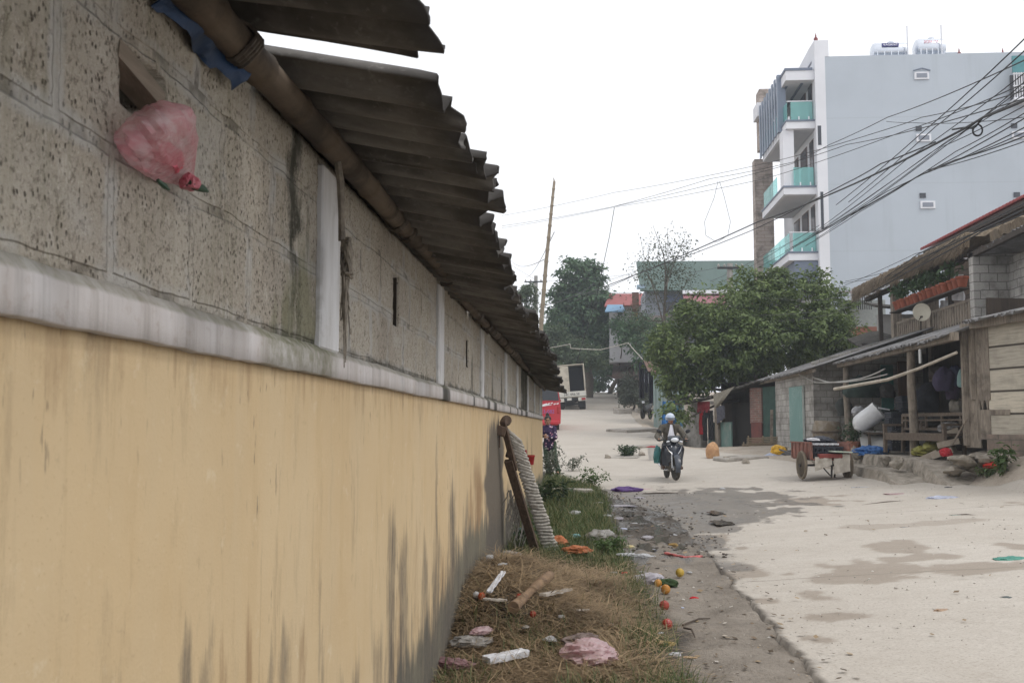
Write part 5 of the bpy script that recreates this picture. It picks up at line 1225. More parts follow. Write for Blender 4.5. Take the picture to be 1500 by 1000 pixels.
for k, (px, py, s, lb) in enumerate(((903, 603, .5, 'dark boulder on the far right verge of the road'), (890, 672, .22, 'rough stone at the road edge left of the rider'), (940, 668, .28, 'stone by the grass tuft left of the rider'), (1065, 676, .25, 'grey stone in front of the orange sack'), (1093, 680, .24, 'stone by the dirt kerb in front of the shack'))):
    p = ground(px, py); b = MB(); b.rock((p.x, p.y, p.z + s * .2), (s, s * .9, s * .7), k + 40); one('stone', b, EARTHST, lb, 'stone', smooth=True)
# ================================================================ trees
BARK = mat('grey_bark', (.15, .125, .10), (.08, .066, .052), 6, .95, .7, 20, .03, stretch=(3, 3, .7))
def tree(name, label, base, lobes, n, leaf, m, trunk=.16, seed=0, per=42, clump=.16, fill=.45, limbs=9, aspect=.5, droop=.3, group=None):
    """lobes: (photo x, photo y, rx px, ry px, depth Y, depth radius m); clusters of leaves spread through the lobes, carried by limbs"""
    r = np.random.RandomState(seed); rr = random.Random(seed)
    base = Vector(base); t = thing(name, label, 'tree', tuple(base), 0, group); cl = []; od = []
    L = []
    for (px, py, rx, ry, Y, dr) in lobes:
        c = at(px, py, Y); k = Y / F; L.append((c, Vector((rx * k, dr, ry * k))))
    area = np.array([q[1].x * q[1].z + q[1].x * q[1].y for q in L]); area = area / area.sum(); nc = max(8, n // per)
    for i in range(nc):
        c, R_ = L[r.choice(len(L), p=area)]
        d = r.normal(0, 1, 3); d /= np.linalg.norm(d); s = fill + (1.04 - fill) * r.uniform() ** .6
        if mnoise.noise(Vector(d * 2.1) + Vector((seed, c.x, c.z))) < -.28: s *= .72
        cl.append((c.x + d[0] * R_.x * s, c.y + d[1] * R_.y * s, c.z + d[2] * R_.z * s)); od.append(d)
    cl = np.array(cl); od = np.array(od); sc = np.mean([min(q[1].x, q[1].z) for q in L]) * clump
    csz = r.uniform(.6, 1.45, nc); idx = r.randint(0, nc, n); off = r.normal(0, 1, (n, 3)) * sc * csz[idx][:, None]; off[:, 2] *= .62
    P = cl[idx] + off; leafcards('crown', P, leaf, m, t, r, droop, aspect, od[idx] * .8 + off / (np.linalg.norm(off, axis=1)[:, None] + 1e-6) * .5)
    b = MB(); top = Vector(np.mean(cl, 0)); top.z = (top.z + base.z * .25) / 1.25
    fork = base + (top - base) * .55; mid = base + (fork - base) * .5 + Vector((rr.uniform(-.2, .2), 0, 0)); b.tube([base - Vector((0, 0, .4)), base, mid, fork], [trunk * 1.4, trunk * 1.15, trunk, trunk * .85], 9)
    b.build('trunk', BARK, t, True)
    for i in range(limbs):
        c = Vector(cl[r.randint(nc)]); a = base + (fork - base) * rr.uniform(.7, 1.0); m1 = a + (c - a) * .5 + Vector((rr.uniform(-.3, .3), rr.uniform(-.3, .3), rr.uniform(0, .5))) * (c - a).length * .15
        b = MB(); b.tube([a, (a + m1) / 2 + Vector((0, 0, .1)), m1, c], [trunk * .5, trunk * .36, trunk * .24, trunk * .06], 6); b.build('limb', BARK, t, True)
    return t
BIGL = leafmat('citrus_leaf', (.046, .080, .027), (.205, .27, .088), .32, .42)
FARL = leafmat('far_leaf', (.038, .088, .046), (.11, .185, .085), .25, .5)
MIDL = leafmat('mid_leaf', (.045, .078, .04), (.12, .16, .08), .25, .5)
q = at(1105, 640, 42)
tree('big_leafy_tree', 'big spreading dark green tree over the shack roof in front of the tall building', (q.x, q.y, gz(q.x, q.y)), [
    (1010, 515, 52, 55, 41, 2.0), (975, 508, 26, 36, 41, 1.2), (1052, 470, 62, 52, 41.5, 2.2), (1112, 445, 52, 42, 42, 2.2), (1168, 440, 52, 38, 42, 2.0), (1216, 452, 28, 34, 41.5, 1.2), (1205, 496, 44, 36, 40.5, 1.5),
    (1145, 500, 66, 42, 42, 2.0), (1080, 528, 54, 34, 41.5, 1.8), (1018, 550, 36, 28, 41.5, 1.3), (990, 598, 20, 24, 39, .9), (1240, 482, 18, 22, 41, .8), (1088, 412, 22, 16, 42, .8), (1205, 413, 22, 18, 42, .7), (1135, 408, 20, 14, 42, .8), (1070, 500, 60, 46, 40.5, 2.2), (1110, 490, 60, 50, 41, 2.4), (988, 552, 28, 32, 41.5, 1.2), (1180, 480, 46, 44, 41, 2.0), (1150, 528, 44, 16, 42, 1.0), (1225, 508, 26, 14, 41, .8)],
     46000, .19, BIGL, .22, 1, 46, .19, .5, 14)
q = at(862, 580, 84)
tree('dense_dark_tree', 'tall dense dark tree beyond the parked truck', (q.x, q.y, gz(q.x, q.y)), [(852, 400, 34, 26, 84, 2.2), (838, 430, 30, 26, 84, 2), (868, 430, 28, 30, 84, 2), (850, 462, 44, 34, 84, 2.6), (828, 480, 26, 30, 84, 2), (872, 490, 28, 40, 84, 2.2), (848, 512, 40, 30, 84, 2.4), (884, 462, 18, 46, 84, 1.5), (893, 490, 14, 44, 84, 1.5), (818, 450, 14, 30, 84, 1.5)],
     22000, .38, FARL, .35, 2, 46, .2, .45, 8)
q = at(832, 585, 76)
tree('pale_bushy_tree', 'paler bushy tree leaning over the roof of the truck', (q.x, q.y, gz(q.x, q.y)), [(815, 505, 26, 28, 76, 2), (835, 520, 34, 22, 76, 2), (862, 525, 26, 20, 75, 1.8), (812, 535, 18, 22, 75, 1.5), (806, 490, 14, 18, 76, 1.2)], 7000, .27, MIDL, .2, 3, 46, .22, .4, 6)
q = at(893, 582, 92)
tree('roadside_tree', 'feathery tree hanging over the end of the road', (q.x, q.y, gz(q.x, q.y)), [(892, 535, 26, 22, 92, 2.4), (915, 525, 30, 26, 90, 2.4), (930, 500, 30, 28, 88, 2.2), (905, 500, 24, 24, 90, 2), (875, 548, 16, 20, 92, 1.5), (945, 530, 26, 24, 86, 2), (938, 490, 30, 26, 70, 2), (958, 520, 26, 34, 66, 1.8), (918, 478, 20, 18, 78, 1.6), (975, 490, 20, 26, 66, 1.5)], 21000, .28, FARL, .2, 4, 46, .24, .4, 8)
q = at(928, 592, 66)
tree('grey_green_shrub', 'grey-green roadside shrub left of the pale green shed', (q.x, q.y, gz(q.x, q.y)), [(925, 568, 20, 26, 66, 1.3), (938, 578, 16, 22, 64, 1.2), (915, 582, 12, 14, 65, 1), (950, 590, 14, 12, 60, .8)], 4200, .17, leafmat('dusty_leaf', (.05, .062, .045), (.12, .135, .10), .25), .07, 5, 40, .25, .3, 5)
q = at(775, 520, 70)
tree('background_tree', 'small tree peeping over the far end of the corrugated roof', (q.x, q.y, gz(q.x, q.y)), [(772, 424, 10, 9, 70, .8), (766, 432, 9, 10, 70, .8), (778, 440, 8, 16, 70, .7), (770, 470, 12, 30, 70, .8)], 1800, .24, MIDL, .12, 6, 40, .3, .3, 4)
q = at(805, 560, 100)
tree('hillside_tree', 'hazy hillside tree behind the leaning bamboo pole', (q.x, q.y, gz(q.x, q.y)), [(800, 492, 18, 16, 100, 2), (815, 478, 12, 12, 100, 1.5), (798, 515, 20, 20, 100, 2)], 3200, .36, FARL, .2, 8, 40, .25, .3, 4)
# thin half-bare tree with tall canes
q = at(973, 575, 62); q.z = gz(q.x, q.y); bt_ = thing('half_bare_tree', 'thin half-bare tree with tall dead canes in front of the green-roofed house', 'tree', tuple(q)); rr = random.Random(12)
b = MB(); b.tube([q - Vector((0, 0, .4)), at(974, 520, 62), at(973, 460, 62), at(975, 400, 62), at(972, 370, 62)], [.11, .10, .08, .05, .02], 7); b.build('trunk', BARK, bt_, True)
tips = []
for (pts, r0) in (([(973, 480), (960, 430), (948, 395), (938, 345)], .045), ([(975, 440), (978, 400), (970, 365), (957, 330)], .05), ([(974, 430), (980, 395), (978, 335)], .045), ([(975, 420), (988, 385), (998, 362), (1008, 352)], .04), ([(974, 450), (960, 420), (945, 398), (918, 395)], .03), ([(973, 470), (950, 470), (932, 458), (915, 452)], .035), ([(974, 460), (995, 430), (1008, 410), (1020, 398)], .035), ([(974, 500), (1000, 470), (1010, 455)], .035), ([(960, 430), (950, 380), (951, 362), (946, 350)], .02), ([(988, 385), (985, 365), (990, 352)], .02), ([(974, 520), (955, 500), (940, 480)], .03), ([(975, 400), (990, 400), (1005, 380)], .025)):
    P_ = [at(x + rr.uniform(-1, 1), y, 62 + rr.uniform(-1, 1)) for x, y in pts]; b = MB(); b.tube(P_, [r0 * (1 - .8 * i / (len(P_) - 1)) for i in range(len(P_))], 5); b.build('branch', BARK, bt_, True)
    if r0 > .02: tips += [P_[-2] + (P_[-1] - P_[-2]) * f for f in (.0, .3)] + [P_[i] for i in range(1, len(P_) - 1)]
tips += [at(x, y, 62) for x, y in ((985, 415), (960, 420), (968, 450), (990, 440), (1000, 400), (955, 395), (975, 390), (945, 440), (1000, 355), (985, 360), (938, 460), (928, 455), (965, 480), (990, 465))]
leafy('crown', bt_, leafmat('sparse_leaf', (.05, .065, .04), (.12, .14, .085), .3), [tuple(p) for p in tips], 3000, .16, (.46, .5, .46), 12)
# ================================================================ vehicles
BLACKP = mat('black_plastic', (.022, .023, .026), (.015, .016, .018), 6, .45, .1, 60); TYRE = mat('tyre_rubber', (.028, .027, .026), (.045, .042, .038), 5, .9, .3, 60)
REDP = mat('red_vehicle_paint', (.50, .025, .04), (.42, .02, .035), 1.5, .35, 0, spec=.5); CREAM = mat('cream_vehicle_paint', (.56, .51, .42), (.46, .42, .35), 2, .5, .05, dirt=(.30, .26, .20))
CHROME = mat('bright_metal', (.62, .63, .65), (.5, .5, .52), 4, .25, 0, metal=.8); LAMPW = mat('clear_lamp', (.75, .78, .82), (.62, .65, .70), 8, .1, 0, spec=.7); LAMPR = mat('red_lamp', (.40, .03, .03), (.30, .02, .02), 8, .2, 0); DGLASS = mat('dark_glass', (.015, .018, .025), (.025, .028, .036), 1, .08, 0, spec=.6)
def wheel(parent, c, r, w, axis='X', name='wheel'):
    rot = (0, math.pi / 2, 0) if axis == 'X' else (math.pi / 2, 0, 0)
    b = MB(); b.lathe([(r * .62, -w / 2), (r * .93, -w / 2), (r, -w * .3), (r, w * .3), (r * .93, w / 2), (r * .62, w / 2), (r * .6, 0), (r * .62, -w / 2)], c, 24, rot); o = b.build(name, TYRE, parent, True, local=True)
    b = MB(); b.lathe([(0, -w * .2), (r * .2, -w * .35), (r * .6, -w * .25), (r * .62, w * .25), (r * .2, w * .35), (0, w * .2)], c, 18, rot); b.build('rim', CHROME, o, True, local=True); return o
def lbox(parent, name, c, s, m, rot=(0, 0, 0), bev=.02): b = MB(); b.box(c, s, rot, bev=bev); return b.build(name, m, parent, local=True)
# truck seen from behind, local: rear at y=0, body towards +y
p = at(838, 600, 66); p.z = gz(p.x, p.y)
tk = thing('box_truck', 'cream box truck seen from behind with its cargo door open, parked up the road', 'truck', tuple(p), rad(-2)); tk.rotation_euler = (0, rad(-4.5), rad(2))
b = MB()
for c, s in (((-.98, 2.2, 1.85), (.06, 4.4, 2.1)), ((.98, 2.2, 1.85), (.06, 4.4, 2.1)), ((0, 2.2, 2.93), (2.02, 4.4, .06)), ((0, 4.4, 1.85), (2.02, .06, 2.1)), ((0, 2.2, .84), (2.02, 4.4, .08))): b.box(c, s)
b.build('cargo_box', CREAM, tk, local=True)
lbox(tk, 'closed_door', (-.50, -.02, 1.86), (.94, .05, 2.0), CREAM); lbox(tk, 'dark_interior', (.48, 1.2, 1.9), (.95, .05, 1.9), mat('truck_dark', (.03, .033, .045), (.02, .022, .03), 2)); lbox(tk, 'open_door', (-1.35, -.06, 1.85), (.75, .06, 2.0), CREAM, (0, 0, .25))
lbox(tk, 'door_edge', (.97, -.02, 1.88), (.08, .07, 2.06), CREAM); lbox(tk, 'tail_board', (0, -.05, 1.02), (2.0, .06, .34), mat('white_board', (.66, .65, .60), (.58, .56, .5), 3)); 
textobj('lettering', '24C 056.38', .22, FRONTM(.05, -.085, 1.0), BLACKP, None).parent = tk
lbox(tk, 'bumper', (0, .0, .70), (1.9, .10, .10), BLACKP)
for sx in (-1, 1):
    lbox(tk, 'lamp_frame', (sx * .72, -.04, .66), (.52, .06, .24), mat('white_board', (.66, .65, .6))); lbox(tk, 'tail_lamp', (sx * .80, -.08, .66), (.26, .04, .15), LAMPR); lbox(tk, 'mud_flap', (sx * .68, .35, .40), (.5, .04, .5), BLACKP)
    wheel(tk, (sx * .72, .75, .38), .38, .42); wheel(tk, (sx * .78, 4.9, .38), .38, .25)
lbox(tk, 'number_plate', (-.12, -.06, .70), (.30, .02, .16), mat('white_board', (.66, .65, .6))); lbox(tk, 'chassis', (0, 2.6, .62), (.8, 5.2, .2), BLACKP); lbox(tk, 'cab', (0, 5.3, 1.35), (1.8, 1.5, 1.5), CREAM, bev=.15); lbox(tk, 'axle', (0, .75, .38), (1.3, .14, .14), BLACKP, bev=.03)
# red minibus
p = at(815, 620, 45); p.z = gz(p.x, p.y)
mb_ = thing('red_minibus', 'red minibus with a white swoosh and dark windows standing beyond the end of the wall', 'minibus', (-1.72, 45, p.z - .02), rad(3))
b = MB(); prof = [(-1.0, .36), (-1.02, .9), (-.98, 1.35), (-.88, 2.0), (-.70, 2.12), (.70, 2.12), (.88, 2.0), (.98, 1.35), (1.02, .9), (1.0, .36), (.86, .28), (-.86, .28)]
b.prism(prof, Matrix.Identity(4), 4.4); b.build('body', REDP, mb_, local=True)
b = MB(); b.prism([(-.93, 1.38), (-.84, 1.98), (.84, 1.98), (.93, 1.38)], Matrix.Translation((0, -.03, 0)), .05); b.build('rear_window', DGLASS, mb_, local=True)
for s in (-1, 1):
    b = MB(); b.sheet(lambda u, v: (s * (1.005 - .10 * v), .3 + 3.6 * u, 1.40 + .55 * v), 4, 2, .02); b.build('side_window', DGLASS, mb_, local=True)
    lbox(mb_, 'tail_lamp', (s * .90, -.03, .95), (.10, .05, .30), LAMPR); wheel(mb_, (s * .86, .8, .30), .31, .2); wheel(mb_, (s * .86, 3.5, .30), .31, .2)
b = MB(); W_ = mat('white_decal', (.78, .78, .80))
b.sheet(lambda u, v: (-.95 + 1.55 * u, -.035, .55 + .62 * math.sin(u * 1.5) + (.17 * (1 - u) ** .7 + .03) * v + .02 * math.sin(u * 25) * v), 26, 3, .008)
for k in range(5): b.box((.35 + .13 * k, -.035, 1.22 + .02 * (k % 3)), (.10, .012, .05), (0, -.4, 0))
b.build('white_swoosh', W_, mb_, local=True)
textobj('lettering', '23-082', .22, FRONTM(.42, -.04, .88), mat('violet_letter', (.30, .16, .42)), None).parent = mb_
lbox(mb_, 'bumper', (0, -.06, .40), (1.9, .14, .2), REDP, bev=.05)

# ================================================================ people
SKIN = mat('skin', (.36, .20, .13), (.31, .165, .105), 14, .55, .05); HAIRM = mat('black_hair', (.014, .012, .011), (.03, .025, .022), 50, .5, .5)
def limb(mb, pts, rs, seg=12): 
    mb.tube(pts, rs, seg)
    for p_, r_ in ((pts[0], rs[0]), (pts[-1], rs[-1])): mb.blob(p_, (r_, r_, r_), 0, 0, 1, 12, 8)
def hand(mb, wrist, dirn, palm_n, curl, side):
    """palm, four unequal bent fingers and a thumb from the side of the palm"""
    w = Vector(wrist); d = Vector(dirn).normalized(); n = Vector(palm_n).normalized(); s = d.cross(n).normalized() * side
    mb.tube([w, w + d * .04, w + d * .085], [.026, .036, .034], 10, True, .45)
    for i, (o, L) in enumerate(((-.030, .066), (-.010, .075), (.010, .070), (.030, .054))):
        a = w + d * .08 + s * o; c1 = a + (d * math.cos(curl * .6) + n * math.sin(curl * .6)) * L * .45; c2 = c1 + (d * math.cos(curl * 1.5) + n * math.sin(curl * 1.5)) * L * .32; c3 = c2 + (d * math.cos(curl * 2.3) + n * math.sin(curl * 2.3)) * L * .25
        mb.tube([a - d * .02, a, c1, c2, c3], [.0085, .0088, .0082, .0075, .006], 8)
    t0 = w + d * .03 - s * .028; t1 = t0 - s * .026 + d * .026 + n * .008; t2 = t1 + d * .03 + n * .018; mb.tube([t0, t1, t2], [.012, .0105, .008], 8)
def remesh(mb, name, m, parent, vox=.008, sm=6):
    o = mb.build(name, m, parent, True, local=True)
    md = o.modifiers.new('Remesh', 'REMESH'); md.mode = 'VOXEL'; md.voxel_size = vox; md.use_smooth_shade = True
    s_ = o.modifiers.new('Smooth', 'SMOOTH'); s_.iterations = sm; s_.factor = .5; return o
def head(mb, c, yaw=0.0, tilt=0.0):
    """skull, jaw, nose, brow, lips and ears round a head centre; faces -y"""
    M = Matrix.Translation(c) @ Matrix.Rotation(yaw, 4, 'Z') @ Matrix.Rotation(tilt, 4, 'X'); q = MB()
    q.blob((0, .012, .03), (.076, .094, .088), 0, 0, 1, 20, 14); q.blob((0, -.022, -.045), (.058, .068, .072), 0, 0, 1, 18, 12); q.blob((0, -.050, -.092), (.030, .026, .024), 0, 0, 1, 12, 8)
    q.tube([(0, -.084, .018), (0, -.100, -.012), (0, -.106, -.024)], [.008, .012, .015], 8); q.blob((0, -.088, -.056), (.024, .012, .010), 0, 0, 1, 12, 8)
    for s in (-1, 1): q.blob((s * .030, -.078, .030), (.022, .012, .008), 0, 0, 1, 10, 6); q.blob((s * .040, -.066, -.02), (.022, .018, .022), 0, 0, 1, 10, 8); q.blob((s * .078, .012, -.005), (.010, .020, .032), 0, 0, 1, 10, 8)
    mb.add(q.v, q.f, M); return M
EYEM = mat('eye_dark', (.02, .015, .012)); LIP = mat('lips', (.26, .09, .075))
def face(parent, M):
    for s in (-1, 1):
        b = MB(); b.blob((s * .030, -.080, .008), (.0145, .008, .008), 0, 0, 1, 10, 6); b.v = [tuple(M @ Vector(v)) for v in b.v]; b.build('eye', EYEM, parent, True, local=True)
        b = MB(); b.tube([(s * .012, -.090, .027), (s * .032, -.089, .034), (s * .052, -.074, .028)], [.004, .005, .003], 6); b.v = [tuple(M @ Vector(v)) for v in b.v]; b.build('eyebrow', HAIRM, parent, True, local=True)
    b = MB(); b.tube([(-.022, -.088, -.056), (0, -.100, -.055), (.022, -.088, -.056)], [.004, .006, .004], 6); b.v = [tuple(M @ Vector(v)) for v in b.v]; b.build('mouth', LIP, parent, True, local=True)

# motorcycle: local forward = -y, wheel contact at z=0
bx, by = at(990, 712, 24.1).x, 24.1
mz = gz(bx + .05, by + .5) + .03; HD = rad(5)
mc = thing('motorcycle', 'dark blue-black underbone motorcycle being ridden down the road', 'motorcycle', (bx - .05, by + .60, mz), HD)
BIKE = mat('blue_black_paint', (.030, .038, .055), (.022, .028, .042), 3, .25, 0, spec=.6); MUDDY = mat('muddy_metal', (.20, .18, .155), (.11, .10, .09), 10, .6, .2)
def bwheel(c, turn=0):
    w = MB(); R_ = .285; w.lathe([(R_ * .80, -.03), (R_ * .93, -.042), (R_, -.022), (R_ * 1.01, 0), (R_, .022), (R_ * .93, .042), (R_ * .80, .03), (R_ * .80, -.03)], (0, 0, 0), 30, (0, math.pi / 2, 0))
    T = Matrix.Translation(c) @ Matrix.Rotation(turn, 4, 'Z'); w.v = [tuple(T @ Vector(v)) for v in w.v]; o = w.build('wheel', mat('dusty_tyre', (.085, .078, .068), (.05, .046, .042), 7, .9), mc, True, local=True)
    r_ = MB(); r_.lathe([(R_ * .72, -.018), (R_ * .80, -.024), (R_ * .80, .024), (R_ * .72, .018), (R_ * .72, -.018)], (0, 0, 0), 26, (0, math.pi / 2, 0)); r_.lathe([(0, -.06), (.05, -.06), (.06, 0), (.05, .06), (0, .06)], (0, 0, 0), 12, (0, math.pi / 2, 0))
    for k in range(6): a = k * math.pi / 3; r_.bar((0, .05 * math.cos(a), .05 * math.sin(a)), (0, R_ * .74 * math.cos(a), R_ * .74 * math.sin(a)), .02, .03, (1, 0, 0))
    r_.v = [tuple(T @ Vector(v)) for v in r_.v]; r_.build('rim', CHROME, o, True, local=True)
bwheel((0, -.60, .285), .12); bwheel((0, .60, .285))
for s in (-1, 1): b = MB(); b.tube([(s * .075, -.60, .285), (s * .07, -.53, .52), (s * .055, -.45, .80)], [.022, .025, .025], 8); b.build('fork', CHROME if s < 0 else BLACKP, mc, True, local=True)
b = MB(); b.sheet(lambda u, v: ((v - .5) * .13 * (1 - .25 * abs(u - .5)), -.60 - .325 * math.cos(rad(-18 + 150 * u)), .285 + .325 * math.sin(rad(-18 + 150 * u)) + .02 * math.sin(v * math.pi)), 18, 6, .012); b.build('front_fender', BIKE, mc, True, local=True)
def loft(secs, name, m, nu=18, parent=mc):
    """secs: (y, z, half width, half height, power)"""
    b = MB(); vs = []; 
    for (y, z, w_, h_, pw) in secs:
        for i in range(nu):
            a = 2 * math.pi * i / nu; ca, sa = math.cos(a), math.sin(a); vs.append((w_ * math.copysign(abs(ca) ** pw, ca), y, z + h_ * math.copysign(abs(sa) ** pw, sa)))
    fs = [(j * nu + i, j * nu + (i + 1) % nu, (j + 1) * nu + (i + 1) % nu, (j + 1) * nu + i) for j in range(len(secs) - 1) for i in range(nu)]; fs += [tuple(range(nu)), tuple(reversed(range((len(secs) - 1) * nu, len(secs) * nu)))]
    b.add(vs, fs); return b.build(name, m, parent, True, local=True)
b = MB(); b.sheet(lambda u, v: ((u - .5) * 2 * (.115 + .105 * math.sin(min(1, v * 1.1) * math.pi * .62)) * (1 - .55 * max(0, v - .80) * 4 if v > .8 else 1), -.52 + .18 * (abs(u - .5) * 2) ** 2 + .10 * v - .06 * math.sin(v * 3), .52 + .36 * v - .10 * (abs(u - .5) * 2) * (1 - v)), 18, 12, .03); b.build('front_cowl', BIKE, mc, True, local=True)
for s in (-1, 1):
    b = MB(); b.sheet(lambda u, v: (s * (.10 + .14 * u), -.44 + .12 * u + .12 * (1 - v), .34 + .48 * v), 6, 8, .02); b.build('leg_shield', BIKE, mc, True, local=True)
    b = MB(); b.tube([(s * .06, -.555, .60), (s * .13, -.50, .68), (s * .19, -.43, .80)], [.010, .016, .008], 6); b.build('silver_stripe', CHROME, mc, True, local=True)
    b = MB(); b.tube([(s * .10, -.42, .92), (s * .24, -.37, .945), (s * .36, -.31, .93)], [.014, .014, .014], 8); b.build('handlebar', BLACKP, mc, True, local=True)
    b = MB(); b.tube([(s * .26, -.36, .945), (s * .37, -.305, .93)], .020, 10); b.build('grip', BLACKP, mc, True, local=True)
    b = MB(); b.tube([(s * .24, -.36, .95), (s * .29, -.36, 1.06), (s * .32, -.36, 1.12)], .007, 6); mo = b.build('mirror_stem', BLACKP, mc, True, local=True)
    b = MB(); b.blob((s * .345, -.365, 1.15), (.062, .022, .045), 0, 0, 1, 16, 10, (0, s * -.35, 0)); b.build('mirror_head', BLACKP, mo, True, local=True)
    b = MB(); b.blob((s * .15, -.49, .905), (.05, .03, .022), 0, 0, 1, 12, 8, (0, s * .3, 0)); b.build('turn_lamp', LAMPW, mc, True, local=True)
loft([(-.55, .945, .07, .05, .8), (-.50, .955, .135, .075, .75), (-.40, .965, .16, .08, .75), (-.30, .955, .10, .05, .8)], 'headlight_cowl', BIKE)
b = MB(); b.blob((0, -.53, .945), (.095, .05, .055), 0, 0, 1, 18, 12); b.build('headlight', LAMPW, mc, True, local=True)
loft([(-.30, .55, .06, .14, .7), (-.10, .50, .09, .12, .7), (.15, .55, .12, .14, .7), (.45, .66, .12, .10, .8), (.75, .74, .07, .06, .8), (.86, .77, .03, .03, 1)], 'body_fairing', BIKE)
loft([(-.12, .70, .08, .03, .8), (.05, .745, .12, .045, .8), (.35, .765, .13, .05, .8), (.65, .80, .10, .045, .8), (.74, .81, .04, .03, 1)], 'seat', BLACKP)
loft([(-.22, .32, .08, .08, .8), (-.05, .30, .12, .12, .8), (.15, .32, .12, .11, .8), (.25, .34, .07, .07, .9)], 'engine', MUDDY)
b = MB(); b.tube([(-.10, -.10, .22), (-.14, .20, .22), (-.17, .55, .33), (-.18, .80, .38)], [.02, .022, .045, .042], 10); b.build('exhaust', CHROME, mc, True, local=True)
b = MB(); b.tube([(-.24, .05, .25), (.24, .05, .25)], .016, 8); b.build('foot_peg', BLACKP, mc, local=True)
b = MB(); b.tube([(0, .60, .285), (0, .30, .36), (0, .1, .36)], .03, 8); b.build('swing_arm', BLACKP, mc, local=True)
# rider
rd_ = thing('person', 'man in a silver helmet, grey-brown jacket and white shirt riding the motorcycle', 'person', (bx - .05, by + .60, mz), HD)
b = MB(); HM = head(b, (0, .02, 1.43), 0.06, .05); limb(b, [(0, .06, 1.25), (0, .035, 1.34), (0, .02, 1.40)], [.06, .052, .055])
limb(b, [(0, .16, .80), (0, .14, .98), (0, .10, 1.16), (0, .08, 1.26)], [.135, .13, .15, .10])
for s in (-1, 1):
    limb(b, [(s * .06, .09, 1.25), (s * .18, .08, 1.23)], [.07, .062]); limb(b, [(s * .19, .08, 1.22), (s * .32, -.02, 1.02)], [.055, .043]); limb(b, [(s * .32, -.02, 1.02), (s * .325, -.20, .955)], [.042, .028])
    hand(b, (s * .322, -.21, .955), (s * .05, -1, -.02), (0, 0, -1), 1.15, s)
    limb(b, [(s * .08, .14, .80), (s * .19, -.26, .72)], [.095, .065]); limb(b, [(s * .19, -.26, .72), (s * .20, .02, .36)], [.062, .04]); limb(b, [(s * .20, .02, .34), (s * .21, -.14, .285)], [.04, .035])
remesh(b, 'body', SKIN, rd_, .0075); face(rd_, HM)
b = MB(); limb(b, [(0, .17, .82), (0, .15, .98), (0, .105, 1.16), (0, .085, 1.25)], [.165, .155, .175, .12])
for s in (-1, 1): limb(b, [(s * .06, .09, 1.25), (s * .19, .08, 1.235)], [.085, .082]); limb(b, [(s * .20, .08, 1.22), (s * .335, -.015, 1.02)], [.078, .068]); limb(b, [(s * .335, -.015, 1.02), (s * .33, -.17, .96)], [.066, .05])
remesh(b, 'jacket', mat('grey_brown_jacket', (.125, .112, .09), (.08, .07, .057), 9, .9, .5, 60), rd_, .012)
b = MB(); b.sheet(lambda u, v: ((u - .5) * (.04 + .14 * math.sin(v * 2.4)), -.073 - .015 * math.cos((u - .5) * 3) - .03 * math.sin(v * 2), 1.30 - .36 * v), 8, 10, .02); b.build('white_shirt', mat('white_shirt', (.74, .74, .80), (.66, .66, .72), 10), rd_, True, local=True)
for s in (-1, 1): b = MB(); b.sheet(lambda u, v: (s * (.025 + .05 * u + .055 * v - .02 * u * v), -.095 - .02 * u - .03 * math.sin(v * 2), 1.32 - .26 * v - .03 * u), 4, 8, .015); b.build('lapel', mat('dark_lapel', (.07, .062, .05)), rd_, True, local=True)
b = MB(); limb(b, [(0, .16, .80), (0, .15, .87)], [.155, .155])
for s in (-1, 1): limb(b, [(s * .085, .14, .80), (s * .195, -.26, .72)], [.115, .085]); limb(b, [(s * .195, -.26, .72), (s * .205, .02, .37)], [.085, .068])
remesh(b, 'trousers', mat('black_trousers', (.022, .022, .025), (.013, .013, .016), 8), rd_, .012)
for s in (-1, 1): b = MB(); limb(b, [(s * .205, .06, .30), (s * .21, -.04, .30), (s * .215, -.20, .275)], [.045, .05, .042]); remesh(b, 'shoe', mat('brown_shoe', (.10, .06, .045), (.07, .04, .03), 9, .5), rd_, .01, 2)
b = MB(); b.lathe([(.118, -.02), (.125, .02), (.118, .07), (.09, .115), (.045, .14), (0, .147)], (0, .035, 1.44), 24, (.08, 0, 0), sx=.92, sy=1.06)
hm = b.build('helmet', mat('silver_blue_helmet', (.42, .50, .62), (.62, .66, .72), 3, .2, 0, spec=.6), rd_, True, local=True)
b = MB(); b.sheet(lambda u, v: (.115 * math.sin((u - .5) * 2.4), .02 - .125 * math.cos((u - .5) * 2.4) - .05 * v * math.cos((u - .5) * 2.4), 1.455 - .012 * v), 12, 3, .012); b.build('peak', mat('helmet_peak', (.10, .11, .13)), hm, True, local=True)
for s in (-1, 1): b = MB(); b.tube([(s * .098, .03, 1.43), (s * .082, -.02, 1.36), (s * .03, -.06, 1.325)], .007, 6); b.build('chin_strap', BLACKP, hm, local=True)
b = MB(); crumple(b, tuple(Matrix.Translation((bx - .05, by + .60, mz)) @ Matrix.Rotation(HD, 4, 'Z') @ Vector((-.30, .10, .52))), (.10, .15, .26), 9, .45)
one('carrier_bag', b, plastic('teal_plastic', (.07, .28, .27), (.05, .20, .21), .95), 'teal plastic carrier bag hanging on the left side of the motorcycle', 'bag', smooth=True)

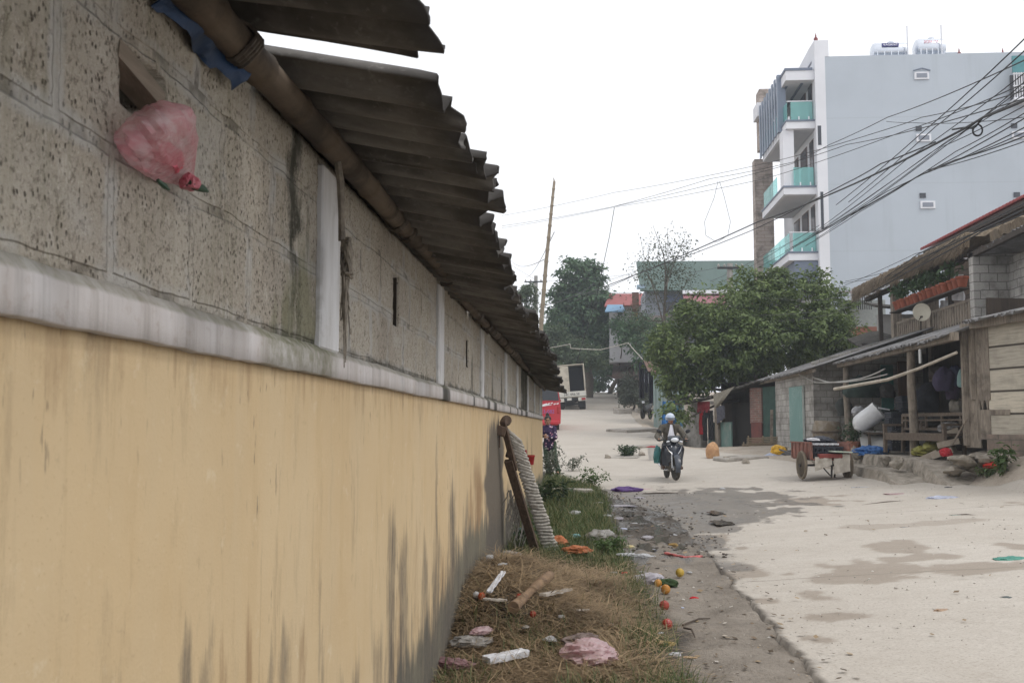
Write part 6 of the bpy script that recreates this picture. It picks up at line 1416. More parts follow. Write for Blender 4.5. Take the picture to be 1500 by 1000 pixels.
# woman at the corner of the wall
wx, wy_ = at(806, 690, 26.6).x, 26.6; wzz = gz(wx + .1, wy_)
wo = thing('person', 'woman in a flowered dark blouse and green trousers leaning at the end of the wall', 'person', (wx, wy_, wzz), rad(-12))
b = MB(); HM = head(b, (-.06, -.02, 1.41), .30, .08); limb(b, [(-.055, .02, 1.24), (-.06, .0, 1.36)], [.055, .05]); limb(b, [(-.02, .03, .80), (-.03, .02, .98), (-.05, .02, 1.12), (-.055, .02, 1.24)], [.14, .115, .135, .08])
ARM = [[(-.20, .02, 1.20), (-.24, -.10, .98), (-.12, -.22, 1.02)], [(.10, .02, 1.20), (.16, -.08, .97), (.0, -.22, .98)]]
for s, A_ in zip((-1, 1), ARM):
    limb(b, [(-.055, .02, 1.22), A_[0]], [.06, .055]); limb(b, A_[:2], [.05, .04]); limb(b, A_[1:], [.038, .026]); hand(b, A_[2], Vector(A_[2]) - Vector(A_[1]), (0, .5, -.5), .7, s)
LEG = [[(-.10, .03, .80), (-.09, .0, .44), (-.06, .04, .08)], [(.06, .03, .80), (.10, .0, .45), (.20, .06, .08)]]
for L_ in LEG: limb(b, L_[:2], [.09, .06]); limb(b, L_[1:], [.058, .036]); limb(b, [L_[2], Vector(L_[2]) + Vector((.01, -.15, -.045))], [.036, .03])
remesh(b, 'body', SKIN, wo, .0075); face(wo, HM)
t = NT('flowered_blouse'); v1 = t.voro(t.obj, 13); v2 = t.noise(t.obj, 24, 3)
c = t.mix(t.ramp(v1, [(.22, 1), (.34, 0)]), (.035, .022, .06), t.mix(t.ramp(v2, [(.45, 0), (.55, 1)]), (.72, .66, .70), (.55, .22, .32))); t.color(c); BLOUSE = t.m
b = MB(); limb(b, [(-.02, .03, .76), (-.03, .02, .98), (-.05, .02, 1.12), (-.055, .02, 1.23)], [.17, .145, .16, .10])
for A_ in ARM: limb(b, [(-.055, .02, 1.21), A_[0]], [.075, .075]); limb(b, A_[:2], [.07, .06]); limb(b, [A_[1], Vector(A_[1]).lerp(Vector(A_[2]), .85)], [.06, .045])
remesh(b, 'blouse', BLOUSE, wo, .012)
b = MB(); limb(b, [(-.02, .03, .80), (-.02, .03, .86)], [.145, .14])
for L_ in LEG: limb(b, L_[:2], [.11, .082]); limb(b, L_[1:], [.082, .07])
remesh(b, 'trousers', mat('dark_green_trousers', (.035, .07, .035), (.022, .045, .024), 8), wo, .012)
b = MB(); b.tube([(.165, .0, .80), (.19, -.02, .45), (.275, .04, .10)], .012, 6); b.build('side_stripe', mat('pale_stripe', (.35, .40, .33)), wo, local=True)
for L_ in LEG: b = MB(); p_ = Vector(L_[2]); limb(b, [p_ + Vector((0, .04, -.045)), p_ + Vector((.01, -.16, -.05))], [.038, .04]); remesh(b, 'sandal', mat('dark_sandal', (.05, .04, .04)), wo, .01, 2)
b = MB(); q = MB(); q.blob((0, .03, .045), (.092, .105, .092), 3, .05, 3, 20, 14); q.blob((0, .09, .14), (.05, .05, .06), 5, .1, 2, 14, 10); q.blob((0, .08, -.03), (.075, .06, .08), 7, .08, 2, 14, 10)
b.add(q.v, q.f, HM); b.build('hair', HAIRM, wo, True, local=True)

# ---- small far motorcycles by the road
def farbike(px, py, Y, rz, label, m=BLACKP):
    p = at(px, py, Y); p.z = gz(p.x, p.y) + .03
    o = thing('parked_motorcycle', label, 'motorcycle', tuple(p), rz)
    for y in (-.6, .6): b = MB(); b.lathe([(.2, -.04), (.27, -.05), (.29, 0), (.27, .05), (.2, .04), (.2, -.04)], (0, y, .29), 16, (0, math.pi / 2, 0)); b.build('wheel', TYRE, o, True, local=True)
    loft([(-.45, .70, .06, .2, .8), (-.2, .50, .10, .14, .8), (.2, .62, .13, .16, .8), (.75, .80, .08, .07, .8)], 'body', m, 12, o); b = MB(); b.tube([(-.33, -.35, .98), (0, -.45, .95), (.33, -.35, .98)], .025, 6); b.build('handlebar', BLACKP, o, local=True); lbox(o, 'headlight', (0, -.52, .9), (.14, .08, .12), LAMPW); return o
farbike(875, 578, 96, 1.2, 'dark motorcycle parked at the far end of the road under the trees', BIKE); farbike(886, 576, 98, 1.9, 'second dark motorcycle at the road end, right beside the first under the trees'); farbike(867, 578, 94, 1.5, 'motorcycle nearest the truck at the road end under the trees')
farbike(915, 590, 80, .3, 'motorcycle on the right road verge in front of the dark roadside house'); farbike(947, 604, 55, -.4, 'motorcycle facing the road beside the pale green shed')
# ================================================================ poles and wires
POLEW = mat('old_bamboo_pole', (.33, .28, .215), (.20, .165, .125), 6, stretch=(8, 8, 1.5), bump=.4)
b = MB(); pts = [at(790, 560, 26.3), at(793, 470, 26.2), at(800, 385, 26.1), at(807, 315, 26), at(812, 266, 26)]
P_ = []; R_ = []
for i, (a, c_) in enumerate(zip(pts, pts[1:])):
    for k in range(4):
        P_.append(a.lerp(c_, k / 4)); R_.append(.062 - .0018 * (i * 4 + k)); P_.append(a.lerp(c_, k / 4 + .03)); R_.append(.076 - .0018 * (i * 4 + k)); P_.append(a.lerp(c_, k / 4 + .06)); R_.append(.062 - .0018 * (i * 4 + k))
P_.append(pts[-1]); R_.append(.035); P_.insert(0, Vector((pts[0].x - .02, pts[0].y, .1))); R_.insert(0, .07)
b.tube(P_, R_, 8); q = pts[-1]; b.tube([q, q + Vector((-.02, 0, .10))], [.02, .008], 5)
one('bamboo_pole', b, POLEW, 'tall leaning bamboo pole carrying wires just beyond the end of the shed', 'pole', smooth=True)
CONC = mat('pole_concrete', (.34, .33, .31), (.26, .25, .24), 4)
def upole(px, py, Y, h0, r_, arm, label):
    p = at(px, py, Y); o = thing('utility_pole', label, 'utility pole', (p.x, p.y, gz(p.x, p.y) - .2))
    b = MB(); b.tube([(p.x, p.y, gz(p.x, p.y) - .2), (p.x, p.y, p.z)], [r_ * 1.3, r_], 10); b.build('pole', CONC, o, True)
    for dz, L in arm:
        b = MB(); b.bar((p.x - L, p.y - r_, p.z - dz), (p.x + L, p.y - r_, p.z - dz), .10, .10); a_ = b.build('cross_arm', BLACKP, o)
        for k in (-.9, -.45, .45, .9): b = MB(); b.lathe([(.05, 0), (.07, .08), (.04, .14), (0, .18)], (p.x + L * k, p.y - r_, p.z - dz + .05), 8); b.build('insulator', CONC, a_)
upole(1069, 386, 52, 0, .16, [(.25, .66)], 'concrete utility pole with a dark cross arm rising behind the big leafy tree')
upole(785, 404, 88, 0, .16, [(.55, 1.0)], 'distant utility pole left of the leaning bamboo pole')
WIRE = mat('black_cable', (.018, .018, .02), (.03, .03, .032), 30, .6, 0); WIREG = mat('grey_cable', (.05, .05, .055), (.07, .07, .075), 30, .7, 0)
def wire(pts, r_=.011, sag=0.0, label='thin black overhead wire in the bundle crossing in front of the tall grey building', m=None, group='overhead wires'):
    """pts: (photo x, photo y, depth) supports; each span is a shallow curve"""
    P = [at(*p) for p in pts]; out = []
    for i, (a, c_) in enumerate(zip(P, P[1:])):
        for k in range(14): t_ = k / 14; q = a.lerp(c_, t_); q.z -= sag * 4 * t_ * (1 - t_) * (c_ - a).length; out.append(q)
    out.append(P[-1]); b = MB(); b.tube(out, r_, 5, False); o = b.build('overhead_wire', m or WIRE, None, True); tag(o, label, 'wire', group); return o
# thick main cable
wire([(842, 434, 60), (895, 416, 50), (1110, 325, 34), (1215, 285, 27), (1400, 195, 17), (1440, 172, 15.5), (1520, 138, 13)], .021, .004, 'thickest black cable running from the dark trees up to the right edge')
wire([(842, 440, 60), (940, 398, 46), (1100, 338, 34), (1240, 268, 26), (1290, 240, 22), (1370, 208, 19)], .014, .004, 'second thick cable just under the thickest one')
# loop of spare cable
c0 = at(1432, 190, 16.2); b = MB()
b.tube([at(1395, 190, 17), at(1412, 187, 16.6), at(1425, 188, 16.3)] + [c0 + Vector((.075 * math.sin(a), 0, .085 * math.cos(a) - .005 * a)) for a in np.linspace(0, 5.9, 16)] + [at(1440, 172, 16), at(1470, 158, 15)], .015, 6)
one('cable_loop', b, WIRE, 'spare loop of cable curled on the thick cable in front of the tall building', 'cable', smooth=True)
B_ = 'thin black overhead wire in the bundle crossing in front of the tall grey building'
for pts, r_ in ((((735, 316, 60), (900, 282, 48), (1110, 242, 36), (1310, 186, 24), (1350, 172, 22), (1510, 130, 14)), .009), (((735, 331, 60), (897, 303, 48), (1160, 240, 34), (1215, 212, 30), (1300, 172, 25), (1510, 84, 14)), .010), (((735, 334, 60), (897, 304, 48), (1120, 262, 36), (1330, 190, 24), (1510, 118, 14)), .009),
                (((897, 303, 48), (1040, 262, 40), (1160, 238, 34), (1240, 212, 29), (1510, 142, 14)), .010),
                (((1225, 300, 30), (1350, 195, 22), (1510, 48, 14)), .011), (((1243, 296, 30), (1370, 186, 22), (1510, 66, 14)), .011), (((1190, 342, 32), (1330, 232, 22), (1510, 100, 14)), .009), (((1195, 350, 32), (1390, 210, 20), (1510, 112, 14)), .009), (((1180, 352, 32), (1360, 226, 22), (1510, 120, 14)), .008),
                (((1170, 356, 33), (1390, 205, 20), (1510, 132, 14)), .008), (((1150, 368, 34), (1300, 280, 25), (1510, 168, 14)), .010), (((1160, 362, 34), (1345, 258, 23), (1510, 182, 14)), .010), (((1185, 346, 32), (1358, 250, 22), (1400, 234, 20), (1510, 196, 14)), .011), (((1358, 250, 22), (1510, 190, 14)), .009), (((1358, 250, 22), (1510, 204, 14)), .008),
                (((1110, 392, 40), (1270, 296, 26), (1380, 215, 20), (1510, 150, 14)), .008), (((1298, 178, 26), (1340, 180, 23), (1440, 178, 17), (1510, 170, 14)), .007), (((1180, 360, 32), (1260, 310, 26), (1400, 222, 19), (1510, 160, 14)), .009)):
    wire(pts, r_, .004, B_)
L2 = 'dark service cable running down along the edge of the thatched roof'
for pts, r_ in ((((1250, 440, 38), (1350, 378, 27), (1430, 340, 21), (1515, 298, 16)), .016), (((1250, 436, 38), (1345, 372, 27), (1420, 336, 21), (1515, 290, 16)), .012), (((1240, 446, 38), (1330, 398, 28), (1440, 338, 20), (1515, 306, 16)), .014), (((1238, 412, 40), (1320, 392, 30), (1400, 352, 23), (1515, 300, 16)), .009), (((1230, 415, 40), (1330, 398, 29), (1400, 350, 23)), .008), (((1222, 424, 40), (1340, 372, 28), (1370, 362, 25)), .008)):
    wire(pts, r_, .003, L2, None, 'service cables over the thatched roof')
L3 = 'faint grey wire strung in front of the big leafy tree'
for pts in (((1100, 462, 38), (1180, 458, 33), (1260, 440, 29)), ((1115, 436, 38), (1190, 440, 34), (1250, 432, 30)), ((1140, 470, 38), (1210, 462, 32), (1275, 436, 28)), ((1160, 560, 34), (1215, 512, 31), (1262, 470, 29))): wire(pts, .007, .004, L3, WIREG, 'wires in front of the big tree')
L4 = 'thin far wire crossing the white sky above the dark trees'
for pts in (((742, 384, 88), (785, 410, 88)), ((750, 382, 80), (801, 378, 26.1)), ((770, 412, 88), (940, 400, 70)), ((800, 428, 60), (1000, 428, 60)), ((795, 448, 26.2), (870, 415, 50), (945, 390, 70)), ((1000, 400, 64), (1065, 388, 52)), ((1040, 412, 60), (1120, 372, 46), (1200, 330, 34)), ((1020, 430, 60), (1150, 360, 40)), ((770, 405, 88), (812, 340, 26.1)), ((880, 460, 60), (1000, 432, 60))): wire(pts, .010, .006, L4, WIREG, 'far wires')
wire([(900, 304, 48), (893, 345, 48.3), (873, 440, 49), (845, 530, 50)], .016, -.01, 'slack wire dropping from the overhead lines towards the truck', None, None)
wire([(1052, 265, 40), (1046, 290, 40), (1032, 325, 40), (1034, 345, 40), (1050, 355, 40), (1066, 345, 40), (1070, 325, 40), (1060, 285, 40), (1054, 266, 40)], .009, .0, 'round loop of wire hanging down in the white sky', WIREG, None)
wire([(800, 510, 60), (835, 504, 58), (836, 510, 58), (880, 512, 56), (920, 502, 54), (943, 528, 52)], .022, .004, 'pale clothes line pole wire strung below the dark trees', mat('pale_line', (.45, .43, .38)), None)
for pts, lb in (((((1170, 548, 30), (1195, 560, 29), (1250, 556, 26), (1296, 540, 22))), 'white cable sagging under the eave of the roadside shop'), (((1190, 552, 29), (1215, 560, 28), (1300, 548, 23)), 'second pale cable looping below the first under the shop eave')): wire(pts, .016, .01, lb, mat('pale_cable', (.42, .41, .38)), None)
# ================================================================ goods on the terrace
def gput(px, py, Y, z=None):
    p = at(px, py, Y)
    if z is not None: p.z = z
    return p
# bench with a fretted back
q0, q1 = at(1323, 664, 23.6), at(1412, 648, 21.2); zb = .86
bn = thing('wooden_bench', 'long old wooden bench with a fretted back on the shop terrace', 'bench', (q0.x, q0.y, zb))
d = Vector((q1.x - q0.x, q1.y - q0.y, 0)); Lb = d.length; d.normalize(); n = Vector((d.y, -d.x, 0)) * -1
if n.x > 0: n = -n
def bp(s, o, z): return Vector((q0.x, q0.y, zb)) + d * (s * Lb) + n * o + Vector((0, 0, z))
BW = mat('bench_wood', (.15, .115, .085), (.085, .065, .05), 6, stretch=(3, 3, 3), bump=.4)
for s in (0.0, 1.0):
    b = MB(); b.bar(bp(s, 0, 0), bp(s, -.04, .86), .07, .07, d); b.build('leg', BW, bn); b = MB(); b.bar(bp(s, .42, 0), bp(s, .42, .62), .07, .07, d); b.build('leg', BW, bn); b = MB(); b.bar(bp(s, -.02, .62), bp(s, .46, .62), .08, .05); b.build('armrest', BW, bn)
b = MB(); b.bar(bp(0, .21, .42), bp(1, .21, .42), .46, .05); b.build('seat', BW, bn); b = MB(); b.bar(bp(0, .42, .34), bp(1, .42, .34), .03, .11); b.build('apron', BW, bn)
for z, h_ in ((.84, .07), (.72, .035), (.53, .05)): b = MB(); b.bar(bp(0, -.03, z), bp(1, -.03, z), .05, h_); b.build('back_rail', BW, bn)
for s in (.05, .15, .40, .66, .95): b = MB(); b.bar(bp(s, -.03, .53), bp(s, -.03, .84), .045, .045, d); b.build('back_post', BW, bn)
for k in range(7): a = math.pi * (.08 + .84 * k / 6); b = MB(); b.bar(bp(.275, -.03, .55), bp(.275 - .11 * math.cos(a), -.03, .55 + .17 * math.sin(a)), .025, .03, d); b.build('fan_slat', BW, bn)
# crates
CRT = mat('black_crate_plastic', (.030, .033, .042), (.018, .02, .027), 8, .6, .15)
def crate_mb(w_=.40, dp=.52, h_=.15):
    b = MB(); b.box((0, 0, .012), (w_ - .02, dp - .02, .02))
    for s in (-1, 1):
        for z in (.03, h_ - .02, h_ * .5): b.box((s * w_ / 2, 0, z), (.022, dp, .03)); b.box((0, s * dp / 2, z), (w_ - .024, .022, .03))
        for k in range(6): b.box((s * w_ / 2, (k - 2.5) * dp / 6, h_ / 2), (.016, .028, h_ - .02))
        for k in range(5): b.box(((k - 2) * w_ / 5, s * dp / 2, h_ / 2), (.028, .016, h_ - .02))
    return b
def cratestack(px, Y, z0, k, lab, group, seed):
    p = at(px, 640, Y); r = random.Random(seed); first = None
    for i in range(k):
        lb = f'{lab[0]} of the {lab[1]}' if i == k - 1 else (f'bottom crate of the {lab[1]}' if i == 0 else f'black crate inside the {lab[1]}')
        if first is None: o = crate_mb().build('plastic_crate', CRT, None, local=True); first = o
        else: o = first.copy(); COL.objects.link(o)
        o.location = (p.x + r.uniform(-.02, .02), p.y, z0 + i * .153); o.rotation_euler = (0, 0, r.uniform(-.08, .08)); tag(o, lb, 'crate', group)
cratestack(1314, 24.3, .87, 6, ('topmost crate', 'near black crate stack beside the bench'), 'near stack of black crates', 1)
cratestack(1329, 26.6, .85, 9, ('topmost crate', 'taller crate stack behind the porch post'), 'far stack of black crates', 2)
# white sack on the pile, white cloth, table
p = at(1287, 652, 25.4); tb = thing('low_table', 'low wooden table under the white cloth on the shop terrace', 'table', (p.x, p.y, .86))
b = MB(); b.box((p.x, p.y, 1.28), (.75, .9, .05)); b.build('table_top', BW, tb)
for sx in (-1, 1):
    for sy in (-1, 1): b = MB(); b.box((p.x + sx * .32, p.y + sy * .38, 1.06), (.06, .06, .40)); b.build('leg', BW, tb)
b = MB(); b.sheet(lambda u, v: (p.x + .46 * math.sin((u - .5) * 3.0) * (1.0 + .12 * v), p.y - .35 - .18 * math.cos((u - .5) * 3) * v + .5 * (1 - v), 1.33 - .03 * u - .50 * max(0, v - .25) * (1 + .25 * math.sin(u * 7)) + .03 * fbm(u * 7, v * 5)), 26, 16, .012)
one('white_cloth', b, mat('off_white_sheet', (.56, .55, .52), (.42, .41, .385), 5, bump=.5, bscale=14, bdist=.03), 'crumpled off-white cloth hanging over the low table on the terrace', 'cloth', smooth=True)
c0, c1 = at(1254, 625, 25.2), at(1284, 603, 25.0); b = MB(); dd = c1 - c0
b.tube([c0 - dd * .06, c0, c0 + dd * .15, c0 + dd * .5, c0 + dd * .85, c1, c1 + dd * .12], [.06, .15, .215, .235, .225, .21, .235], 28)
b.v = [tuple(Vector(v) + Vector((fbm(v[0] * 7, v[1] * 3 + v[2] * 7, 1), 0, fbm(v[0] * 6, v[2] * 6, 4))) * .05) for v in b.v]
one('white_sack', b, mat('white_woven_sack', (.66, .66, .66), (.55, .55, .55), 5, bump=.35, bscale=22, bdist=.02), 'big white woven sack lying tilted on the pile next to the terrace post', 'sack', smooth=True)
b = MB(); crumple(b, at(1304, 610, 25.8), (.34, .30, .17), 3, .5); one('black_tarpaulin', b, mat('black_green_tarp', (.02, .028, .026), (.012, .016, .015), 5, .5), 'dark folded tarpaulin behind the white sack on the terrace', 'tarpaulin', smooth=True)
b = MB(); b.bar(at(1287, 597, 25.5), at(1303, 600, 25.5), .05, .03); one('white_board', b, WHITECL, 'short white strip lying on top of the dark folded tarpaulin', 'strip')
b = MB(); crumple(b, at(1258, 604, 26.6), (.16, .16, .16), 8, .5); one('white_bag', b, plastic('white_plastic', (.55, .55, .56), (.42, .42, .44), .95), 'grey-white plastic bag behind the terrace post, above the sack', 'bag', smooth=True)
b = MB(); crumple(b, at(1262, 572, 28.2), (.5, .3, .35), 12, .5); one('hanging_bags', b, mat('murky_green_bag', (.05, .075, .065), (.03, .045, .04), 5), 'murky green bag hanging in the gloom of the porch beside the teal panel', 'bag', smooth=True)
b = MB(); crumple(b, at(1270, 662, 24.6), (.28, .25, .13), 5, .7); b2 = b; crumple(b2, at(1284, 662, 24.4), (.26, .25, .13), 6, .7); one('blue_cloth', b2, mat('strong_blue_tarp', (.035, .13, .34), (.03, .09, .24), 8, .5), 'crumpled blue tarpaulin on the terrace right of the clay pot', 'tarpaulin', smooth=True)
b = MB(); crumple(b, at(1352, 662, 22.2), (.28, .25, .12), 15, .6); crumple(b, at(1372, 655, 22.0), (.26, .25, .17), 16, .6); one('yellow_green_tarpaulin', b, mat('yellow_green_sheet', (.24, .225, .05), (.17, .16, .035), 7, .6), 'crumpled yellow-green sheet heaped in front of the bench', 'tarpaulin', smooth=True)
p = at(1251, 662, 25.4); pt = thing('clay_plant_pot', 'red clay pot with a dark plant at the foot of the terrace post', 'flower pot', tuple(p)); b = MB(); b.lathe([(.11, 0), (.155, .22), (.17, .225), (.17, .27), (.14, .27), (.12, .15), (0, .15)], tuple(p), 16); b.build('pot_body', mat('dusty_clay', (.36, .17, .115), (.27, .12, .08), 6), pt, True)
leafy('pot_plant', pt, LEAFD, [tuple(p + Vector((0, 0, .4))), tuple(p + Vector((.1, 0, .55))), tuple(p + Vector((-.08, 0, .5)))], 260, .10, (.12, .12, .14), 3)
p = at(1211, 650, 27.2); wb = thing('wicker_basket', 'big tan wicker basket against the block wall, to the right of the green door', 'basket', tuple(p))
t = NT('wicker'); w_ = t.n('TexWave'); w_.inputs['Scale'].default_value = 14; w_.bands_direction = 'Z'; w_.inputs['Distortion'].default_value = 2.5; t.l(t.obj, w_.inputs[0]); nn = t.noise(t.obj, 6, 4)
c = t.mix(w_.outputs['Fac'], (.13, .095, .062), (.36, .29, .20)); c = t.mix(t.ramp(nn, [(.45, 0), (.65, .6)]), c, (.40, .37, .33)); t.color(c); t.bump(w_.outputs['Fac'], .8, .02); WICK = t.m
b = MB(); b.lathe([(.33, 0), (.37, .25), (.36, .42), (.33, .56), (.31, .60), (.29, .55), (.31, .1), (0, .06)], tuple(p), 24, (0, .05, 0)); b.build('basket_body', WICK, wb, True)
for z in (.30, .33): b = MB(); b.tube([(p.x + .375 * math.cos(a), p.y + .375 * math.sin(a), p.z + z) for a in np.linspace(0, 6.283, 25)], .014, 5); b.build('band', BW, wb)
for k, (px, py, Y, s, lb) in enumerate(((1238, 655, 26.4, .5, 'dark woven basket beside the foot of the terrace post'), (1228, 650, 27.8, .4, 'dim stacked basket between the wicker basket and the post'))):
    q = at(px, py, Y); b = MB(); b.lathe([(.2 * s * 1.4, 0), (.26 * s * 1.4, .3 * s), (.24 * s * 1.4, .32 * s), (.18 * s * 1.4, .05), (0, .05)], tuple(q), 16); one('basket', b, mat('dark_wicker', (.085, .065, .045), (.05, .04, .03), 20, bump=.7), lb, 'basket', smooth=True)
for k, (x0, y0, x1, y1, Y, lb) in enumerate(((1376, 652, 1408, 645, 21.2, 'pale plank lying on blocks right of the yellow-green sheet'), (1392, 636, 1412, 630, 21.6, 'short board leaning in the dark corner by the plank shed'), (1344, 676, 1376, 662, 21.4, 'flat pale stone step below the yellow-green sheet'), (1368, 668, 1398, 658, 21.2, 'pale stone step next to the red rag'))):
    b = MB(); b.bar(at(x0, y0, Y), at(x1, y1, Y - .2), .5, .12); one('plank', b, mat('pale_board', (.36, .31, .25), (.27, .23, .185), 4, dirt=(.16, .13, .10)), lb, 'board')
b = MB(); crumple(b, at(1400, 628, 21.8), (.30, .2, .16), 22, .8); one('rubbish_heap', b, mat('mottled_rubbish', (.30, .29, .28), (.035, .03, .03), 14, bump=.6), 'mottled heap of rags and papers in the corner by the plank shed', 'rubbish', smooth=True)
b = MB(); crumple(b, at(1410, 558, 20.6), (.10, .09, .22), 31, .4); one('hanging_bag', b, plastic('pale_teal_bag', (.26, .40, .38), (.18, .30, .29), .95), 'pale teal bag hanging inside the porch beside the plank shed post', 'bag', smooth=True)
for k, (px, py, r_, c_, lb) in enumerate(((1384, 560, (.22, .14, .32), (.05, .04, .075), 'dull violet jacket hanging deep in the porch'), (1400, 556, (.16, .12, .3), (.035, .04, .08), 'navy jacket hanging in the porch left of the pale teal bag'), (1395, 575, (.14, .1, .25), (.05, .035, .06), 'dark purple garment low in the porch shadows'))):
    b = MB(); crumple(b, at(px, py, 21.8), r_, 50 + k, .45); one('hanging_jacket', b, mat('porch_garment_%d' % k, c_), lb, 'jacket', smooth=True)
q0, q1 = at(1394, 652, 20.6), at(1417, 612, 20.2); b = MB(); b.tube([q0, q1], .018, 6); one('stick', b, GREYWOOD, 'thin stick propped against the corner post of the plank shed', 'stick')
b = MB(); crumple(b, at(1386, 664, 20.4) , (.11, .08, .10), 61, .6); one('red_rag', b, mat('red_rag', (.42, .03, .04), (.3, .02, .03), 9), 'red rag lying on the stones below the propped stick', 'rag', smooth=True)
weed('green weed growing at the foot of the plank shed', 1467, 650, 40, 34, LEAFL, .13, 21, 150, 18.6)
weed('low mossy weed on the earth bank left of the white box', 1446, 672, 16, 44, LEAFL, .06, 22, 200, 19.0)
for k, (px, py, s) in enumerate(((1425, 668, .6), (1440, 660, .7), (1460, 676, .5), (1478, 655, .8), (1495, 650, .7), (1450, 690, .35), (1482, 664, .6), (1410, 664, .5), (1398, 682, .4), (1436, 676, .45))):
    p = at(px, py, 19.6 - .1 * (k % 4)); p.z = max(p.z - s * .25, gz(p.x, p.y) - .05); b = MB(); b.blob(p, (s / 2, s * .45, s * .2), 70 + k, .5, 1.6, 12, 8, (0, .1, k)); tag(b.build('bank_stone', EARTHST, None, True), 'rough stone bedded in the earth bank below the plank shed', 'stone', 'stones of the earth bank')
# orange sack, bamboo crates, pile of bags left of the handcart, bucket
p = ground(1044, 671); b = MB(); crumple(b, p + Vector((0, 0, .16)), (.19, .17, .30), 93, .22, 0, 60, 30); o = b; one('orange_sack', o, mat('orange_sack', (.50, .30, .16), (.40, .225, .115), 5, bump=.4), 'orange-tan sack standing at the road edge in front of the shack', 'sack', smooth=True)
BAMC = mat('split_bamboo', (.30, .24, .16), (.19, .145, .10), 6, stretch=(2, 2, 14), bump=.5)
for k, (px, py, w_, lb) in enumerate(((1112, 661, 1.15, 'lower flat crate of split bamboo leaning in front of the red board'), (1117, 652, 1.05, 'upper flat crate of split bamboo leaning by the green sheet'))):
    p = at(px, py + 4, 34.2 - k * .3); cr_ = thing('bamboo_crate', lb, 'crate', tuple(p))
    for i in range(6): b = MB(); b.bar(p + Vector((-w_ / 2, -.02 * i, .04 + .055 * i)), p + Vector((w_ / 2, -.05 - .02 * i, .09 + .055 * i)), .03, .035); b.build('slat', BAMC, cr_)
    for s in (-.45, 0, .45): b = MB(); b.bar(p + Vector((s * w_, .02, 0)), p + Vector((s * w_, -.12, .40)), .04, .04); b.build('post', BAMC, cr_)
for k, (px, py, r_, m_, lb) in enumerate(((1141, 661, (.22, .2, .17), mat('yellow_bag', (.62, .36, .03), (.5, .27, .02), 6, .5), 'bright yellow bag on the bundle left of the handcart'), (1136, 670, (.3, .22, .15), mat('blue_white_bag', (.42, .46, .56), (.30, .34, .44), 6, .6), 'blue-white plastic bag under the yellow bag'), (1128, 677, (.24, .2, .06), mat('crimson_bag', (.40, .03, .06), (.3, .02, .04), 6), 'crimson scrap of cloth beneath the blue-white bag'), (1160, 668, (.5, .25, .16), mat('grey_bundle', (.12, .12, .125), (.06, .06, .065), 5), 'dark grey bundle between the yellow bag and the handcart'))):
    b = MB(); crumple(b, at(px, py, 29.6), r_, 80 + k, .5); one('bag', b, m_, lb, 'bag', smooth=True)
p = ground(958, 674); bk_ = thing('paint_bucket', 'white bucket with a red rag on its rim behind the rider', 'bucket', tuple(p)); b = MB(); b.lathe([(.15, 0), (.19, .36), (.2, .36), (.2, .38), (.18, .38), (.14, .03), (0, .03)], tuple(p), 18); b.build('bucket_body', mat('dirty_white_plastic', (.56, .55, .52), (.44, .42, .39), 5, .5), bk_, True); b = MB(); crumple(b, p + Vector((-.03, 0, .39)), (.17, .15, .03), 9, .5); b.build('rag', mat('red_rag', (.42, .03, .04)), bk_, True)
weed('tuft of long grass on the verge left of the white bucket', 918, 668, 18, 34, LEAFD, .10, 31, 420)

# ---- handcart
p = ground(1208, 703); p.z += .012
hc = thing('handcart', 'two-wheeled red metal handcart parked in front of the shop terrace', 'handcart', tuple(p), rad(6))
RUST = mat('red_oxide_metal', (.27, .115, .085), (.18, .085, .065), 4, .8, .25, dirt=(.10, .07, .06)); DKM = mat('dark_metal', (.045, .04, .038), (.03, .028, .027), 8, .6)
for sx in (-1, 1): lbox(hc, 'side_panel', (sx * .40, .25, .62), (.03, 1.35, .34), RUST); 
for sx in (-1, 1):
    b = MB()
    for k in range(6): b.box((sx * .425, -.38 + k * .25, .62), (.02, .05, .34))
    b.box((sx * .425, .25, .80), (.03, 1.38, .03)); b.build('side_rib', RUST, hc, local=True)
lbox(hc, 'floor', (0, .25, .44), (.80, 1.35, .03), RUST); lbox(hc, 'front_panel', (0, .92, .62), (.80, .03, .36), RUST)
for sx in (-1, 1):
    w = MB(); w.lathe([(.25, -.022), (.295, -.03), (.312, 0), (.295, .03), (.25, .022), (.25, -.022)], (sx * .50, -.02, .312), 26, (0, math.pi / 2, 0)); o = w.build('wheel', mat('muddy_tyre', (.20, .165, .12), (.13, .105, .078), 8, .95), hc, True, local=True)
    r_ = MB(); r_.lathe([(.225, -.015), (.25, -.02), (.25, .02), (.225, .015), (.225, -.015)], (sx * .50, -.02, .312), 24, (0, math.pi / 2, 0)); r_.lathe([(0, -.05), (.035, -.05), (.035, .05), (0, .05)], (sx * .5, -.02, .312), 10, (0, math.pi / 2, 0))
    for k in range(10): a = k * .628; r_.tube([(sx * .5, -.02, .312), (sx * .5, -.02 + .23 * math.cos(a), .312 + .23 * math.sin(a))], .007, 5)
    r_.build('rim', DKM, o, True, local=True); b = MB(); b.tube([(sx * .3, .8, .45), (sx * .34, 1.5, .56), (sx * .34, 2.05, .60)], .022, 8); b.build('handle', DKM, hc, True, local=True)
b = MB(); b.tube([(-.5, -.02, .312), (.5, -.02, .312)], .022, 8); b.build('axle', DKM, hc, local=True)
b = MB(); b.tube([(-.4, -.38, .44), (.4, -.38, .44)], .02, 6); b.tube([(.05, -.35, .44), (.05, -.28, .06)], .02, 6); b.tube([(-.30, -.36, .44), (.02, -.30, .10)], .014, 6); b.tube([(.12, -.35, .44), (.12, -.28, .06)], .02, 6); b.build('prop_stand', DKM, hc, local=True)
HCM = Matrix.Translation(p) @ Matrix.Rotation(rad(6), 4, 'Z')
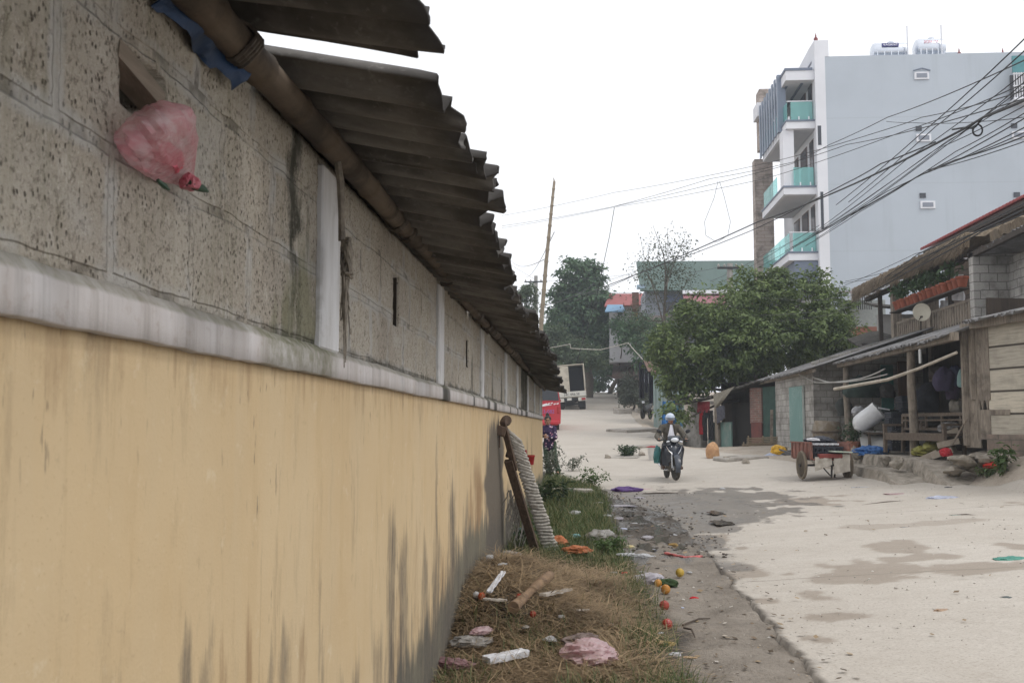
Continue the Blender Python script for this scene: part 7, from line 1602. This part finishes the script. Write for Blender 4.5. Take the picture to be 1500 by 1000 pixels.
def hcp(x, y, z): return HCM @ Vector((x, y, z))
BOTT = mat('bottle_crate_black', (.025, .028, .04), (.015, .017, .025), 8, .5); 
bc = thing('bottle_crate', 'dark crate of white-capped bottles riding in the red handcart', 'crate', tuple(hcp(.0, -.05, .46)), rad(6)); b = crate_mb(.62, .52, .26); b.build('crate_body', BOTT, bc, local=True)
for i in range(5):
    for j in range(4):
        b = MB(); b.lathe([(.032, 0), (.032, .17), (.014, .23), (.014, .27), (0, .27)], (-.23 + i * .115, -.18 + j * .12, .025), 8); o = b.build('bottle', DGLASS, bc, True, local=True); b = MB(); b.lathe([(.021, .262), (.021, .30), (0, .302)], (-.23 + i * .115, -.18 + j * .12, .025), 8); b.build('cap', WHITECL, o, local=True)
b = MB(); b.box((0, 0, .05), (.50, .14, .09), bev=.01); o = b.build('red_box', mat('brick_red_box', (.24, .06, .05), (.17, .045, .04), 5), None, local=True); o.location = hcp(-.02, -.42, .47); o.rotation_euler = (0, 0, rad(6)); tag(o, 'low brick-red box at the back of the handcart below the bottles', 'box')
b = MB(); crumple(b, hcp(.05, .45, .80), (.32, .32, .12), 44, .5); one('black_sheet', b, BOTT, 'black plastic sheet bundled over the front half of the handcart load', 'sheet', smooth=True)
b = MB(); crumple(b, hcp(-.22, .05, .86), (.14, .10, .035), 45, .5); one('white_scrap', b, WHITECL, 'white scrap of plastic lying on the handcart load', 'scrap', smooth=True)
SACKC = mat('pale_sacking', (.50, .46, .40), (.38, .345, .30), 8, bump=.4)
for x0, x1, z0, dz0, dz1, lb, sd in ((-.36, .0, .50, .30, .16, 'beige sack draped over the left of the handcart tail', 2), (.05, .40, .56, .42, .36, 'pale sack hanging down at the right of the handcart tail', 5)):
    a0, a1 = hcp(x0, -.46, z0), hcp(x1, -.46, z0); one('draped_sack', cloth(a0, a1, dz0, dz1, sd, 1.4, .035, Vector((-.3, -.95, 0))), SACKC, lb, 'sack', smooth=True)
a0, a1 = hcp(.0, -.44, .62), hcp(.42, -.40, .60); b = MB(); b.bar(a0, a1, .25, .03); one('green_board', b, mat('pale_green_board', (.40, .50, .36), (.55, .58, .52), 6), 'pale green folded cover lying on the tail of the handcart', 'cover')
p = at(1490, 682, 19.3); p.z = gz(p.x, p.y); b = MB(); b.box((p.x + .15, p.y, p.z + .10), (.62, .4, .22), (.05, .04, .3), bev=.03); one('foam_box', b, mat('blue_white_foam', (.62, .64, .74), (.54, .56, .66), 6), 'blue-white foam box lying at the right edge of the road', 'box')
b = MB(); q = ground(1462, 686); crumple(b, q + Vector((0, 0, .04)), (.25, .14, .07), 91, .6); one('red_cloth', b, mat('bright_red_cloth', (.55, .04, .03), (.45, .03, .02), 8), 'bright red cloth lying on the ground left of the foam box', 'cloth', smooth=True)

# ================================================================ litter on the verge and road
def onground(px, py): return ground(px, py)
WPL = plastic('white_bag_plastic', (.66, .66, .67), (.52, .52, .53), .95); PINKB = plastic('pale_pink_plastic', (.62, .40, .42), (.66, .52, .52), .93); GREYB = plastic('grey_plastic', (.44, .42, .39), (.33, .31, .29), .95)
LILAC = plastic('lilac_plastic', (.48, .44, .50), (.62, .60, .62), .9); PURP = plastic('purple_plastic', (.16, .07, .30), (.10, .04, .20), .97); TURQ = plastic('turquoise_plastic', (.13, .42, .33), (.08, .30, .24), .95); BLUEW = plastic('blue_white_plastic', (.58, .62, .78), (.66, .68, .76), .96)
def lump(name, px, py, wpx, asp, hgt, m, label, cat, seed, rz=0.0, amp=.6):
    p = onground(px, py); k = p.y / F; r = wpx * k / 2; up = .07 if (p.x < .55 and p.y < 11) else (.05 if p.x < .6 else 0)
    b = MB(); crumple(b, p + Vector((0, 0, hgt * r * .35 + up)), (r, r * asp, r * hgt), seed, amp, 0, *((110, 56) if wpx > 50 else (44, 22)), rot=(0, 0, rz)); return one(name, b, m, label, cat, smooth=True)
lump('plastic_bag', 862, 982, 74, 1.0, .46, PINKB, 'large crumpled pale pink plastic bag at the bottom of the straw verge', 'plastic bag', 101)
lump('brown_wrapper', 850, 960, 62, .42, .34, plastic('brown_paper', (.26, .19, .165), (.17, .12, .10), .98), 'crumpled brown paper beside the large pink bag', 'wrapper', 102, .5)
lump('grey_rag', 693, 960, 54, .7, .32, GREYB, 'crumpled grey plastic rag on the straw near the wall', 'rag', 103, .2)
lump('pink_rag', 706, 943, 40, .5, .3, PINKB, 'small pinkish rag touching the grey plastic rag', 'rag', 104, .7)
lump('dusky_rag', 662, 992, 60, .6, .25, plastic('dusky_pink', (.36, .20, .21), (.25, .15, .155), .97), 'dusky pink rag against the wall at the bottom of the picture', 'rag', 105, -.2)
lump('white_bag', 880, 795, 40, .8, .5, GREYB, 'greyish white plastic bag among green weeds on the verge', 'plastic bag', 106)
lump('vegetable_bag', 951, 852, 44, .7, .42, LILAC, 'lilac-white plastic bag spilling vegetables at the concrete edge', 'plastic bag', 107, .2)
lump('greens', 976, 857, 30, .7, .45, mat('dark_greens', (.035, .065, .02), (.02, .035, .014), 14, bump=.8), 'bunch of dark green leaves beside the lilac bag', 'vegetable', 108)
lump('white_bag', 944, 816, 28, .7, .28, WPL, 'white plastic bag lying on the dark mud', 'plastic bag', 109); lump('white_scrap', 916, 820, 24, .4, .22, WPL, 'thin white scrap left of the white bag on the mud', 'scrap', 110, .1)
lump('purple_bag', 920, 720, 40, .5, .28, PURP, 'flat purple plastic bag at the edge of the grass, left of the motorcycle', 'plastic bag', 111); lump('pink_scrap', 952, 717, 26, .4, .1, PINKB, 'pale pink scrap right of the purple bag', 'scrap', 112)
lump('white_sheet', 908, 741, 46, .5, .06, LILAC, 'flat whitish plastic sheet on the mud below the purple bag', 'sheet', 113, -.1); lump('white_scrap', 876, 741, 14, .4, .2, WPL, 'small white scrap at the grass edge left of the flat sheet', 'scrap', 114)
lump('blue_white_bag', 1382, 731, 44, .5, .16, BLUEW, 'blue-white plastic bag flat on the pale road', 'plastic bag', 115); lump('white_rag', 1262, 715, 26, .6, .14, WPL, 'white rag on the road below the handcart', 'rag', 116); lump('pink_sheet', 1322, 724, 50, .5, .05, PINKB, 'flat pinkish sheet on the road between the handcart and the blue-white bag', 'sheet', 117)
lump('turquoise_bag', 1480, 822, 44, .55, .22, TURQ, 'turquoise plastic bag on the road near the right edge', 'plastic bag', 118); lump('grey_cloth', 1474, 878, 20, .8, .35, mat('dark_grey_cloth', (.11, .125, .12), (.06, .07, .07), 9), 'dark grey crumpled cloth on the road below the turquoise bag', 'cloth', 119); lump('grey_cloth', 1489, 879, 10, .9, .3, mat('dark_grey_cloth', (.11, .125, .12)), 'tiny grey cloth scrap right of the dark grey cloth', 'cloth', 120)
lump('tan_paper', 1379, 897, 26, .6, .3, plastic('tan_paper', (.52, .36, .24), (.42, .29, .20), .98), 'crumpled tan paper on the road in the lower right', 'paper', 121, .3); lump('tan_paper', 1454, 808, 18, .8, .25, plastic('tan_paper', (.52, .36, .24), (.4, .3, .2), .98), 'crumpled tan paper left of the wet patch near the right edge', 'paper', 122); lump('tan_paper', 1362, 919, 8, .8, .3, plastic('tan_paper', (.5, .36, .24), (.4, .3, .2), .98), 'tiny tan paper scrap lowest on the road', 'paper', 123)
lump('grey_wrapper', 1326, 774, 26, .3, .14, mat('slate_wrapper', (.22, .23, .24), (.13, .135, .14), 8), 'flat slate-grey wrapper in the middle of the road', 'wrapper', 124); lump('dark_scrap', 1390, 715, 12, .5, .3, mat('dark_scrap', (.05, .05, .055)), 'small dark scrap on the road above the blue-white bag', 'scrap', 125); lump('dark_scrap', 1490, 777, 12, .5, .3, mat('dark_scrap', (.05, .05, .055)), 'small dark scrap at the right edge of the road', 'scrap', 126)
lump('green_white_sheet', 1418, 755, 46, .3, .05, plastic('pale_green_plastic', (.48, .54, .48), (.38, .44, .4), .97), 'long pale green sheet flat on the road', 'sheet', 127); lump('pink_strip', 1404, 803, 34, .12, .06, PINKB, 'thin pink strip on the road', 'strip', 128); lump('brown_scrap', 1298, 845, 18, .3, .2, mat('dark_scrap', (.05, .05, .055)), 'dark twiggy scrap on the wet patches of the road', 'scrap', 129, -.3)
lump('paper_cup', 1059, 718, 9, .8, .7, WPL, 'small white crumpled cup on the road in front of the motorcycle', 'cup', 130, amp=.3)
lump('orange_peel_heap', 813, 803, 30, .8, .5, mat('orange_peel', (.42, .14, .05), (.24, .075, .03), 16, .6, .6), 'heap of bright orange peel at the foot of the rope frame', 'peel', 131, amp=.9); lump('orange_peel', 845, 818, 36, .5, .35, mat('orange_peel', (.52, .16, .05)), 'scattered orange peel mixed with grey cloth on the straw', 'peel', 132, .2, .9); lump('grey_cloth_scrap', 852, 816, 18, .6, .5, GREYB, 'grey cloth scrap on top of the scattered orange peel', 'cloth', 133)
lump('white_tissue', 989, 971, 18, .7, .3, WPL, 'white tissue on the old concrete at the bottom', 'tissue', 134); lump('yellow_peel', 974, 955, 28, .5, .25, mat('yellow_peel', (.40, .30, .12), (.28, .21, .09), 12), 'dull yellow peel beside the straw at the bottom', 'peel', 135, -.3); lump('dead_leaf', 1010, 963, 20, .4, .16, mat('tan_leaf', (.42, .30, .18), (.3, .2, .12), 10), 'tan dead leaf on the old concrete', 'leaf', 136, -.2); lump('red_scrap', 1017, 877, 12, .4, .4, mat('bright_red_scrap', (.5, .02, .03)), 'bright red scrap at the road edge', 'scrap', 137)
lump('white_wrapper', 717, 831, 11, .9, .9, WPL, 'small white wrapper against the wall on the straw crest', 'wrapper', 138, amp=.4); lump('white_rubbish', 748, 823, 30, .5, .3, GREYB, 'pale rubbish on the straw crest behind the white wrapper', 'rubbish', 139); lump('blue_scrap', 760, 788, 16, .6, .8, mat('dull_blue_scrap', (.06, .12, .17)), 'dull blue rag at the foot of the rope fringe', 'rag', 140); lump('teal_scrap', 842, 792, 16, .6, .4, mat('pale_teal_scrap', (.2, .36, .36)), 'pale teal scrap in the weeds by the grey bag', 'scrap', 141); lump('white_scrap', 842, 757, 16, .5, .4, WPL, 'white scrap lying in the green grass', 'scrap', 142)
lump('white_scrap', 804, 861, 7, .8, .7, WPL, 'tiny white scrap on the straw above the bamboo club', 'scrap', 143); lump('white_scrap', 806, 954, 20, .4, .4, WPL, 'narrow white scrap on the lower straw', 'scrap', 144); lump('white_scrap', 822, 919, 9, .8, .5, WPL, 'small white scrap in the middle of the lower straw', 'scrap', 145); lump('yellow_wrapper', 923, 803, 14, .5, .5, mat('yellow_wrapper', (.55, .36, .05), (.5, .5, .4), 9), 'small yellow and white wrapper on the mud', 'wrapper', 146); lump('brown_wrapper', 985, 799, 14, .5, .4, mat('brown_yellow', (.33, .22, .07), (.2, .12, .05), 9), 'brownish wrapper on the mud above the red tray', 'wrapper', 147)
# flat foam piece, tray, sticks, bamboo club, spoon-like strip
def lbar(name, x0, y0, x1, y1, w_, h_, m, label, cat, up=.02):
    a, c_ = onground(x0, y0), onground(x1, y1); b = MB(); d_ = (c_ - a); L_ = d_.length; k = 8
    def fn(u, v): 
        s = a + d_ * u + Vector((0, 0, up + (.06 if a.x < .5 else 0) + .008 * fbm(u * 6, v * 3, x0))); n_ = Vector((-d_.y, d_.x, 0)).normalized(); return s + n_ * ((v - .5) * w_ * (1 + .3 * fbm(u * 4, v * 2, y0)))
    b.sheet(fn, 12, 4, h_); return one(name, b, m, label, cat)
lbar('foam_piece', 712, 990, 770, 978, .085, .035, mat('white_foam', (.66, .67, .70), (.56, .56, .58), 8, .7), 'broken piece of white foam on the straw at the bottom', 'foam', .05)
lbar('silver_strip', 716, 892, 737, 861, .035, .012, mat('silvery_strip', (.60, .60, .63), (.45, .45, .47), 9, .4), 'silvery white strip standing out of the straw near the wall', 'strip', .06)
lbar('bark_strip', 708, 898, 742, 900, .03, .012, mat('pale_bark', (.46, .42, .37), (.34, .30, .26), 9), 'pale curved bark strip below the silvery strip', 'bark', .04); lbar('bark_strip', 795, 893, 834, 883, .05, .018, mat('pale_bark', (.46, .42, .37)), 'pale bark strip just right of the bamboo club', 'bark', .05); lbar('bark_strip', 846, 914, 862, 913, .02, .01, mat('pale_bark', (.46, .42, .37)), 'thin pale splinter right of the middle straw', 'bark', .04)
a, c_ = onground(752, 912), onground(805, 870); b = MB(); dd = c_ - a; a = a + Vector((0, 0, .07)); c_ = c_ + Vector((0, 0, .07))
b.tube([a + Vector((0, 0, .03)), a + dd * .25 + Vector((0, 0, .04)), a + dd * .5 + Vector((0, 0, .055)), a + dd * .53 + Vector((0, 0, .055)), a + dd * .8 + Vector((0, 0, .06)), c_ + Vector((0, 0, .065))], [.040, .032, .028, .036, .040, .037], 12)
one('bamboo_club', b, mat('brown_bamboo', (.25, .165, .10), (.12, .08, .055), 6, stretch=(2, 2, 2)), 'brown length of thick bamboo lying across the straw', 'bamboo', smooth=True)
lbar('red_tray', 975, 812, 1003, 819, .03, .02, mat('salmon_plastic', (.55, .14, .13), (.45, .10, .10), 9, .5), 'salmon red plastic strip lying on the mud, pointing at the road', 'strip', .03); lbar('red_tray', 1003, 819, 1028, 817, .03, .02, mat('salmon_plastic', (.55, .14, .13)), 'shorter salmon strip joined to the end of the salmon red one', 'strip', .03)
for k, (x0, y0, x1, y1, lb) in enumerate(((942, 724, 1010, 723, 'long dark stick lying on the mud in front of the motorcycle'), (1000, 918, 1040, 908, 'thin twig on the old concrete by the tomatoes'), (1002, 922, 1018, 936, 'short dark twig crossing below the thin twig'), (1262, 741, 1330, 734, 'long thin twig on the road left of the blue-white bag'), (1390, 756, 1440, 757, 'thin twig beside the long pale green sheet'))):
    a, c_ = onground(x0, y0), onground(x1, y1); b = MB(); b.tube([a + Vector((0, 0, .015)), a.lerp(c_, .5) + Vector((.02, .03, .03)), c_ + Vector((0, 0, .015))], [.014, .012, .006] if k in (0,) else [.008, .007, .004], 6); one('twig', b, mat('dark_twig', (.09, .07, .055), (.06, .045, .035), 9), lb, 'twig')
def fruit(px, py, r_, m, label, name, cat):
    p = onground(px, py); p.z += .05 if p.x < .4 else 0; b = MB(); b.lathe([(0, .12 * r_), (.5 * r_, .0), (.92 * r_, .45 * r_), (r_, .95 * r_), (.85 * r_, 1.5 * r_), (.45 * r_, 1.82 * r_), (.1 * r_, 1.78 * r_), (0, 1.70 * r_)], (p.x, p.y, p.z - .1 * r_), 18, (.2, .15, 0)); o = thing(name, label, cat, (p.x, p.y, p.z)); b.build('flesh', m, o, True)
    b = MB(); b.tube([(p.x, p.y, p.z + 1.55 * r_), (p.x + .003, p.y, p.z + 1.9 * r_)], .003, 5); b.build('stalk', mat('dry_stalk', (.10, .10, .04)), o)
TOM = mat('tomato_red', (.34, .02, .014), (.24, .018, .012), 6, .25, 0, spec=.5)
fruit(976, 920, .040, TOM, 'red tomato nearest the bottom on the old concrete', 'tomato', 'tomato'); fruit(972, 892, .040, mat('dull_tomato', (.32, .05, .03), (.25, .035, .025), 8, .5), 'duller red tomato on the old concrete behind the bright one', 'tomato', 'tomato')
fruit(995, 843, .042, mat('yellow_fruit', (.46, .31, .05), (.34, .22, .04), 6, .4), 'yellow round fruit on the concrete at the road edge', 'yellow_fruit', 'fruit'); fruit(974, 868, .042, mat('orange_fruit', (.44, .20, .03), (.34, .14, .02), 6, .4), 'orange fruit in front of the dark green leaves', 'orange_fruit', 'fruit'); fruit(963, 858, .036, mat('orange_fruit', (.56, .24, .02)), 'smaller orange fruit half inside the lilac bag', 'orange_fruit', 'fruit')
fruit(705, 888, .026, mat('orange_red_fruit', (.42, .09, .03), (.33, .07, .03), 6, .4), 'orange-red fruit against the wall beside the silvery strip', 'fruit', 'fruit'); fruit(760, 888, .022, mat('dull_tomato', (.32, .05, .03)), 'dull red fruit sunk in the straw above the bamboo club', 'fruit', 'fruit'); fruit(780, 914, .022, mat('dull_tomato', (.32, .05, .03)), 'dull red fruit below the bamboo club', 'fruit', 'fruit'); fruit(697, 885, .022, WPL, 'white round scrap of foam beside the orange-red fruit', 'foam_ball', 'foam')
# pebbles and crumbs: nobody could count them
r_ = np.random.RandomState(77); b = MB(); k = 0
while k < 700:
    px, py = r_.uniform(860, 1500), 700 + 300 * r_.uniform() ** 1.4; p = ground(px, py)
    if p.x < .45: continue
    s = r_.uniform(.003, .008) * (1 + (p.y > 9) * .5) * (2.0 if r_.uniform() < .05 else 1); b.blob((p.x, p.y, p.z + (.022 if p.x > edgeL(p.y) else -.002) + s * .2), (s, s * r_.uniform(.6, 1), s * .55), k, .5, 1.5, 6, 4); k += 1
t = NT('grit'); c = t.mix(t.ramp(t.rnd(), [(.0, 0), (1, 1)]), (.24, .21, .18), (.56, .53, .48)); t.color(c); GRIT = t.m
o = b.build('gravel', GRIT, None); tag(o, kind='stuff')

b = MB(); k = 0; r_ = np.random.RandomState(78)
while k < 700:
    Yc = r_.uniform(11.3, 22); Xc = r_.uniform(.35, edgeL(Yc) + (.25 if r_.uniform() < .6 else interp(Yc, [(12, .2), (14, .6), (18.5, 2.2), (21, 1.8), (22, .8)])))
    s = r_.uniform(.006, .022) * (1.6 if r_.uniform() < .08 else 1); b.blob((Xc, Yc, max(gzz(Xc, Yc), gz(Xc, Yc) + .02 if Xc > edgeL(Yc) else -9) + s * .15), (s, s * r_.uniform(.6, 1.2), s * .5), k, .6, 1.6, 7, 5); k += 1
t = NT('wet_mud_clod'); c = t.mix(t.rnd(), (.04, .033, .027), (.14, .12, .10)); t.color(c); t.rough(.7)
tag(b.build('mud', t.m, None, True), kind='stuff')
for k, (px, py, w_, m_, lb) in enumerate(((930, 768, 14, WPL, 'white scrap half sunk in the dark mud'), (948, 788, 22, LILAC, 'flat lilac plastic on the mud above the white bag'), (968, 770, 16, GREYB, 'grey plastic scrap in the wet mud'), (912, 775, 12, BLUEW, 'bluish scrap at the grass edge by the mud'), (985, 785, 18, WPL, 'pale plastic strip above the salmon strip'), (958, 806, 12, BLUEW, 'small bluish scrap left of the salmon strip'), (940, 838, 12, GREYB, 'grey scrap above the lilac bag'), (905, 760, 16, LILAC, 'lilac scrap at the edge of the tall grass'), (1010, 838, 10, WPL, 'tiny white scrap on the old concrete by the yellow fruit'), (936, 730, 16, LILAC, 'pale lilac scrap below the purple bag'), (968, 938, 9, WPL, 'tiny white scrap left of the yellow peel'), (1000, 890, 7, BLUEW, 'tiny blue scrap near the road edge'), (900, 850, 12, GREYB, 'grey scrap at the edge of the straw'), (736, 840, 14, WPL, 'white scrap on the straw crest below the rope fringe'), (770, 935, 16, GREYB, 'grey rag sunk in the lower straw'), (890, 760, 12, WPL, 'white scrap hidden in the tall grass'), (915, 850, 9, mat('bright_red_scrap', (.5, .02, .03)), 'small red scrap on the straw margin'), (895, 930, 12, PINKB, 'pink scrap among the green grass at lower right of the straw'))):
    lump('plastic_scrap', px, py, w_, .6, .25, m_, lb, 'scrap', 200 + k, k)

# dead leaves and crumbs strewn on the old concrete and the road edge
r_ = np.random.RandomState(79); P_ = []
while len(P_) < 900:
    y = 5.2 + 20 * r_.uniform() ** 1.6; x = r_.uniform(.35, edgeL(y) + .3) if r_.uniform() < .72 else r_.uniform(1.2, 6)
    P_.append((x, y, max(gzz(x, y), gz(x, y) + .03 if x > edgeL(y) else -9) + .008))
P_ = np.array(P_); n = len(P_); az = r_.uniform(0, 6.28, n); L_ = r_.uniform(.012, .05, n) * (1 + .03 * P_[:, 1]); d_ = np.stack([np.cos(az), np.sin(az), r_.uniform(-.15, .3, n)], 1); s_ = np.stack([-np.sin(az), np.cos(az), r_.uniform(-.2, .2, n)], 1); w_ = L_ * r_.uniform(.15, .5, n)
V = np.stack([P_, P_ + d_ * L_[:, None] * .5 + s_ * w_[:, None], P_ + d_ * L_[:, None], P_ + d_ * L_[:, None] * .5 - s_ * w_[:, None]], 1).reshape(-1, 3); i = np.arange(n)[:, None] * 4
t = NT('dead_leaf_mix'); c = t.ramp(t.rnd(), [(0, (.06, .045, .03)), (.45, (.14, .10, .065)), (.8, (.30, .22, .13)), (1, (.45, .42, .38))]); t.color(c)
tag(npmesh('leaves', V, np.concatenate([i + np.array([[0, 1, 2]]), i + np.array([[0, 2, 3]])], 0), t.m), kind='stuff')

# standing water in the muddy gutter
t = NT('muddy_water'); t.color((.085, .073, .06)); t.rough(.10); t.b.inputs['Specular IOR Level'].default_value = .5; t.b.inputs['IOR'].default_value = 1.33; t.bump(t.noise(t.pos, 9, 2), .04, .005); WATER = t.m
for k, (px, py, rx, ry) in enumerate(((1050, 753, 12, 2.6), (1056, 768, 17, 3), (932, 763, 22, 7), (950, 778, 26, 8), (915, 752, 16, 4), (962, 792, 18, 6), (990, 800, 16, 4), (946, 803, 14, 6))):
    x, y, a_, b_ = blot(px, py, rx, ry); n = 40; rim = []
    for i in range(n):
        an = 6.2832 * i / n; q = 1 + .55 * fbm(math.cos(an) * 1.6 + k * 3, math.sin(an) * 1.6, k)
        rim.append((x + a_ * q * math.cos(an), y + b_ * q * math.sin(an)))
    zz_ = sorted(max(gzz(X_, Y_), gz(X_, Y_) + .026 if X_ > edgeL(Y_) - .1 else -9) for X_, Y_ in rim[::2] + [(x, y)]); zl_ = zz_[int(len(zz_) * .6)]
    b = MB(); b.add([(X_, Y_, zl_) for X_, Y_ in rim], [tuple(range(n))]); o = b.build('puddle', WATER, None); tag(o, 'shallow muddy puddle in the gutter between the grass and the road', None, None, 'structure')
# clutter in the gloom of the porch
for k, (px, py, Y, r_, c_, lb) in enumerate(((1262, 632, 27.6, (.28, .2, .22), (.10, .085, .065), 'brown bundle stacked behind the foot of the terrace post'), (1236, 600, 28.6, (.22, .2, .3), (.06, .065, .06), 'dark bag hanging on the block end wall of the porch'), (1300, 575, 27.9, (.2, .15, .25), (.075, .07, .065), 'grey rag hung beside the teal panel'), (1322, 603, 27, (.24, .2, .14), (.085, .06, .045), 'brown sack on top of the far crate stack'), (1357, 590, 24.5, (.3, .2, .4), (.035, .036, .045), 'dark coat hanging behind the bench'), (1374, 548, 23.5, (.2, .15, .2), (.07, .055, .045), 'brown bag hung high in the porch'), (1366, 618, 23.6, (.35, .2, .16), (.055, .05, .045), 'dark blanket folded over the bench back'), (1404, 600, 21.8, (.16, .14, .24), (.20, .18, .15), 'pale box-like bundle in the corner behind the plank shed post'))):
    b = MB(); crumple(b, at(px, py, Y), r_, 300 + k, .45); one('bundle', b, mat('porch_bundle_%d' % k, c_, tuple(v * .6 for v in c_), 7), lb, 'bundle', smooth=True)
# ================================================================ haze over the valley
b = MB(); b.box((50, 445, 12), (720, 922, 32)); hz_ = b.build('haze', None if False else mat('haze_air', (1, 1, 1)), None); hz_['kind'] = 'stuff'
hm_ = bpy.data.materials.new('haze_volume'); hm_.use_nodes = True; nt_ = hm_.node_tree; nt_.nodes.remove(nt_.nodes['Principled BSDF'])
pv = nt_.nodes.new('ShaderNodeVolumePrincipled'); pv.inputs['Color'].default_value = (.80, .87, .95, 1); pv.inputs['Density'].default_value = .0010; pv.inputs['Anisotropy'].default_value = .2
nt_.links.new(pv.outputs[0], nt_.nodes['Material Output'].inputs['Volume']); hz_.data.materials.clear(); hz_.data.materials.append(hm_)
